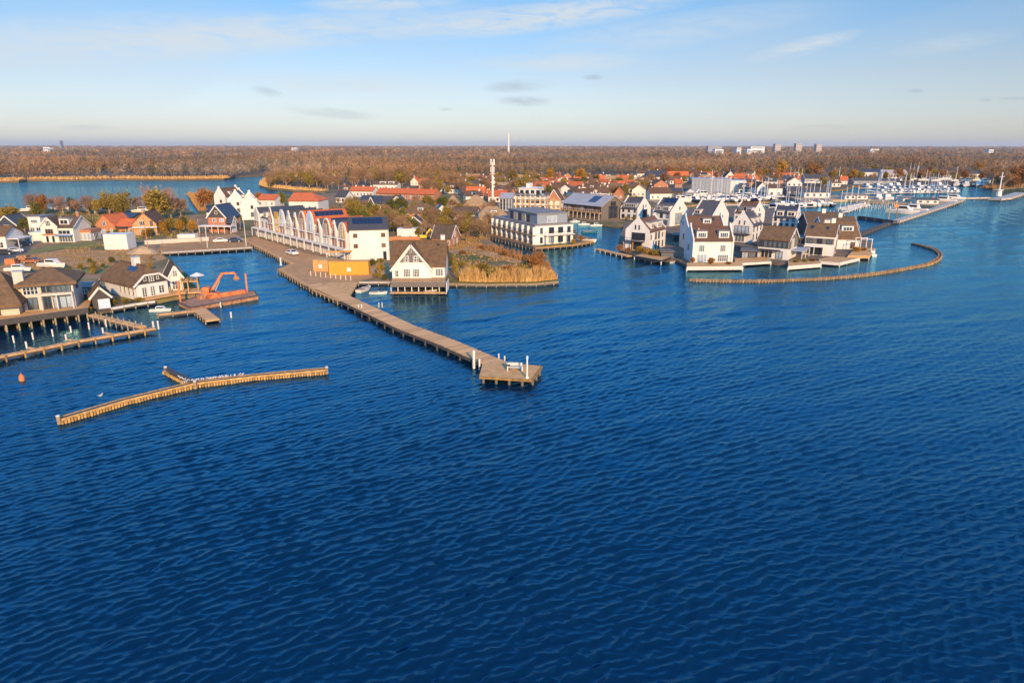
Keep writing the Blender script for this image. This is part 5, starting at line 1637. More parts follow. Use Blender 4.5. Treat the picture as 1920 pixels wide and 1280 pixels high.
p = G(42, 713, 0)
o = thing('marker_buoy', 'orange marker buoy floating at the left', 'buoy', tuple(p))
MB().tube((0, 0, -0.3), (0, 0, 0.45), 0.36, 0.36, 12).build('float', 'orange_paint', o)
MB().tube((0, 0, 0.45), (0, 0, 0.85), 0.36, 0.12, 12).build('cone', 'orange_paint', o)
MB().tube((0, 0, 0.85), (0, 0, 1.05), 0.06, 0.06, 6).build('ring', 'red_paint', o)

# curved breakwater round the villa island: every pile is a part
cpx = [(1294, 520.5), (1360, 522), (1430, 522), (1500, 520), (1560, 516.5), (1610, 512), (1660, 505.5), (1700, 499), (1735, 492), (1754, 485), (1763, 477.5), (1762, 471), (1752, 464), (1735, 458.5), (1711, 453)]
line = [G(x, y, 0.8) for x, y in cpx]
o0 = Vector((line[0].x, line[0].y, 0))
t = thing('curved_breakwater', 'long curved breakwater of timber piles sweeping round the villa island', 'breakwater', tuple(o0))
ln = [p - o0 for p in line]
# smooth
sm = []
for i in range(len(ln) - 1):
    p0, p1, p2, p3 = ln[max(0, i - 1)], ln[i], ln[i + 1], ln[min(len(ln) - 1, i + 2)]
    for k in range(5):
        s = k / 5
        sm.append(0.5 * ((2 * p1) + (-p0 + p2) * s + (2 * p0 - 5 * p1 + 4 * p2 - p3) * s * s + (-p0 + 3 * p1 - 3 * p2 + p3) * s ** 3))
sm.append(ln[-1])
pm = [MB().tube((0, 0, -1.0), (0, 0, hh), 0.19, 0.17, 7).mesh('pile', 'pile_brown') for hh in (0.58, 0.66, 0.74)]
L, R = offset_line(sm, 0.75)
MB().prism([tuple(p)[:2] for p in L] + [tuple(p)[:2] for p in R[::-1]], -0.8, 0.40).build('core', 'grey_wood', t)
for S in (L, R):
    b = MB()
    for p, q in zip(S[:-1], S[1:]):
        b.beam(Vector((p.x, p.y, 0.44)), Vector((q.x, q.y, 0.44)), 0.18, 0.16)
    b.build('waling', 'pile_wood', t)
for S, stp in ((L, 1.7), (R, 0.74)):
    for p, d in walk(S, stp):
        obj('pile', random.choice(pm), t, (p.x + random.uniform(-.05, .05), p.y + random.uniform(-.05, .05), 0))

# left bank: dark deck on piles, berths, jetties
fl = [G(-60, 614, 2.1), G(0, 602, 2.1), G(165, 579, 2.1)]
bk = [G(172, 562, 2.1), G(60, 572, 2.1), G(-60, 590, 2.1)]
o0 = Vector((fl[1].x, fl[1].y, 0))
t = thing('waterside_deck', 'dark timber deck on piles in front of the thatched villa', 'deck', tuple(o0))
MB().prism([tuple(p - o0)[:2] for p in fl + bk], 1.85, 2.1).build('deck', 'deck', t)
b = MB()
for p, q in zip(fl[:-1], fl[1:]):
    b.beam(p - o0 + Vector((0, 0, -0.35)), q - o0 + Vector((0, 0, -0.35)), 0.16, 1.0)
b.build('fascia', 'dark_wood', t)
pm_ = pile_mesh(0.15, 1.8, 'pile_wood')
for p, d in walk([q - o0 for q in fl], 1.75):
    obj('pile', pm_, t, (p.x, p.y + 0.15, 0))
    obj('pile', pm_, t, (p.x, p.y + 2.6, 0))
jetty('berth_jetty', 'slanting timber jetty from the deck to the long berth walkway', [(172, 590), (268, 612.5)], 1.3, 1.0, 'deck_board', 1.8, 'pile_wood', 0.11, 0.35, boards=0.5)
jetty('berth_walkway', 'long narrow berth walkway at the left with end post', [(-60, 684), (0, 668), (150, 638), (291, 614.5)], 1.1, 0.85, 'deck', 2.4, 'pile_gold', 0.13, 0.05, boards=0.6)
jetty('l_shaped_jetty', 'straight arm of the pale L-shaped jetty below the white cabin boat', [(296, 589), (374, 581)], 1.3, 0.7, 'deck', 2.4, 'pile_wood', 0.1, 0.05, boards=0.5)
jetty('plank_jetty', 'short broad plank jetty pointing into the lake', [(373, 579), (399, 599)], 2.2, 0.75, 'deck_board', 2.0, 'pile_wood', 0.12, -0.1, boards=0.45)
for i, (x, y, yt) in enumerate(((27, 643, 630), (63, 637, 624), (100, 631, 618), (134, 624, 612), (168, 618, 605), (200, 613, 599))):
    water_post('%s pale mooring post from the left in the berth basin' % ('first', 'second', 'third', 'fourth', 'fifth', 'sixth')[i], x, y, yt, 0.12, group='posts in the berth basin')
for i, (x, y, yt) in enumerate(((51, 653, 641), (125, 638, 627), (194, 625, 615))):
    water_post('%s short post with finger stub along the berth walkway' % ('left', 'middle', 'right')[i], x, y, yt, 0.14, group='stub posts along the berth walkway')
    a = G(x + 2, y - 1, 0.5)
    b_ = G(x + 17, y + 2, 0.5)
    tag(MB().beam(a, b_, 0.4, 0.14).build('berth_finger', 'deck_board'), '%s narrow berth finger joining the walkway' % ('left', 'middle', 'right')[i], 'jetty', 'berth fingers')
water_post('end post with green foot at the tip of the berth walkway', 289, 618, 603, 0.16)
water_post('free pale post just right of the berth walkway tip', 298, 618, 602, 0.14)
water_post('lone pale post in open water right of the plank jetty', 434, 596, 585, 0.16)
water_post('pale post between work barge and plank jetty', 414.5, 577, 567, 0.14)

# quay edges
for nm, lab, px, w, zt, mt in (('quay_edge', 'pale timber edge of the harbour quay with rusty feet', [(302, 473.6), (473, 463.2)], 0.9, 0.95, 'concrete'), ('quay_edge', 'dark timber edge of the promenade beside the basin', [(452, 446.5), (549, 493.5)], 0.7, 0.95, 'deck'),
                               ('quay_edge', 'kerb beam along the promenade where the pier begins', [(524, 504), (590, 541.5), (640, 563)], 0.7, 0.95, 'deck'), ('quay_edge', 'pale bank edge below the A-frame house garden', [(673, 528), (733, 528)], 0.6, 0.85, 'concrete'),
                               ('quay_edge', 'sheet-piled bank edge under the reed bed', [(838, 531), (900, 532.3), (1000, 531.3), (1047, 527)], 0.4, 0.7, 'pile_wood'), ('quay_edge', 'pale bank edge with posts below the solar-roofed house', [(208, 577.5), (252, 569.5), (290, 564)], 0.6, 0.9, 'pile_pale'),
                               ('quay_edge', 'dark rim along the channel front of the apartment block', [(920, 443.5), (1003, 464)], 0.6, 0.95, 'deck_dark'), ('quay_edge', 'ochre rim along the right side of the apartment block', [(1003, 464), (1076, 458), (1112, 452)], 0.7, 0.9, 'pile_gold')):
    jetty(nm, lab, px, w, zt, mt, 2.2, 'pile_wood', 0.13, -0.15, cat='quay', th=0.4)
jetty('island_walkway', 'walkway jutting left from the villa island', [(1121, 466), (1180, 479)], 1.8, 0.7, 'deck', 2.6, 'pile_pale', 0.12, -0.1, boards=0.6)
jetty('island_walkway', 'low pale landing stage in front of the left front villa', [(1203, 483), (1233, 489.5)], 1.6, 0.55, 'pile_pale', 2.6, 'pile_pale', 0.12, -0.1)


def terrace(label, px, zt, h, mat='pile_pale', name='villa_terrace'):
    pts = [G(x, y, zt) for x, y in px]
    o0 = Vector((pts[0].x, pts[0].y, 0))
    t = thing(name, label, 'terrace', tuple(o0))
    P_ = [tuple(p - o0)[:2] for p in pts]
    MB().prism(P_, zt - 0.2, zt).build('deck', 'deck', t)
    n = len(P_)
    for i in range(2):
        a, b = Vector(P_[i] + (zt - h / 2 + 0.05,)), Vector(P_[i + 1] + (zt - h / 2 + 0.05,))
        k = 3
        for j in range(k):
            MB().beam(a + Vector((0, 0, (j - 1) * h / k)), b + Vector((0, 0, (j - 1) * h / k)), 0.14, h / k - 0.05).build('fascia_board', mat, t)
    for i in range(n):
        obj('pile', pile_mesh(0.15, zt - 0.25, 'pile_pale'), t, (P_[i][0], P_[i][1], 0))
    return t


terrace('cream boarded terrace in front of the front centre villa', ((1288, 500), (1393, 499), (1392, 491), (1288, 492)), 1.2, 0.9)
terrace('dark terrace with hedge in front of the left front villa', ((1190, 479), (1240, 488), (1262, 480), (1216, 472)), 1.2, 0.7, 'frame_dark')
terrace('boarded flower terrace in front of the grey-gabled thatched villa', ((1478, 499), (1540, 494), (1536, 486), (1478, 488)), 1.1, 0.9)
terrace('long boarded deck in front of the skylight villa', ((1522, 488), (1575, 492), (1612, 483), (1560, 480)), 1.1, 0.8)
terrace('corner terrace with orange shrubs at the outer tip of the island', ((1590, 479), (1630, 479), (1641, 465), (1605, 463)), 1.1, 0.8, 'deck')
terrace('pale terrace between front centre villa and thatched villa', ((1378, 494), (1446, 490), (1440, 481), (1378, 484)), 1.0, 0.6)
t_ = thing('pergola', 'white slender pergola frame on the island tip terrace', 'pergola', tuple(G(1612, 470, 1.1)))
for x in (0, 3.2):
    for y in (0, 3.0):
        MB().box(x - 0.08, x + 0.08, y - 0.08, y + 0.08, 0, 3.3).build('post', 'white', t_)
for y in (0, 3.0):
    MB().box(-0.2, 3.4, y - 0.07, y + 0.07, 3.3, 3.45).build('beam', 'white', t_)

# car ports, fences and hedges between the villas
for i, (pl, pr, dp, yt, an, lab) in enumerate((((1390, 484), (1416, 487), 6, 470, -20, 'dark flat canopy between front centre villa and thatched villa'), ((1240, 484), (1262, 486), 5, 472, -10, 'dark garden canopy right of the left front villa'),
                                               ((1420, 462), (1450, 465), 6, 451, -20, 'dark car port behind the grey-gabled villa'), ((1480, 455), (1508, 458), 6, 445, -20, 'dark car port below the navy-roofed villa'), ((1262, 452), (1284, 455), 6, 441, -15, 'dark store between rear and front villas'))):
    h = HP('garden_canopy', lab, pl, pr, dp, yt, None, z=0.75, ang=an, cat='canopy', wall='dark_wood', roof='grey_wood', flat=True, oh=0.4, og=0.4, t=0.2, plinth=0.2)
    h.row('f', 2, 0.1, 1.6, h.ew - 0.4, nx=2, frame='grey_wood', glass='glass')
for i, (a_, b_, lab) in enumerate((((1200, 470), (1240, 482), 'white garden fence beside the left front villa'), ((1300, 440), (1340, 446), 'garden fence between second and third rear villas'), ((1378, 470), (1412, 474), 'garden fence behind the dark flat canopy'),
                                   ((1230, 440), (1262, 447), 'garden fence before the second rear villa'), ((1452, 446), (1500, 452), 'garden fence before the navy-roofed villa'))):
    p_, q_ = G(*a_, 0.7), G(*b_, 0.7)
    t_ = thing('garden_fence', lab, 'fence', tuple(p_))
    v_ = q_ - p_
    n_ = max(3, int(v_.length / 1.1))
    for j in range(n_):
        s0, s1 = v_ * (j / n_), v_ * ((j + 0.96) / n_)
        MB().beam(s0 + Vector((0, 0, 0.8)), s1 + Vector((0, 0, 0.8)), 0.06, 1.5).build('panel', 'grey_wood' if i else 'pile_pale', t_)
        MB().box(s0.x - 0.06, s0.x + 0.06, s0.y - 0.06, s0.y + 0.06, 0, 1.7).build('post', 'dark_wood', t_)

# marina walls and pontoons
jetty('harbour_mole', 'long pale outer harbour mole running to the right', [(1679, 413), (1762, 387), (1804, 372.5)], 3.0, 1.1, 'concrete', 6, 'pile_wood', 0.2, -0.1, cat='mole', th=0.9)
jetty('harbour_mole', 'dark inner harbour wall behind the thatched villas', [(1612, 404), (1679, 413)], 1.6, 1.3, 'deck_dark', 5, 'deck_dark', 0.2, -0.1, cat='mole', th=1.2)
jetty('harbour_mole', 'dark short mole reaching the harbour entrance near the island', [(1608, 437), (1667, 416)], 1.8, 1.1, 'deck_dark', 5, 'deck_dark', 0.2, -0.1, cat='mole', th=0.9)
jetty('harbour_mole', 'pale thin mole to the white light beacon at the right', [(1790, 370), (1856, 369)], 2.2, 1.0, 'concrete', 8, 'pile_wood', 0.2, -0.1, cat='mole', th=0.8)
jetty('harbour_mole', 'grey quay below the white light beacon', [(1866, 371), (1886, 369), (1914, 360)], 6.0, 1.2, 'concrete', 8, 'pile_wood', 0.2, -0.1, cat='mole', th=1.1)
pont = [([(1560, 399), (1588, 396), (1627, 381.5)], 'pontoon with small boats beside the thatched villas'), ([(1440, 388), (1530, 386)], 'pontoon behind the navy-roofed villa'), ([(1630, 377), (1762, 384)], 'dark pontoon along the outer houseboat'),
        ([(1620, 362), (1800, 359)], 'nearest thin pontoon of the inner marina'), ([(1625, 357), (1800, 355)], 'middle thin pontoon of the inner marina'), ([(1610, 352), (1780, 350.5)], 'farthest thin pontoon of the inner marina'), ([(1360, 384), (1440, 383)], 'pontoon behind the two-dormer villa')]
for px, lab in pont:
    jetty('pontoon', lab, px, 1.6, 0.55, 'pile_pale', 7, 'pile_pale', 0.14, 1.3, cat='pontoon', group='pontoons of the marina')
for x, y, yt, lab in ((1665, 416, 386, 'tall pole with pale band at the end of the dark short mole'), (1680, 413, 384, 'tall signal pole with orange board at the corner of the outer mole')):
    o = water_post(lab, x, y, yt, 0.22, 'pile_wood', 'signal pole', 'signal_pole')
    if x == 1680:
        hh = ZAT(x, yt, G(x, y, 0).y)
        MB().box(-1.8, 0.2, -0.3, -0.2, hh - 0.9, hh + 0.3).build('signal_board', 'orange_paint', o)
p = G(1872, 367, 1.2)
o = thing('light_beacon', 'white harbour light beacon with tall mast at the right', 'beacon', tuple(p))
MB().tube((0, 0, 0), (0, 0, 3.4), 1.7, 1.4, 10).build('base_tower', 'white', o)
MB().tube((0, 0, 3.4), (0, 0, 3.8), 2.1, 2.1, 10).build('gallery', 'white', o)
hm = ZAT(1875, 322, p.y) - 1.2
MB().tube((0, 0, 3.8), (0, 0, hm), 0.42, 0.25, 8).build('mast', 'white', o)
MB().box(-1.5, 1.5, -0.1, 0.1, hm * 0.8, hm * 0.8 + 0.2).build('yard', 'white', o)

# ================================================================ work barge and crane
zb = 0.75
bp = [(335, 567), (357, 577), (484, 554.5), (477, 546), (374, 556)]
pts = [G(x, y, zb) for x, y in bp]
o0 = Vector((pts[0].x, pts[0].y, 0))
t = thing('work_barge', 'flat rusty brown work barge moored beside the white waterside house', 'barge', tuple(o0))
MB().prism([tuple(p - o0)[:2] for p in pts], -0.5, zb).build('hull', 'rust', t)
ctr = sum((p - o0 for p in pts), Vector()) / 5
b = MB()
for i in range(5):
    p, q = pts[i] - o0, pts[(i + 1) % 5] - o0
    b.beam(Vector((p.x, p.y, zb)), Vector((q.x, q.y, zb)), 0.25, 0.2)
b.build('rubbing_strake', 'deck_dark', t)
for x, y, yt in ((464, 548, 513), (339, 567, 528)):
    p = G(x, y, zb)
    hh = ZAT(x, yt, p.y)
    q = p - o0
    obj('spud_pole', MB().tube((0, 0, -1), (0, 0, hh), 0.2, 0.2, 8).mesh('spud_pole', 'orange_paint'), t, (q.x, q.y, 0))
a, b_ = G(388, 562, zb) - o0, G(455, 551, zb) - o0
MB().beam(a + Vector((0, 1.0, 0.35)), b_ + Vector((0, 1.0, 0.35)), 1.1, 0.7).build('deck_tank', 'orange_paint', t)
MB().beam(G(372, 561, zb) - o0 + Vector((0, 0, 0.4)), G(384, 559, zb) - o0 + Vector((0, 0, 0.4)), 1.6, 0.8).build('winch', 'rust', t)
p = G(397, 556.5, zb)
Yc = p.y
t = thing('crane', 'orange knuckle-boom crane with grab on the work barge', 'crane', tuple(p))


def cp(x, y, dy=0.0):
    d = ray(x, y)
    k = (Yc + dy) / d.y
    return Vector((d.x * k, 0, CAM_H + d.z * k)) + Vector((-p.x, dy, -p.z))


MB().box(-1.9, 1.5, -0.9, 0.9, 0.0, 0.9).build('pedestal', 'orange_paint', t)
MB().tube((0.2, 0, 0.9), (0.2, 0, 1.4), 0.7, 0.6, 10).build('slew_ring', 'frame_dark', t)
MB().box(-1.3, -0.1, -0.7, 0.7, 0.9, 2.0).build('engine_cover', 'orange_paint', t)
e1, e2, e3 = cp(417, 513), cp(441, 512), cp(443, 519)
MB().beam((0.25, 0, 1.2), e1, 0.40, 0.48).build('main_boom', 'orange_paint', t)
MB().beam(e1 + Vector((-0.1, 0, 0)), e2, 0.32, 0.38).build('jib', 'orange_paint', t)
MB().tube((0.9, 0, 1.2), tuple(Vector((0.25, 0, 1.2)).lerp(e1, 0.62) + Vector((0.25, 0, -0.1))), 0.12, 0.08, 6).build('ram', 'steel', t)
MB().beam(e2, e3, 0.3, 0.3).build('rotator', 'orange_paint', t)
MB().ell(e3 + Vector((0, 0, -0.35)), (0.65, 0.45, 0.5), 8, 5).build('grab', 'rust', t)

# timber landing with clutter between house and barge
t = thing('timber_landing', 'cluttered timber landing with poles beside the annex', 'landing', tuple(G(332, 560, 0.0)))
MB().prism([(-1.5, -0.5), (5.5, 1.2), (4.0, 5.5), (-2.0, 3.5)], 0.9, 1.15).build('deck', 'deck', t)
MB().prism([(0.6, 1.6), (3.6, 2.2), (2.8, 4.6), (0.0, 3.6)], 3.0, 3.2).build('upper_deck', 'container_wood', t)
for x, y, h_ in ((-1.2, 0, 2.4), (0.6, 1.6, 4.2), (3.6, 2.2, 4.4), (5.2, 1.4, 2.2), (2.8, 4.6, 3.6), (0, 3.6, 3.4), (2.2, 0.8, 3.8)):
    obj('pole', MB().tube((0, 0, -1), (0, 0, h_), 0.12, 0.12, 6).mesh('pole', 'pile_gold'), t, (x, y, 0))
for k in range(5):
    MB().beam((0.2 + 0.5 * k, 1.9 + 0.1 * k, 3.4), (0.0 + 0.5 * k, 4.0, 3.6), 0.16, 0.16).build('stacked_plank', 'pile_gold', t)
MB().tube((3.3, 3.0, 3.2), (3.3, 3.0, 4.6), 0.04, 0.04, 5).build('parasol_pole', 'white', t)
MB().tube((3.3, 3.0, 4.2), (3.3, 3.0, 4.8), 1.5, 0.1, 8).build('parasol', 'pile_pale', t)

# ================================================================ boats
def hull_mesh(L, W, H, mat, draft=0.35):
    n = 9
    b = MB()
    st = []
    for i in range(n):
        s = i / (n - 1)
        w = W / 2 * (0.82 + 0.18 * math.sin(min(1, s / 0.5) * math.pi / 2)) * (1 - max(0, (s - 0.45) / 0.55) ** 2.2)
        w = max(w, 0.02)
        zt = H * (0.9 + 0.28 * s * s)
        x = -L / 2 + L * s
        st.append([(x, -w, zt), (x - 0.05 * L * s * s, -w * 0.78, 0.0), (x - 0.08 * L * s * s, 0, -draft), (x - 0.05 * L * s * s, w * 0.78, 0.0), (x, w, zt)])
    for i in range(n - 1):
        k = len(b.v)
        b.v += st[i] + st[i + 1]
        for j in range(4):
            b.f.append((k + j, k + j + 1, k + 5 + j + 1, k + 5 + j))
        b.f.append((k, k + 5, k + 9, k + 4))
    k = len(b.v)
    b.v += st[0]
    b.f.append((k, k + 1, k + 2, k + 3, k + 4))
    return b.mesh('hull', mat)


def proto_motor(L, W, mat):
    H = L * 0.11
    return [('hull', hull_mesh(L, W, H, mat)), ('deck', MB().prism([(-L * 0.46, -W * 0.36), (L * 0.25, -W * 0.36), (L * 0.42, 0), (L * 0.25, W * 0.36), (-L * 0.46, W * 0.36)], H * 0.9, H * 1.14).mesh('deck', 'gelcoat')),
            ('cabin', MB().extr([(-L * 0.2, -W * 0.32, H * 1.1), (L * 0.24, -W * 0.32, H * 1.1), (L * 0.12, -W * 0.32, H * 2.3), (-L * 0.18, -W * 0.32, H * 2.3)], (0, W * 0.64, 0)).mesh('cabin', 'gelcoat')),
            ('windscreen', MB().extr([(-L * 0.16, -W * 0.33, H * 1.5), (L * 0.19, -W * 0.33, H * 1.5), (L * 0.13, -W * 0.33, H * 2.12), (-L * 0.16, -W * 0.33, H * 2.12)], (0, W * 0.66, 0)).mesh('windscreen', 'glass')),
            ('cockpit', MB().box(-L * 0.44, -L * 0.22, -W * 0.28, W * 0.28, H * 1.145, H * 1.2).mesh('cockpit', 'teak'))]


def proto_sail(L, W, mat, cover):
    H = L * 0.095
    return [('hull', hull_mesh(L, W, H, mat)), ('deck', MB().prism([(-L * 0.46, -W * 0.36), (L * 0.25, -W * 0.34), (L * 0.42, 0), (L * 0.25, W * 0.34), (-L * 0.46, W * 0.36)], H * 0.9, H * 1.12).mesh('deck', 'gelcoat')),
            ('cabin', MB().extr([(-L * 0.15, -W * 0.25, H * 1.1), (L * 0.22, -W * 0.25, H * 1.1), (L * 0.15, -W * 0.25, H * 1.65), (-L * 0.13, -W * 0.25, H * 1.75)], (0, W * 0.5, 0)).mesh('cabin', 'gelcoat')),
            ('mast', MB().tube((L * 0.1, 0, H), (L * 0.1, 0, L * 1.3), 0.17, 0.13, 6).mesh('mast', 'alu')),
            ('boom', MB().tube((L * 0.1, 0, H * 2.4), (-L * 0.3, 0, H * 2.4), 0.07, 0.07, 6).mesh('boom', 'alu')),
            ('sail_cover', MB().tube((L * 0.08, 0, H * 2.75), (-L * 0.28, 0, H * 2.65), 0.22, 0.14, 7).mesh('sail_cover', cover))]


def proto_open(L, W, mat, inner='teak'):
    H = L * 0.12
    return [('hull', hull_mesh(L, W, H, mat, 0.2)), ('well', MB().prism([(-L * 0.42, -W * 0.32), (L * 0.2, -W * 0.32), (L * 0.34, 0), (L * 0.2, W * 0.32), (-L * 0.42, W * 0.32)], H * 0.92, H * 1.12).mesh('well', inner)),
            ('thwart', MB().box(-0.15, 0.15, -W * 0.34, W * 0.34, H * 1.13, H * 1.22).mesh('thwart', 'gelcoat'))]


PB = {'motor': proto_motor(9.5, 3.2, 'gelcoat'), 'motor_navy': proto_motor(9.5, 3.2, 'hull_navy'), 'cruiser': proto_motor(13, 4.0, 'gelcoat'), 'sail': proto_sail(9.0, 3.0, 'gelcoat', 'canvas_blue'), 'sail_navy': proto_sail(9.5, 3.1, 'hull_navy', 'canvas_beige'),
      'open': proto_open(5.0, 1.9, 'gelcoat'), 'open_teal': proto_open(6.5, 2.1, 'hull_teal'), 'cabin': proto_motor(6.2, 2.3, 'gelcoat')}
BN = {'motor': 'motor_boat', 'motor_navy': 'motor_boat', 'cruiser': 'motor_cruiser', 'sail': 'sailing_boat', 'sail_navy': 'sailing_boat', 'open': 'open_boat', 'open_teal': 'open_boat', 'cabin': 'cabin_boat'}


def boat(kind, p, rz, label, group=None, k=1.0):
    t = thing(BN[kind], label, 'sailing boat' if 'sail' in kind else 'boat', tuple(p), rz, group)
    for nm, me in PB[kind]:
        obj(nm, me, t)
    t.scale = (k, k, k)
    return t


boat('cabin', G(302, 584, 0), math.radians(8), 'small white cabin boat moored below the solar-roofed house', k=0.62)
boat('open', G(684, 545, 0), math.radians(70), 'white open boat moored beside the pier forecourt')
boat('open', G(710, 551, 0), math.radians(4), 'flat pale dinghy left of the boat shelter', k=0.75)
boat('open', G(808, 547, 0.2), math.radians(30), 'small white boat under the A-frame boat shelter', k=0.6)
boat('open_teal', G(1106, 437, 0), math.radians(8), 'dark teal open boat in the basin behind the apartment block', k=0.9)
boat('open', G(1100, 453, 0.3), math.radians(-12), 'long pale launch at the right tip of the apartment rim', k=1.3)
boat('open', G(1262, 492, 0), math.radians(60), 'small white rowing boat between the two front villas', k=0.6)
boat('motor', G(1634, 478, 0), math.radians(80), 'small white boat moored at the island tip terrace', k=0.55)
# ashore on the left bank
boat('motor', G(99, 500, 1.5), math.radians(-8), 'large white motor boat ashore on the building plot', k=0.75)
boat('cruiser', G(35, 508, 1.6), math.radians(5), 'white hull ashore at the left edge behind the thatched villa', k=0.45)
for x, y, an, lab in ((112, 393, 10, 'white boat ashore by the far shore behind mansard house, left of pair'), (153, 396, -6, 'long white boat ashore by the far shore, right of pair'), (60, 396, 20, 'dark-topped boat by the far shore near the round olive tree'),
                      (198, 398, 60, 'white boat lying below the umbrella-shaped trees'), (268, 398, 10, 'white motor boat on the shore left of the big willow'), (300, 393, -10, 'white boat half hidden behind the big willow')):
    boat('motor', G(x, y, 1.3), math.radians(an), lab, k=0.95)
for x, y, an, lab in ((1078, 417, 20, 'left white boat at the jetty of the metal-roofed block'), (1095, 422, 10, 'middle white boat at the jetty of the metal-roofed block'), (1118, 424, 5, 'right white boat at the jetty of the metal-roofed block')):
    boat('cabin', G(x, y, 0), math.radians(an), lab, 'boats at the metal-roofed block', 0.8)

# marina berths: rows of boats along the pontoons
rows = [  # px line, count, kinds, label, group
    ([(1300, 383), (1440, 379)], 20, ['sail', 'sail', 'sail_navy', 'motor_navy'], 'boat berthed on the shore behind the white villas', 'boats behind the white villas'),
    ([(1448, 386), (1560, 384)], 18, ['sail', 'sail_navy', 'motor'], 'boat berthed behind the navy-roofed villa', 'boats behind the navy-roofed villa'),
    ([(1575, 394), (1622, 384)], 5, ['sail', 'motor', 'sail'], 'boat berthed at the pontoon beside the thatched villas', 'boats at the pontoon by the thatched villas'),
    ([(1640, 374.5), (1690, 376)], 5, ['cruiser', 'motor'], 'white cruiser berthed left of the harbour kiosk', 'cruisers left of the kiosk'),
    ([(1764, 380), (1796, 371.5)], 4, ['cruiser', 'motor'], 'white cruiser berthed right of the long houseboat', 'cruisers right of the houseboat'),
    ([(1690, 400), (1722, 394)], 4, ['cruiser', 'motor'], 'white motor yacht berthed inside the outer mole', 'yachts inside the outer mole'),
    ([(1640, 361), (1790, 358)], 18, ['sail', 'motor', 'sail_navy', 'sail'], 'boat berthed at the nearest thin pontoon', 'boats at the nearest thin pontoon'),
    ([(1640, 356), (1790, 354)], 16, ['sail', 'motor', 'sail'], 'boat berthed at the middle thin pontoon', 'boats at the middle thin pontoon'),
    ([(1620, 351), (1780, 349.5)], 12, ['sail', 'cruiser', 'sail_navy'], 'boat berthed at the farthest thin pontoon', 'boats at the farthest thin pontoon'),
    ([(1790, 347), (1850, 349)], 6, ['cruiser', 'motor_navy'], 'motor yacht berthed at the far right corner', 'yachts at the far right corner'),
]
for px, n, kinds, lab, grp in rows:
    a, b = G(px[0][0], px[0][1], 0), G(px[1][0], px[1][1], 0)
    d = (b - a).normalized()
    base = math.atan2(d.y, d.x) + math.pi / 2
    for i in range(n):
        q = a.lerp(b, (i + 0.5 + random.uniform(-0.25, 0.25)) / n)
        kd = kinds[i % len(kinds)] if random.random() < 0.7 else random.choice(kinds)
        adj = {'sail': 'white sailing ', 'sail_navy': 'navy sailing ', 'motor': 'white motor ', 'motor_navy': 'navy motor ', 'cruiser': ''}[kd]
        l2 = lab.replace('boat berthed', adj + 'boat berthed') if lab.startswith('boat') else lab
        z = 0 if grp != 'boats behind the white villas' else 1.6
        boat(kd, (q.x, q.y, z), base + random.choice((0, math.pi)) + random.uniform(-0.08, 0.08), l2, grp, random.uniform(0.8, 1.1))
# boats laid up on the yard
for i, (x, y) in enumerate(((1318, 368), (1332, 370), (1348, 367), (1366, 370), (1384, 369), (1400, 372), (1416, 371), (1440, 373), (1462, 372), (1290, 373), (1275, 378))):
    boat(['cruiser', 'motor', 'sail', 'motor_navy', 'motor'][i % 5], G(x, y, 1.9), random.uniform(-0.3, 0.3) + (math.pi if i % 2 else 0), ('white cruiser', 'white motor boat', 'white sailing boat', 'navy motor boat', 'white motor boat')[i % 5] + ' laid up on the yard below the boat hall', 'boats laid up below the boat hall')
for i, (x, y) in enumerate(((1520, 343), (1545, 343), (1570, 341), (1612, 336), (1640, 341), (1700, 338), (1716, 336), (1732, 338), (1755, 339), (1772, 337), (1790, 339), (1812, 339), (1830, 338), (1845, 342))):
    boat(['motor', 'cruiser', 'sail', 'motor'][i % 4], G(x, y, 2.2), random.uniform(-0.3, 0.3), ('white motor boat', 'white cruiser', 'white sailing boat', 'white motor boat')[i % 4] + ' laid up beside the far boat sheds', 'boats laid up by the far sheds')
# free mooring posts in the marina basin
for i in range(26):
    s = i / 25
    x, y = 1590 + 90 * s, 392 - 7 * s + random.uniform(-2, 6)
    p = G(x, y, 0)
    o = tag(obj('berth_post', pile_mesh(0.13, 2.4, 'pile_pale'), None, tuple(p)), 'pale berth post standing in the basin inside the outer mole', 'post', 'berth posts inside the outer mole')

# tall masts in the yards
for x, y, yt, lab in ((1480, 345, 313, 'bare ship mast, left of the group behind the marina'), (1488, 345, 316, 'bare ship mast, second of the group behind the marina'), (1495, 345, 312, 'bare ship mast, third of the group behind the marina'), (1502, 345, 314, 'bare ship mast, right of the group behind the marina'),
                      (1705, 330, 305, 'bare mast left of the far trio'), (1712, 330, 306, 'bare mast in the middle of the far trio'), (1720, 330, 304, 'bare mast right of the far trio'), (1333, 362, 318, 'tall white flagpole in front of the boat hall'), (1413, 345, 322, 'slim pole behind the boat hall end'),
                      (1432, 377, 347, 'tall mast standing behind the two-dormer villa')):
    p = G(x, y, 0.8)
    hh = ZAT(x, yt, p.y) - 0.8
    o = thing('bare_mast', lab, 'mast', tuple(p))
    MB().tube((0, 0, 0), (0, 0, hh), 0.22, 0.13, 6).build('pole', 'pile_pale', o)
    MB().box(-1.2, 1.2, -0.06, 0.06, hh * 0.62, hh * 0.62 + 0.15).build('spreader', 'pile_pale', o)

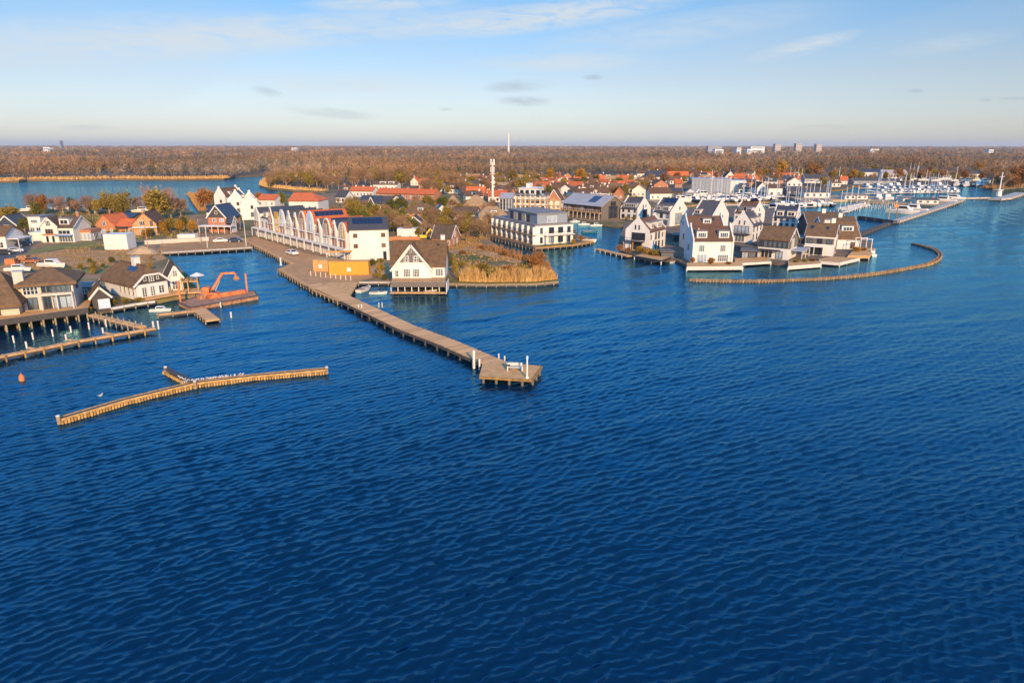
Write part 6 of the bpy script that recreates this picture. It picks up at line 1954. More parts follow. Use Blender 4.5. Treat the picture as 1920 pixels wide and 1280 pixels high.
# ================================================================ street furniture, cars, clutter
for x, y, yt, lab in ((389.5, 465, 424, 'left white flagpole on the harbour quay'), (462, 462, 411, 'right white flagpole on the harbour quay'), (376, 455, 414, 'orange lamp post behind the harbour quay'), (279, 475, 398, 'tall thin orange pole at the corner of the basin')):
    p = G(x, y, 0.85)
    hh = ZAT(x, yt, p.y) - 0.85
    o = thing('quay_pole', lab, 'pole', tuple(p))
    MB().tube((0, 0, 0), (0, 0, hh), 0.11, 0.07, 7).build('pole', 'white' if 'white' in lab else 'brick_orange', o)
    MB().tube((0, 0, hh), (0, 0, hh + 0.25), 0.12, 0.06, 7).build('finial', 'white', o)
    MB().tube((0, 0, 0), (0, 0, 0.35), 0.2, 0.15, 7).build('foot', 'concrete', o)
p = G(527, 498, 0.86)
o = thing('quay_lamp', 'white cylindrical light column at the promenade corner', 'lamp', tuple(p))
MB().tube((0, 0, 0), (0, 0, 1.7), 0.22, 0.22, 10).build('column', 'white', o)
MB().tube((0, 0, 1.7), (0, 0, 2.0), 0.28, 0.12, 10).build('cap', 'white', o)
MB().tube((0, 0, 0), (0, 0, 0.12), 0.4, 0.36, 10).build('foot', 'concrete', o)
for i in range(9):
    s = i / 8
    p = G(583 + 75 * s, 517 + 9 * s, 0.86)
    o = thing('quay_bollard', 'slim pale bollard in the row before the orange container', 'bollard', tuple(p), group='bollards before the orange container')
    MB().tube((0, 0, 0), (0, 0, 0.95), 0.10, 0.09, 7).build('shaft', 'pile_pale', o)
    MB().tube((0, 0, 0.95), (0, 0, 1.05), 0.12, 0.08, 7).build('cap', 'pile_pale', o)


def car_parts(body):
    prof = [(-2.1, 0.35), (-2.15, 0.85), (-1.5, 0.95), (-0.95, 1.42), (0.7, 1.45), (1.25, 1.0), (2.05, 0.85), (2.15, 0.35)]
    P = [('body', MB().extr([(x, -0.86, z) for x, z in prof], (0, 1.72, 0)).mesh('body', body)),
         ('side_window', MB().extr([(x, -0.875, z) for x, z in ((-1.15, 0.98), (-0.85, 1.34), (0.62, 1.36), (1.02, 1.0))], (0, 1.75, 0)).mesh('side_window', 'glass')),
         ('windscreen', MB().extr([(1.22, -0.72, 1.04), (0.76, -0.7, 1.42), (0.80, -0.7, 1.44), (1.27, -0.72, 1.06)], (0, 1.42, 0)).mesh('windscreen', 'glass'))]
    return P


CARW = MB().tube((0, -0.11, 0), (0, 0.11, 0), 0.33, 0.33, 12)
CP = {}


def car(p, rz, col, label):
    if not CP:
        CP['wheel'] = CARW.mesh('wheel', 'rubber')
        CP['rim'] = MB().tube((0, -0.13, 0), (0, 0.13, 0), 0.2, 0.2, 8).mesh('rim', 'steel')
        CP['lamp'] = MB().box(-0.04, 0.04, -0.16, 0.16, -0.08, 0.08).mesh('headlight', 'gelcoat')
    if col not in CP:
        CP[col] = car_parts(col)
    t = thing('parked_car', label, 'car', tuple(p), rz)
    for nm, me in CP[col]:
        obj(nm, me, t)
    for x in (-1.3, 1.35):
        for y in (-0.8, 0.8):
            w = obj('wheel', CP['wheel'], t, (x, y, 0.33))
            obj('rim', CP['rim'], w)
    for y in (-0.6, 0.6):
        obj('headlight', CP['lamp'], t, (2.12, y, 0.7))
    return t


car(G(414, 455, 0.86), 0.3, 'gelcoat', 'white car parked left below the timber-gabled house')
car(G(441, 454, 0.86), 0.2, 'hull_navy', 'dark car parked right below the timber-gabled house')
car(G(8, 478, 0.85), 0.5, 'rubber', 'black car on the dark street at the left edge')
car(G(28, 474, 0.85), 0.6, 'steel', 'grey car on the dark street behind the black car')
car(G(45, 462, 0.85), 1.2, 'hull_navy', 'navy car farther up the dark street')
car(G(60, 494, 0.85), 0.1, 'brown_paint', 'brown car at the near side of the building plot')
car(G(548, 478, 0.86), -0.8, 'gelcoat', 'white car parked on the promenade before the terrace')
for x, y, c, lab in ((18, 497, 'orange_paint', 'orange plant container at the left edge of the plot'), (40, 491, 'rust', 'brown skip on the building plot')):
    h = HP('builders_skip', lab, (x - 8, y), (x + 10, y - 1), 2.2, y - 10, None, z=0.85, ang=10, cat='skip', wall=c, roof='soil', flat=True, oh=-0.15, og=-0.15, t=0.05, plinth=0)
    for i in range(4):
        h.panel('rib', 'f', 0.15 + 0.23 * i, 0.1, 0.12, h.ew - 0.1, c, 0.08)
p = G(268, 475, 0.8)
o = tag(MB().add([(0, 0, 2.0), (0.8, 0.3, 1.8)] + [(4.6 * math.cos(k * 0.628) * (1 + 0.12 * math.sin(k * 3)), 3.2 * math.sin(k * 0.628), -0.05) for k in range(10)] + [(2.2 * math.cos(k * 0.628 + .2), 1.5 * math.sin(k * 0.628 + .2), 1.25 + 0.15 * math.sin(k * 2)) for k in range(10)],
                   [(2 + k, 2 + (k + 1) % 10, 12 + (k + 1) % 10, 12 + k) for k in range(10)] + [(12 + k, 12 + (k + 1) % 10, 0 if k > 4 else 1) for k in range(10)] + [(12, 1, 0), (17, 0, 1)]).build('sand_heap', 'sand'), 'heap of sand between the white cabin and the basin', 'heap')
o.location = p
for x, y, lab in ((1293, 368, 'left beige pyramid tent behind the villas'), (1309, 368, 'right beige pyramid tent behind the villas')):
    o = thing('pavilion_tent', lab, 'tent', tuple(G(x, y, 0.85)))
    MB().add([(-2.6, -2.6, 2.4), (2.6, -2.6, 2.4), (2.6, 2.6, 2.4), (-2.6, 2.6, 2.4), (0, 0, 4.4)], [(0, 1, 4), (1, 2, 4), (2, 3, 4), (3, 0, 4), (3, 2, 1, 0)]).build('canopy', 'canvas_beige', o)
    for sx in (-2.5, 2.5):
        for sy in (-2.5, 2.5):
            MB().box(sx - 0.06, sx + 0.06, sy - 0.06, sy + 0.06, 0, 2.4).build('pole', 'white', o)
p = G(793, 449, 0.8)
o = thing('excavator', 'small yellow excavator working behind the A-frame house', 'excavator', tuple(p), 0.4)
MB().box(-1.2, 1.2, -1.0, -0.55, 0, 0.6).build('track', 'rubber', o)
MB().box(-1.2, 1.2, 0.55, 1.0, 0, 0.6).build('track', 'rubber', o)
MB().box(-1.2, 1.0, -0.9, 0.9, 0.6, 1.5).build('body', 'yellow_paint', o)
MB().box(-0.2, 0.9, -0.9, 0.0, 1.5, 2.5).build('cab', 'glass', o)
MB().beam((0.9, 0.3, 1.3), (2.6, 0.3, 3.2), 0.3, 0.4).beam((2.6, 0.3, 3.2), (4.2, 0.3, 1.6), 0.25, 0.32).build('boom', 'yellow_paint', o)
MB().box(3.8, 4.7, -0.1, 0.7, 0.7, 1.5).build('bucket', 'rust', o)
MB().box(-3, 9, 0, 0.4, 0, 1.3).build('hedge_wall', 'brick_orange').location = tuple(G(735, 452, 0.8))
tag(bpy.data.objects['hedge_wall'], 'low rust-brown garden wall right of the white end house', 'wall')
tag(MB().box(0, 8, 0, 5, 0, 2.6).build('flat_garage', 'white'), 'flat white garage behind the rust-brown garden wall', 'garage').location = tuple(G(745, 444, 0.8))

# ================================================================ trees and plants
rng = np.random.default_rng(11)


def slivers(centers, n, spread, ln, wd, up=0.4):
    """thin random triangles about given centres -> verts, tris"""
    c = centers[rng.integers(0, len(centers), n)] + rng.normal(0, 1, (n, 3)) * spread
    d = rng.normal(0, 1, (n, 3))
    d[:, 2] = np.abs(d[:, 2]) * (0.5 + up) + up * 0.3
    d /= np.linalg.norm(d, axis=1, keepdims=True)
    s = np.cross(d, rng.normal(0, 1, (n, 3)))
    s /= np.linalg.norm(s, axis=1, keepdims=True) + 1e-6
    l = rng.uniform(ln[0], ln[1], (n, 1))
    w = rng.uniform(wd[0], wd[1], (n, 1))
    v = np.stack([c - s * w, c + s * w, c + d * l], axis=1).reshape(-1, 3)
    return v, np.arange(n * 3).reshape(-1, 3)


def limb_tree(h, spread, n1, seed, base=0.25, lean=0.9):
    rd = random.Random(seed)
    b = MB()
    pts = []
    tr = h * 0.028 + 0.06
    top = Vector((rd.uniform(-.3, .3), rd.uniform(-.3, .3), h * 0.62))
    b.tube((0, 0, -0.2), tuple(top * 0.45), tr, tr * 0.7, 7, False)
    b.tube(tuple(top * 0.45), tuple(top), tr * 0.7, tr * 0.3, 6, False)
    for i in range(n1):
        s = base + (0.95 - base) * (i + rd.random()) / n1
        p = top * s
        t = i * 2.4 + rd.uniform(-.4, .4)
        ln = spread * rd.uniform(0.7, 1.1) * (1.1 - 0.5 * s)
        q = p + Vector((math.cos(t) * ln, math.sin(t) * ln, ln * lean * rd.uniform(0.7, 1.3)))
        b.tube(tuple(p), tuple(q), tr * 0.42, tr * 0.14, 5, False)
        for k in range(4):
            f = rd.uniform(0.35, 1.0)
            m = p.lerp(q, f)
            e = m + Vector((rd.uniform(-1, 1), rd.uniform(-1, 1), rd.uniform(0.2, 1.2))) * ln * 0.42
            b.tube(tuple(m), tuple(e), tr * 0.16, tr * 0.05, 4, False)
            pts += [tuple(m.lerp(e, 0.4)), tuple(m.lerp(e, 0.75)), tuple(e)]
        pts += [tuple(q), tuple(p.lerp(q, 0.8))]
    pts.append(tuple(top))
    pts.append(tuple(top + Vector((0, 0, h * 0.2))))
    return b, np.array(pts)


TP = {}


def add_proto(kind, trunk_mb, v, t, mat):
    TP.setdefault(kind, []).append((trunk_mb.mesh('trunk', 'bark'), raw_mesh('crown', v, t, mat)))


for sd in range(4):   # bare winter trees, 10 m
    for kind, mat in (('bare', 'twig_brown'), ('rose', 'twig_rose')):
        b, pts = limb_tree(10, 3.0, 9, sd + (20 if kind == 'rose' else 0))
        v, t = slivers(pts, 1500, 0.55, (0.5, 1.2), (0.03, 0.07), 0.7)
        add_proto(kind, b, v, t, mat)
for sd in range(3):   # leafy / evergreen round trees
    for kind, mat in (('green', 'leaf_green'), ('olive', 'leaf_olive'), ('gold', 'leaf_gold'), ('rust', 'leaf_rust')):
        b, pts = limb_tree(9, 2.6, 10, sd + 50 + len(kind), 0.15, 0.7)
        v, t = slivers(pts, 1700, 0.55, (0.3, 0.7), (0.12, 0.28), 0.2)
        add_proto(kind, b, v, t, mat)
for sd in range(2):   # tall narrow conifer-like
    b = MB().tube((0, 0, 0), (0, 0, 8.5), 0.2, 0.04, 6, False)
    z = rng.uniform(0.08, 1.0, 900)
    a = rng.uniform(0, 6.28, 900)
    r = (1 - z) * 1.7 * rng.uniform(0.6, 1.05, 900) + 0.1
    c = np.stack([r * np.cos(a), r * np.sin(a), z * 9.0], axis=1)
    v, t = slivers(c, 1600, 0.15, (0.3, 0.7), (0.1, 0.22), 0.1)
    add_proto('cone', b, v, t, 'conifer')
    add_proto('cypress', b, v * np.array([0.75, 0.75, 1.0]), t, 'leaf_olive')
for sd in range(3):   # shrubs, 2 m
    for kind, mat in (('shrub', 'leaf_green'), ('shrub_olive', 'leaf_olive'), ('shrub_rust', 'leaf_rust'), ('shrub_gold', 'leaf_gold')):
        b = MB()
        for k in range(5):
            b.tube((0, 0, 0), (math.cos(k * 1.3) * 0.6, math.sin(k * 1.3) * 0.6, 1.2), 0.05, 0.02, 4, False)
        c = rng.normal(0, 1, (60, 3))
        c /= np.linalg.norm(c, axis=1, keepdims=True)
        c = c * np.array([0.9, 0.9, 0.75]) * rng.uniform(0.5, 1.0, (60, 1)) + np.array([0, 0, 0.95])
        v, t = slivers(c, 650, 0.14, (0.15, 0.4), (0.06, 0.14), 0.2)
        add_proto(kind, b, v, t, mat)


def plant(kind, p, h, label, group=None, name=None, cat='tree', wide=1.0):
    tr, cr = random.choice(TP[kind])
    base = {'bare': 10, 'rose': 10, 'cone': 9, 'cypress': 9}.get(kind, 9)
    if kind.startswith('shrub'):
        base = 2.0
    k = h / base
    t = thing(name or {'bare': 'bare_tree', 'rose': 'bare_tree', 'cone': 'conifer_tree', 'cypress': 'cypress_tree', 'gold': 'golden_tree', 'rust': 'russet_tree'}.get(kind, 'green_tree'), label, cat, tuple(p), random.uniform(0, 6.28), group)
    obj('trunk', tr, t)
    obj('crown', cr, t)
    t.scale = (k * wide, k * wide, k)
    return t


def tree_px(kind, x, y, ytop, label, wide=1.0, group=None, z=0.8, **kw):
    p = G(x, y, z)
    return plant(kind, p, (ZAT(x, ytop, p.y) - z) * 1.02, label, group, wide=wide, **kw)


near = [
    ('olive', 18, 418, 379, 'broad olive-yellow bush tree at the left edge by the lake', 1.5), ('rose', 62, 402, 355, 'bare rosy tree left of the bright green tree'), ('green', 72, 414, 371, 'bright green pointed tree beside the bare rosy tree', 0.8),
    ('rust', 82, 404, 356, 'russet tree right behind the bright green tree', 0.8), ('rose', 120, 404, 360, 'bare rosy tree with round crown behind mansard house'), ('rose', 168, 404, 358, 'bare rosy tree left of the golden-olive tree'),
    ('olive', 183, 404, 367, 'golden-olive slim tree beside white boat', 0.7), ('olive', 206, 402, 354, 'umbrella-shaped olive tree, left one of two', 1.1), ('olive', 233, 402, 352, 'umbrella-shaped olive tree, right one of two', 1.0), ('olive', 225, 408, 373, 'low olive tree below the umbrella-shaped pair', 1.0),
    ('rose', 260, 400, 362, 'bare rosy tree left of the big willow'), ('olive', 300, 415, 345, 'big bare willow with olive lower crown', 1.15), ('rose', 322, 412, 340, 'tall bare rosy tree right beside the big willow', 0.9), ('rose', 285, 408, 342, 'tall bare rosy tree just behind the big willow', 0.9), ('bare', 340, 408, 362, 'bare brown tree right of the big willow'),
    ('rust', 385, 392, 347, 'large russet bush tree on the spit by the inlet', 1.2), ('bare', 402, 388, 350, 'bare brown tree behind the russet tree on the spit'), ('green', 47, 436, 403, 'green tree beside the dark street', 1.0), ('green', 155, 428, 402, 'dark green tree right of the mansard house', 1.1), ('conifer' if False else 'green', 170, 430, 407, 'low green tree left of the orange brick house'),
    ('gold', 338, 438, 408, 'golden tree in the row by the harbour, left', 0.9), ('gold', 362, 438, 407, 'golden tree in the row by the harbour, right', 0.9), ('gold', 308, 440, 410, 'golden slim tree beside the ochre brick house', 0.7), ('olive', 320, 436, 402, 'olive tree behind the golden row'),
    ('green', 346, 430, 402, 'green shrub-like tree above the golden row', 1.2), ('olive', 282, 444, 424, 'small olive tree in front of the ochre brick house'),
    ('green', 530, 388, 352, 'green pointed tree behind the terrace roofs', 0.7), ('rust', 486, 385, 356, 'small russet tree behind white gables'), ('olive', 664, 412, 364, 'tall olive conifer right of the red roofs', 0.75), ('olive', 682, 414, 376, 'olive tree in front of the slate cottage', 0.8), ('olive', 690, 422, 388, 'low olive tree left of the dark barn'),
    ('bare', 752, 440, 396, 'bare pale-branched tree left of the navy A house'), ('bare', 808, 436, 392, 'bare pale-branched tree right of the navy A house'), ('green', 784, 444, 424, 'small green conifer beside the excavator', 0.7), ('green', 738, 436, 412, 'dark green tree behind the white end house', 1.0), ('olive', 795, 420, 400, 'olive tree above the navy A house', 1.0),
    ('olive', 838, 428, 402, 'olive hedge tree right of the small A cottage', 1.5), ('olive', 868, 440, 416, 'olive tree behind the brick gabled house', 1.1), ('bare', 888, 446, 412, 'bare brown tree in the marsh left of the apartment block'), ('bare', 902, 450, 410, 'bare orange-brown tree at the channel end'), ('bare', 912, 446, 420, 'small bare tree beside the apartment block'),
    ('bare', 875, 455, 430, 'low bare tree in the reedy garden'), ('rust', 1010, 500, 466, 'orange-brown reed shrub at the tip of the point', 1.35), ('rust', 1000, 506, 476, 'lower orange-brown shrub at the tip of the point', 1.3),
    ('cypress', 712, 523, 489, 'slim green cypress between orange container and A-frame house', 0.9), ('cypress', 852, 512, 478, 'slim green cypress right of the A-frame house', 1.1), ('cypress', 858, 524, 494, 'second slim cypress at the reed bed', 0.8), ('green', 848, 500, 480, 'dark green bush tree at the right wall of the A-frame house', 1.0),
    ('gold', 1031, 348, 306, 'orange tree in the wood edge right of the mast', 0.7), ('gold', 1088, 346, 310, 'bright golden willow behind the village', 1.0), ('gold', 1463, 330, 295, 'golden tree on the wood edge above the masts', 1.0), ('gold', 1600, 338, 312, 'golden tree beside the far boat sheds', 1.0), ('gold', 1834, 326, 299, 'golden tree near the right-hand wood', 1.0),
    ('olive', 545, 350, 318, 'big olive-brown tree on the lake point', 1.3), ('bare', 515, 347, 320, 'bare tree at the tip of the lake point'), ('olive', 580, 352, 322, 'olive-brown tree in the middle of the lake point', 1.2), ('bare', 610, 354, 318, 'bare pale-trunked tree on the lake point'), ('bare', 635, 356, 320, 'tall bare tree at the root of the lake point'),
    ('bare', 850, 362, 312, 'tall bare tree behind the pyramid roofs'), ('bare', 830, 358, 318, 'bare tree behind the long red roof'), ('bare', 868, 366, 330, 'bare tree left of the mast'), ('bare', 800, 346, 314, 'bare tree behind the brick gable house of the village'), ('olive', 962, 348, 312, 'olive-brown tree right of the mast'), ('bare', 1000, 346, 316, 'bare tree behind the stepped white block'),
    ('green', 1161, 372, 345, 'green conifer by the red-roofed village house', 0.8), ('green', 1219, 344, 323, 'green tree beside the navy-roofed village house', 0.8), ('olive', 1140, 382, 372, 'olive hedge tree behind the metal roof', 2.0), ('olive', 1545, 350, 325, 'pale olive tree behind the grey barn', 1.1), ('rust', 1530, 334, 304, 'large orange-brown tree behind the marina masts', 1.4), ('rust', 1520, 330, 300, 'orange-brown tree left of the large one behind the masts', 1.2),
    ('rust', 1895, 350, 306, 'russet tree in the right-hand wood, front left'), ('bare', 1880, 352, 312, 'bare tree at the left end of the right-hand wood'), ('rust', 1915, 350, 300, 'russet tree at the right edge of the picture'), ('bare', 1860, 345, 300, 'bare tree behind the light beacon'),
    ('green', 240, 510, 497, 'tiny green tree left of solar panels', 0.8),
]
for it in near:
    tree_px(*it[:5], wide=it[5] if len(it) > 5 else 1.0)

shr = [('shrub_olive', 166, 569, 556, 'clipped pale-green ball bush by the boathouse', 1.0), ('shrub_olive', 176, 566, 548, 'larger pale-green ball bush right by the boathouse', 1.0), ('shrub_olive', 60, 585, 570, 'yellow-green bush in front of the villa doors', 1.1), ('shrub_olive', 40, 590, 573, 'yellow-green bush left of the villa doors', 1.0),
       ('shrub_gold', 168, 586, 574, 'small golden bush at the start of the slanting jetty', 1.0), ('shrub_olive', 703, 520, 511, 'low olive shrub by the orange container', 1.0), ('shrub', 722, 524, 513, 'green shrub left of the A-frame house', 1.0), ('shrub_olive', 747, 519, 506, 'olive pot shrub at the A-frame terrace', 0.7), ('shrub_olive', 792, 519, 498, 'climbing olive shrub on the A-frame front', 0.6),
       ('shrub_gold', 1200, 474, 461, 'golden hedge bush, left one before the left front villa', 1.3), ('shrub_gold', 1216, 478, 465, 'golden hedge bush, middle one before the left front villa', 1.6), ('shrub_olive', 1230, 480, 467, 'olive hedge bush, right one before the left front villa', 1.5), ('shrub_rust', 1252, 480, 466, 'rusty shrub beside the left front villa wall', 1.0), ('shrub_rust', 1178, 474, 462, 'rusty pot shrub at the balcony of the left front villa', 1.0),
       ('shrub_rust', 1162, 470, 458, 'dark red shrub on the walkway left of the villas', 1.0), ('shrub_rust', 1299, 493, 481, 'rust potted shrub at the left of the front centre villa', 0.8), ('shrub_rust', 1333, 496, 480, 'orange leafy shrub before the front centre villa', 0.8), ('shrub_rust', 1366, 496, 489, 'low brown shrub before the front centre villa', 1.6),
       ('shrub_olive', 1492, 492, 485, 'low flower shrub on the boarded terrace, left', 1.6), ('shrub_olive', 1508, 491, 484, 'low flower shrub on the boarded terrace, middle', 1.6), ('shrub_rust', 1524, 490, 483, 'low flower shrub on the boarded terrace, right', 1.6), ('shrub_gold', 1608, 472, 461, 'orange bush on the island tip terrace', 1.5), ('shrub_rust', 1620, 470, 463, 'rusty bush beside the orange one on the island tip', 1.4),
       ('shrub_rust', 1090, 452, 440, 'orange shrub at the right corner of the apartment block', 0.8), ('shrub_gold', 1075, 457, 447, 'golden grass tuft at the apartment rim', 0.9), ('shrub_olive', 262, 566, 557, 'ochre shrub bed under the solar-roofed house', 1.8), ('shrub_olive', 236, 569, 559, 'ochre shrub bed left under the solar-roofed house', 1.8), ('shrub_olive', 215, 571, 560, 'ochre shrub right of the boathouse', 1.4),
       ('shrub_olive', 885, 520, 496, 'olive bush at the left of the reed bed', 1.0), ('shrub', 925, 522, 498, 'green bush in the middle of the reed bed', 1.5), ('shrub_rust', 955, 518, 496, 'brown bush right of the middle of the reed bed', 1.5), ('shrub_olive', 905, 514, 492, 'olive bush behind the reeds', 1.5), ('shrub_olive', 980, 514, 494, 'olive bush near the point tip', 1.4),
       ('shrub_olive', 866, 500, 488, 'olive garden bush right of the cypress', 1.4), ('shrub_rust', 868, 476, 468, 'brown heap of brush in the garden, left', 1.8), ('shrub_rust', 905, 466, 459, 'brown brush along the channel, middle', 2.0), ('shrub_rust', 945, 478, 470, 'brown brush along the channel, right', 2.0), ('shrub_rust', 985, 486, 478, 'brown brush along the channel near the tip', 1.8),
       ('shrub_olive', 1190, 413, 405, 'olive shrub before the leftmost rear villa', 1.5), ('shrub_olive', 1175, 412, 405, 'low shrub at the corner of the leftmost rear villa', 1.5)]
for kind, x, y, yt, lab, wd in shr:
    tree_px(kind, x, y, yt, lab, wide=wd, z=1.0, name='garden_shrub', cat='shrub')

# garden and street trees of the village, by area: alike trees share the area's label
areas = [('yards beside the brick houses', (45, 440, 340, 453), 16, ('olive', 'gold', 'green'), (1.6, 3.6)), ('waste ground behind the solar-roofed house', (120, 490, 300, 516), 14, ('olive', 'green', 'bare'), (1.2, 2.8)), ('strip behind the promenade containers', (690, 494, 735, 512), 6, ('olive', 'green'), (1.5, 3.0)), ('left bank gardens behind the mansard house', (60, 396, 350, 404), 16, ('rose', 'olive', 'bare', 'green'), (5, 9)), ('gardens between the terrace and the cottages', (625, 384, 760, 432), 42, ('olive', 'bare', 'green', 'bare'), (4, 8)),
         ('gardens around the thatched bungalows', (740, 384, 930, 445), 55, ('bare', 'olive', 'bare', 'green'), (4, 7.5)), ('village gardens behind the mast', (790, 338, 1010, 366), 55, ('bare', 'olive', 'bare'), (7, 12)),
         ('gardens behind the metal-roofed block', (1010, 340, 1220, 372), 50, ('bare', 'olive', 'bare', 'green'), (5, 10)), ('boatyard edge behind the hall', (1220, 328, 1500, 346), 45, ('bare', 'rust', 'olive'), (7, 12)),
         ('edge of the marina', (1500, 328, 1860, 342), 50, ('bare', 'rust', 'olive', 'bare'), (7, 12)), ('right-hand wood by the beacon', (1866, 330, 1925, 351), 28, ('rust', 'bare', 'rust'), (8, 13)),
         ('lake point beyond the terrace', (505, 338, 640, 355), 30, ('olive', 'bare', 'bare'), (8, 13)), ('belt behind the red terraces', (640, 334, 860, 350), 45, ('bare', 'bare', 'olive'), (9, 14))]
kn = {'bare': 'bare brown', 'rose': 'bare rosy', 'olive': 'olive-brown', 'green': 'dark green', 'rust': 'russet', 'gold': 'golden'}
FOOT = [(o_.matrix_basis.translation.copy(), max(o_.get('_r', 0), 0)) for o_ in []]
blocks = []
for o_ in COL.objects:
    if o_.parent is None and o_.get('category') in ('house', 'villa', 'building', 'hall', 'container'):
        w_ = [c for c in o_.children if c.name.startswith('wall')]
        if w_:
            bb = [Vector(c) for c in w_[0].bound_box]
            blocks.append((o_.location.copy(), Matrix.Rotation(-o_.rotation_euler.z, 3, 'Z'), max(abs(b.x) for b in bb) + 1.5, max(abs(b.y) for b in bb) + 1.5))


def free(p):
    for c, Rm, hx, hy in blocks:
        q = Rm @ Vector((p.x - c.x, p.y - c.y, 0))
        if abs(q.x) < hx and abs(q.y) < hy:
            return False
    return True


for nm, (x0, y0, x1, y1), n, kinds, hr in areas:
    n = int(n * 1.22)
    done = 0
    for _ in range(n * 4):
        if done >= n:
            break
        x, y = random.uniform(x0, x1), random.uniform(y0, y1)
        p = G(x, y)
        if not free(p):
            continue
        kd = random.choice(kinds)
        plant(kd, p, random.uniform(*hr), '%s tree in the %s' % (kn[kd], nm) if not nm.startswith(('edge', 'belt')) else '%s tree in the %s' % (kn[kd], nm), 'trees: ' + nm, wide=random.uniform(0.85, 1.25))
        done += 1

# ---------------------------------------------------------------- woodland to the horizon: one mass
BX = [-400, 0, 60, 210, 430, 500, 508, 520, 600, 640, 700, 780, 860, 1000, 1150, 1250, 1450, 1600, 1750, 1855, 1868, 1930, 2400]
BY = [339.5, 338.5, 336, 334.3, 333.5, 324, 330, 342, 350, 342, 337, 333, 334, 330, 328, 322, 324, 322, 322, 322, 342, 344, 342]


def px_of(P_):
    c, s = math.cos(PITCH), math.sin(PITCH)
    dz = P_[:, 2] - CAM_H
    zc = P_[:, 1] * c - dz * s
    yc = P_[:, 1] * s + dz * c
    return 960 + FPX * P_[:, 0] / zc, 640 - FPX * yc / zc


def wood(n, dmin, dmax, size, ntri, power, seed):
    r_ = np.random.default_rng(seed)
    az = r_.uniform(-0.78, 0.78, n)
    if power == 0:
        d = np.exp(r_.uniform(math.log(dmin), math.log(dmax), n))
    else:
        d = np.sqrt(r_.uniform(dmin ** 2, dmax ** 2, n))
    P_ = np.stack([d * np.tan(az), d, np.full(n, 0.8)], axis=1)
    x, y = px_of(P_)
    ok = (y < np.interp(x, BX, BY)) & (x > -120) & (x < 2040)
    # clearings
    f = np.sin(P_[:, 0] * 0.013 + 1.3 * np.sin(P_[:, 1] * 0.004)) * np.sin(P_[:, 1] * 0.0061 + 0.7)
    ok &= (f > -0.86) | (d < 700)
    P_ = P_[ok]
    d = d[ok]
    n = len(P_)
    ln_ = np.maximum(1.0, d / size[2]) ** 0.9
    rad = r_.uniform(size[0], size[1], n) * ln_
    hgt = r_.uniform(7.0, 13.0, n) * (1 + 0.30 * np.sin(P_[:, 0] * 0.009 + 1.7 * np.sin(P_[:, 1] * 0.003)) * np.sin(P_[:, 1] * 0.005)) * np.where(r_.random(n) < 0.06, 1.4, 1.0)
    # crown triangles
    u = r_.normal(0, 1, (n, ntri, 3))
    u /= np.linalg.norm(u, axis=2, keepdims=True)
    u *= r_.uniform(0.45, 1.0, (n, ntri, 1))
    c = P_[:, None, :] + u * np.stack([rad, rad, hgt * 0.42], axis=1)[:, None, :]
    c[:, :, 2] += (hgt * 0.58)[:, None]
    e1 = r_.normal(0, 1, (n, ntri, 3))
    e2 = r_.normal(0, 1, (n, ntri, 3))
    e1[:, :, 2] += 0.8 * np.sign(e1[:, :, 2])
    sc = (rad * 0.27)[:, None, None]
    v = np.stack([c, c + e1 * sc, c + e2 * sc], axis=2)
    base = np.array([[0.225, 0.138, 0.080], [0.205, 0.135, 0.090], [0.265, 0.160, 0.082], [0.155, 0.115, 0.080], [0.07, 0.075, 0.04], [0.30, 0.18, 0.065]])
    pick = r_.choice(6, n, p=[0.34, 0.26, 0.16, 0.12, 0.06, 0.06])
    patch_ = np.sin(P_[:, 0] * 0.011 + 2 * np.sin(P_[:, 1] * 0.0037)) * np.sin(P_[:, 1] * 0.0072 + P_[:, 0] * 0.002)
    col = base[pick] * r_.uniform(0.72, 1.28, (n, 1)) * (1 + 0.34 * patch_[:, None]) * (1 + np.array([[0.16, 0.02, -0.14]]) * np.sin(P_[:, :1] * 0.017 + 3.0 * np.sin(P_[:, 1:2] * 0.0061)))
    col = np.repeat(col[:, None, :], ntri * 3, axis=1).reshape(-1, 3)
    v = v.reshape(-1, 3)
    return v, np.arange(len(v)).reshape(-1, 3), col


V, C = [], []
for args in ((15000, 380, 1300, (1.8, 3.2, 1200), 40, 1, 1), (17000, 1200, 16000, (2.8, 4.6, 1300), 20, 0, 2)):
    v, t, c = wood(*args)
    V.append(v); C.append(c)
V, C = np.concatenate(V), np.concatenate(C)
o = obj('woodland', raw_mesh('woodland', V, np.arange(len(V)).reshape(-1, 3), 'foliage', C))
o['kind'] = 'stuff'
o['label'] = 'bare brown winter woodland stretching to the horizon'
o['category'] = 'woodland'


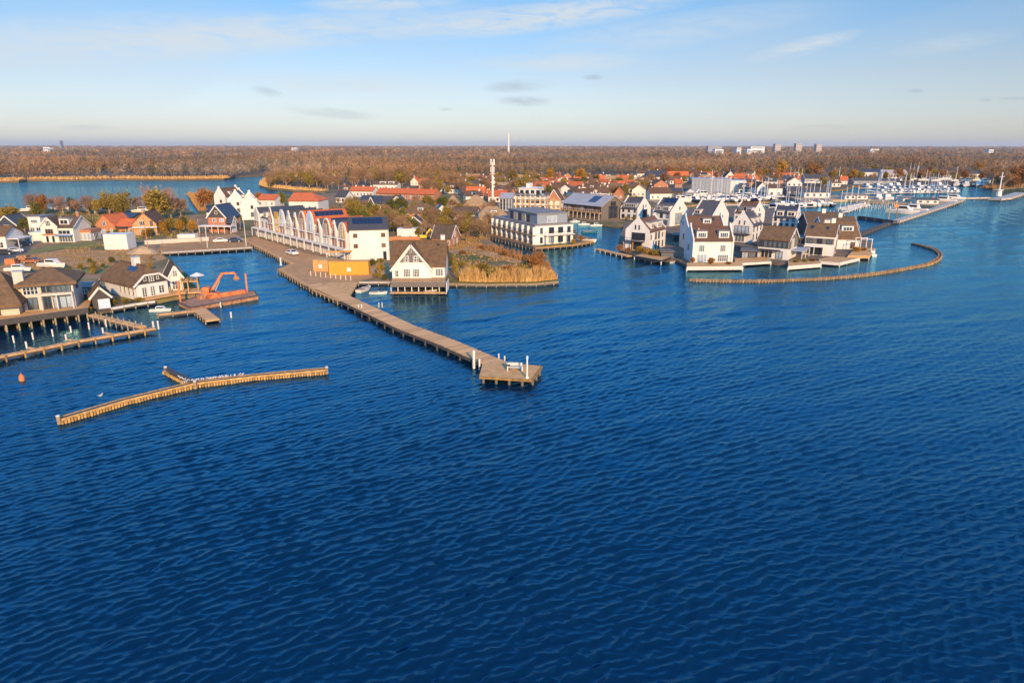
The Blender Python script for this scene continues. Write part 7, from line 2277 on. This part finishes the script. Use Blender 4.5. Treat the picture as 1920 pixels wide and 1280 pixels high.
def reeds(label, pts, n, hgt, jitter, cols, z=0.5, wd=(0.04, 0.1), seed=5):
    r_ = np.random.default_rng(seed)
    pts = np.array([tuple(p) for p in pts])
    seg = np.linalg.norm(np.diff(pts, axis=0), axis=1)
    cum = np.concatenate([[0], np.cumsum(seg)])
    s = r_.uniform(0, cum[-1], n)
    i = np.clip(np.searchsorted(cum, s) - 1, 0, len(seg) - 1)
    f = ((s - cum[i]) / seg[i])[:, None]
    p = pts[i] * (1 - f) + pts[i + 1] * f
    d = (pts[i + 1] - pts[i]) / seg[i][:, None]
    nrm = np.stack([-d[:, 1], d[:, 0], np.zeros(n)], axis=1)
    p = p + nrm * (r_.beta(1.1, 1.8, (n, 1)) * jitter * 1.25 - 0.12 * np.sin(p[:, :1] * 2.3) ** 2)
    p[:, 2] = z
    h = r_.uniform(hgt[0], hgt[1], (n, 1)) * (0.78 + 0.24 * np.sin(p[:, :1] * 1.1 + 2 * np.sin(p[:, 1:2] * 0.7)) + 0.18 * np.sin(p[:, :1] * 3.7))
    w = r_.uniform(wd[0], wd[1], (n, 1))
    a = r_.uniform(0, 3.14, n)
    sv = np.stack([np.cos(a), np.sin(a), np.zeros(n)], axis=1) * w
    tip = p + np.stack([r_.normal(0, 0.12, n), r_.normal(0, 0.12, n), np.ones(n)], axis=1) * h
    v = np.stack([p - sv, p + sv, tip], axis=1).reshape(-1, 3)
    c = np.array(cols)[r_.integers(0, len(cols), n)] * r_.uniform(0.75, 1.2, (n, 1))
    c = np.repeat(c[:, None, :], 3, axis=1).reshape(-1, 3)
    o = obj('reed_bed', raw_mesh('reed_bed', v, np.arange(len(v)).reshape(-1, 3), 'foliage', c))
    o['kind'] = 'stuff'
    o['label'] = label
    o['category'] = 'reeds'


RC = [(0.58, 0.32, 0.10), (0.50, 0.26, 0.08), (0.60, 0.38, 0.15)]
reeds('golden reed bed along the bank of the point', [G(x, y, 0.5) for x, y in ((862, 530), (900, 531.5), (960, 531), (1000, 530.5), (1044, 526))], 21000, (1.7, 3.3), 3.6, RC, 0.5)
reeds('orange-brown reeds on the inner bank of the point', [G(x, y, 0.5) for x, y in ((1043, 522), (1030, 503), (1015, 492), (985, 486), (940, 472), (905, 466))], 5000, (0.8, 2.2), 3.0, [(0.30, 0.14, 0.05), (0.36, 0.18, 0.07)], 0.7)
reeds('dry reed fringe along the far shore of the left lake', [G(x, y, 0.5) for x, y in ((-60, 342), (0, 341), (35, 340.5), (50, 338), (130, 338), (208, 336), (300, 337), (420, 336), (432, 334))], 16000, (1.5, 3.2), 14.0, RC, 0.5, (0.15, 0.4), 6)
reeds('dry reed fringe round the lake point', [G(x, y, 0.5) for x, y in ((500, 333.5), (488, 344), (486, 348), (500, 352), (550, 357), (600, 359.5))], 9000, (1.2, 2.6), 7.0, RC, 0.5, (0.12, 0.35), 7)
reeds('dry reed fringe on the spit by the inlet', [G(x, y, 0.5) for x, y in ((398, 366), (352, 365), (360, 378), (373, 397))], 4000, (1.0, 2.2), 3.0, [(0.48, 0.22, 0.06), (0.40, 0.22, 0.08)], 0.5, (0.08, 0.2), 8)
reeds('dry reeds at the right-hand shore by the beacon', [G(x, y, 0.5) for x, y in ((1862, 353), (1920, 349), (1990, 348))][::1], 6000, (1.2, 2.4), 8.0, [(0.40, 0.20, 0.06), (0.34, 0.18, 0.07)], 0.5, (0.12, 0.3), 9)

# rough grass and weeds over the open ground
def tufts(label, polys, n, hgt, cols, seed):
    r_ = np.random.default_rng(seed)
    P_ = []
    for poly, share in polys:
        pts = np.array([tuple(G(x, y, 0.83)) for x, y in poly])
        tri = np.array([tuple(t_) for t_ in tessellate_polygon([[Vector((p[0], p[1], 0)) for p in pts]])])
        a, b, c = pts[tri[:, 0]], pts[tri[:, 1]], pts[tri[:, 2]]
        ar = np.abs((b[:, 0] - a[:, 0]) * (c[:, 1] - a[:, 1]) - (b[:, 1] - a[:, 1]) * (c[:, 0] - a[:, 0]))
        k = r_.choice(len(tri), int(n * share), p=ar / ar.sum())
        u, v = r_.random((2, len(k), 1))
        f = (u + v > 1)
        u, v = np.where(f, 1 - u, u), np.where(f, 1 - v, v)
        P_.append(a[k] + (b[k] - a[k]) * u + (c[k] - a[k]) * v)
    p = np.concatenate(P_)
    keep = (np.sin(p[:, 0] * 0.45 + 1.3 * np.sin(p[:, 1] * 0.31)) * np.sin(p[:, 1] * 0.37) + r_.normal(0, 0.35, len(p))) > 0.0
    p = p[keep]
    n = len(p)
    h = r_.uniform(hgt[0], hgt[1], (n, 1))
    a = r_.uniform(0, 3.14, n)
    sv = np.stack([np.cos(a), np.sin(a), np.zeros(n)], axis=1) * r_.uniform(0.08, 0.28, (n, 1))
    tip = p + np.stack([r_.normal(0, 0.3, n), r_.normal(0, 0.3, n), np.ones(n)], axis=1) * h
    v = np.stack([p - sv, p + sv, tip], axis=1).reshape(-1, 3)
    c = np.repeat((np.array(cols)[r_.integers(0, len(cols), n)] * r_.uniform(0.7, 1.25, (n, 1)))[:, None, :], 3, axis=1).reshape(-1, 3)
    o = obj('rough_grass', raw_mesh('rough_grass', v, np.arange(len(v)).reshape(-1, 3), 'foliage', c))
    o['kind'] = 'stuff'
    o['label'] = label
    o['category'] = 'grass'


GC = [(0.20, 0.17, 0.04), (0.27, 0.19, 0.07), (0.14, 0.13, 0.03), (0.30, 0.20, 0.10)]
tufts('rough yellow grass and weeds on the left building plot', [([(0, 512), (60, 478), (185, 457), (300, 464), (312, 486), (240, 505), (120, 505)], 1.0)], 6000, (0.08, 0.32), [(0.27, 0.17, 0.07), (0.30, 0.18, 0.09), (0.20, 0.16, 0.04)], 21)
tufts('rough grass and low scrub in the gardens and on the point', [([(842, 522), (850, 478), (905, 462), (1000, 490), (1035, 515), (1000, 526)], 0.12), ([(735, 470), (740, 436), (900, 432), (915, 448), (900, 460), (840, 470)], 0.6)], 26000, (0.15, 0.6), [(0.30, 0.18, 0.07), (0.34, 0.20, 0.09), (0.24, 0.17, 0.05), (0.30, 0.16, 0.06)], 22)
tufts('garden scrub between the village houses', [([(640, 440), (640, 384), (930, 384), (920, 432), (740, 436)], 0.5), ([(930, 384), (930, 345), (1230, 345), (1160, 395), (1050, 400)], 0.5)], 30000, (0.5, 1.8), GC + [(0.22, 0.13, 0.06), (0.10, 0.10, 0.03)], 23)
tufts('thin grass on the left bank gardens', [([(60, 440), (60, 400), (340, 392), (380, 440), (300, 450)], 1.0)], 14000, (0.2, 0.9), GC, 24)

# ================================================================ haze over the whole place
HZ = bpy.data.materials.new('haze')
HZ.use_nodes = True
t = NT(HZ.node_tree)
pv = t.new('ShaderNodeVolumePrincipled')
pv.inputs['Color'].default_value = (0.93, 0.90, 0.86, 1)
pv.inputs['Density'].default_value = 0.000045
pv.inputs['Anisotropy'].default_value = 0.2
out = t.new('ShaderNodeOutputMaterial')
t.link(pv.outputs[0], out.inputs['Volume'])
M['haze'] = HZ
o = MB().box(-27000, 27000, -700, 27000, -2.5, 128).build('haze', 'haze')
o['kind'] = 'stuff'
o['label'] = 'thin pale haze in the air'
o['category'] = 'haze'


# ================================================================ ordinals for look-alikes: each label points to one thing
def nth(i):
    return '%d%s' % (i, 'th' if 10 <= i % 100 <= 20 else {1: 'st', 2: 'nd', 3: 'rd'}.get(i % 10, 'th'))


by = {}
for o_ in COL.objects:
    if o_.parent is None and o_.get('category') and o_.get('label') and o_.get('kind') is None:
        by.setdefault(o_['label'], []).append(o_)
for lab, L_ in by.items():
    if len(L_) < 2:
        continue
    c_, s_ = math.cos(PITCH), math.sin(PITCH)
    L_.sort(key=lambda q: q.location.x / (q.location.y * c_ - (q.location.z - CAM_H) * s_))
    for i, q in enumerate(L_):
        if len(lab.split()) <= 12:
            q['label'] = '%s, %s from the left' % (lab, nth(i + 1))
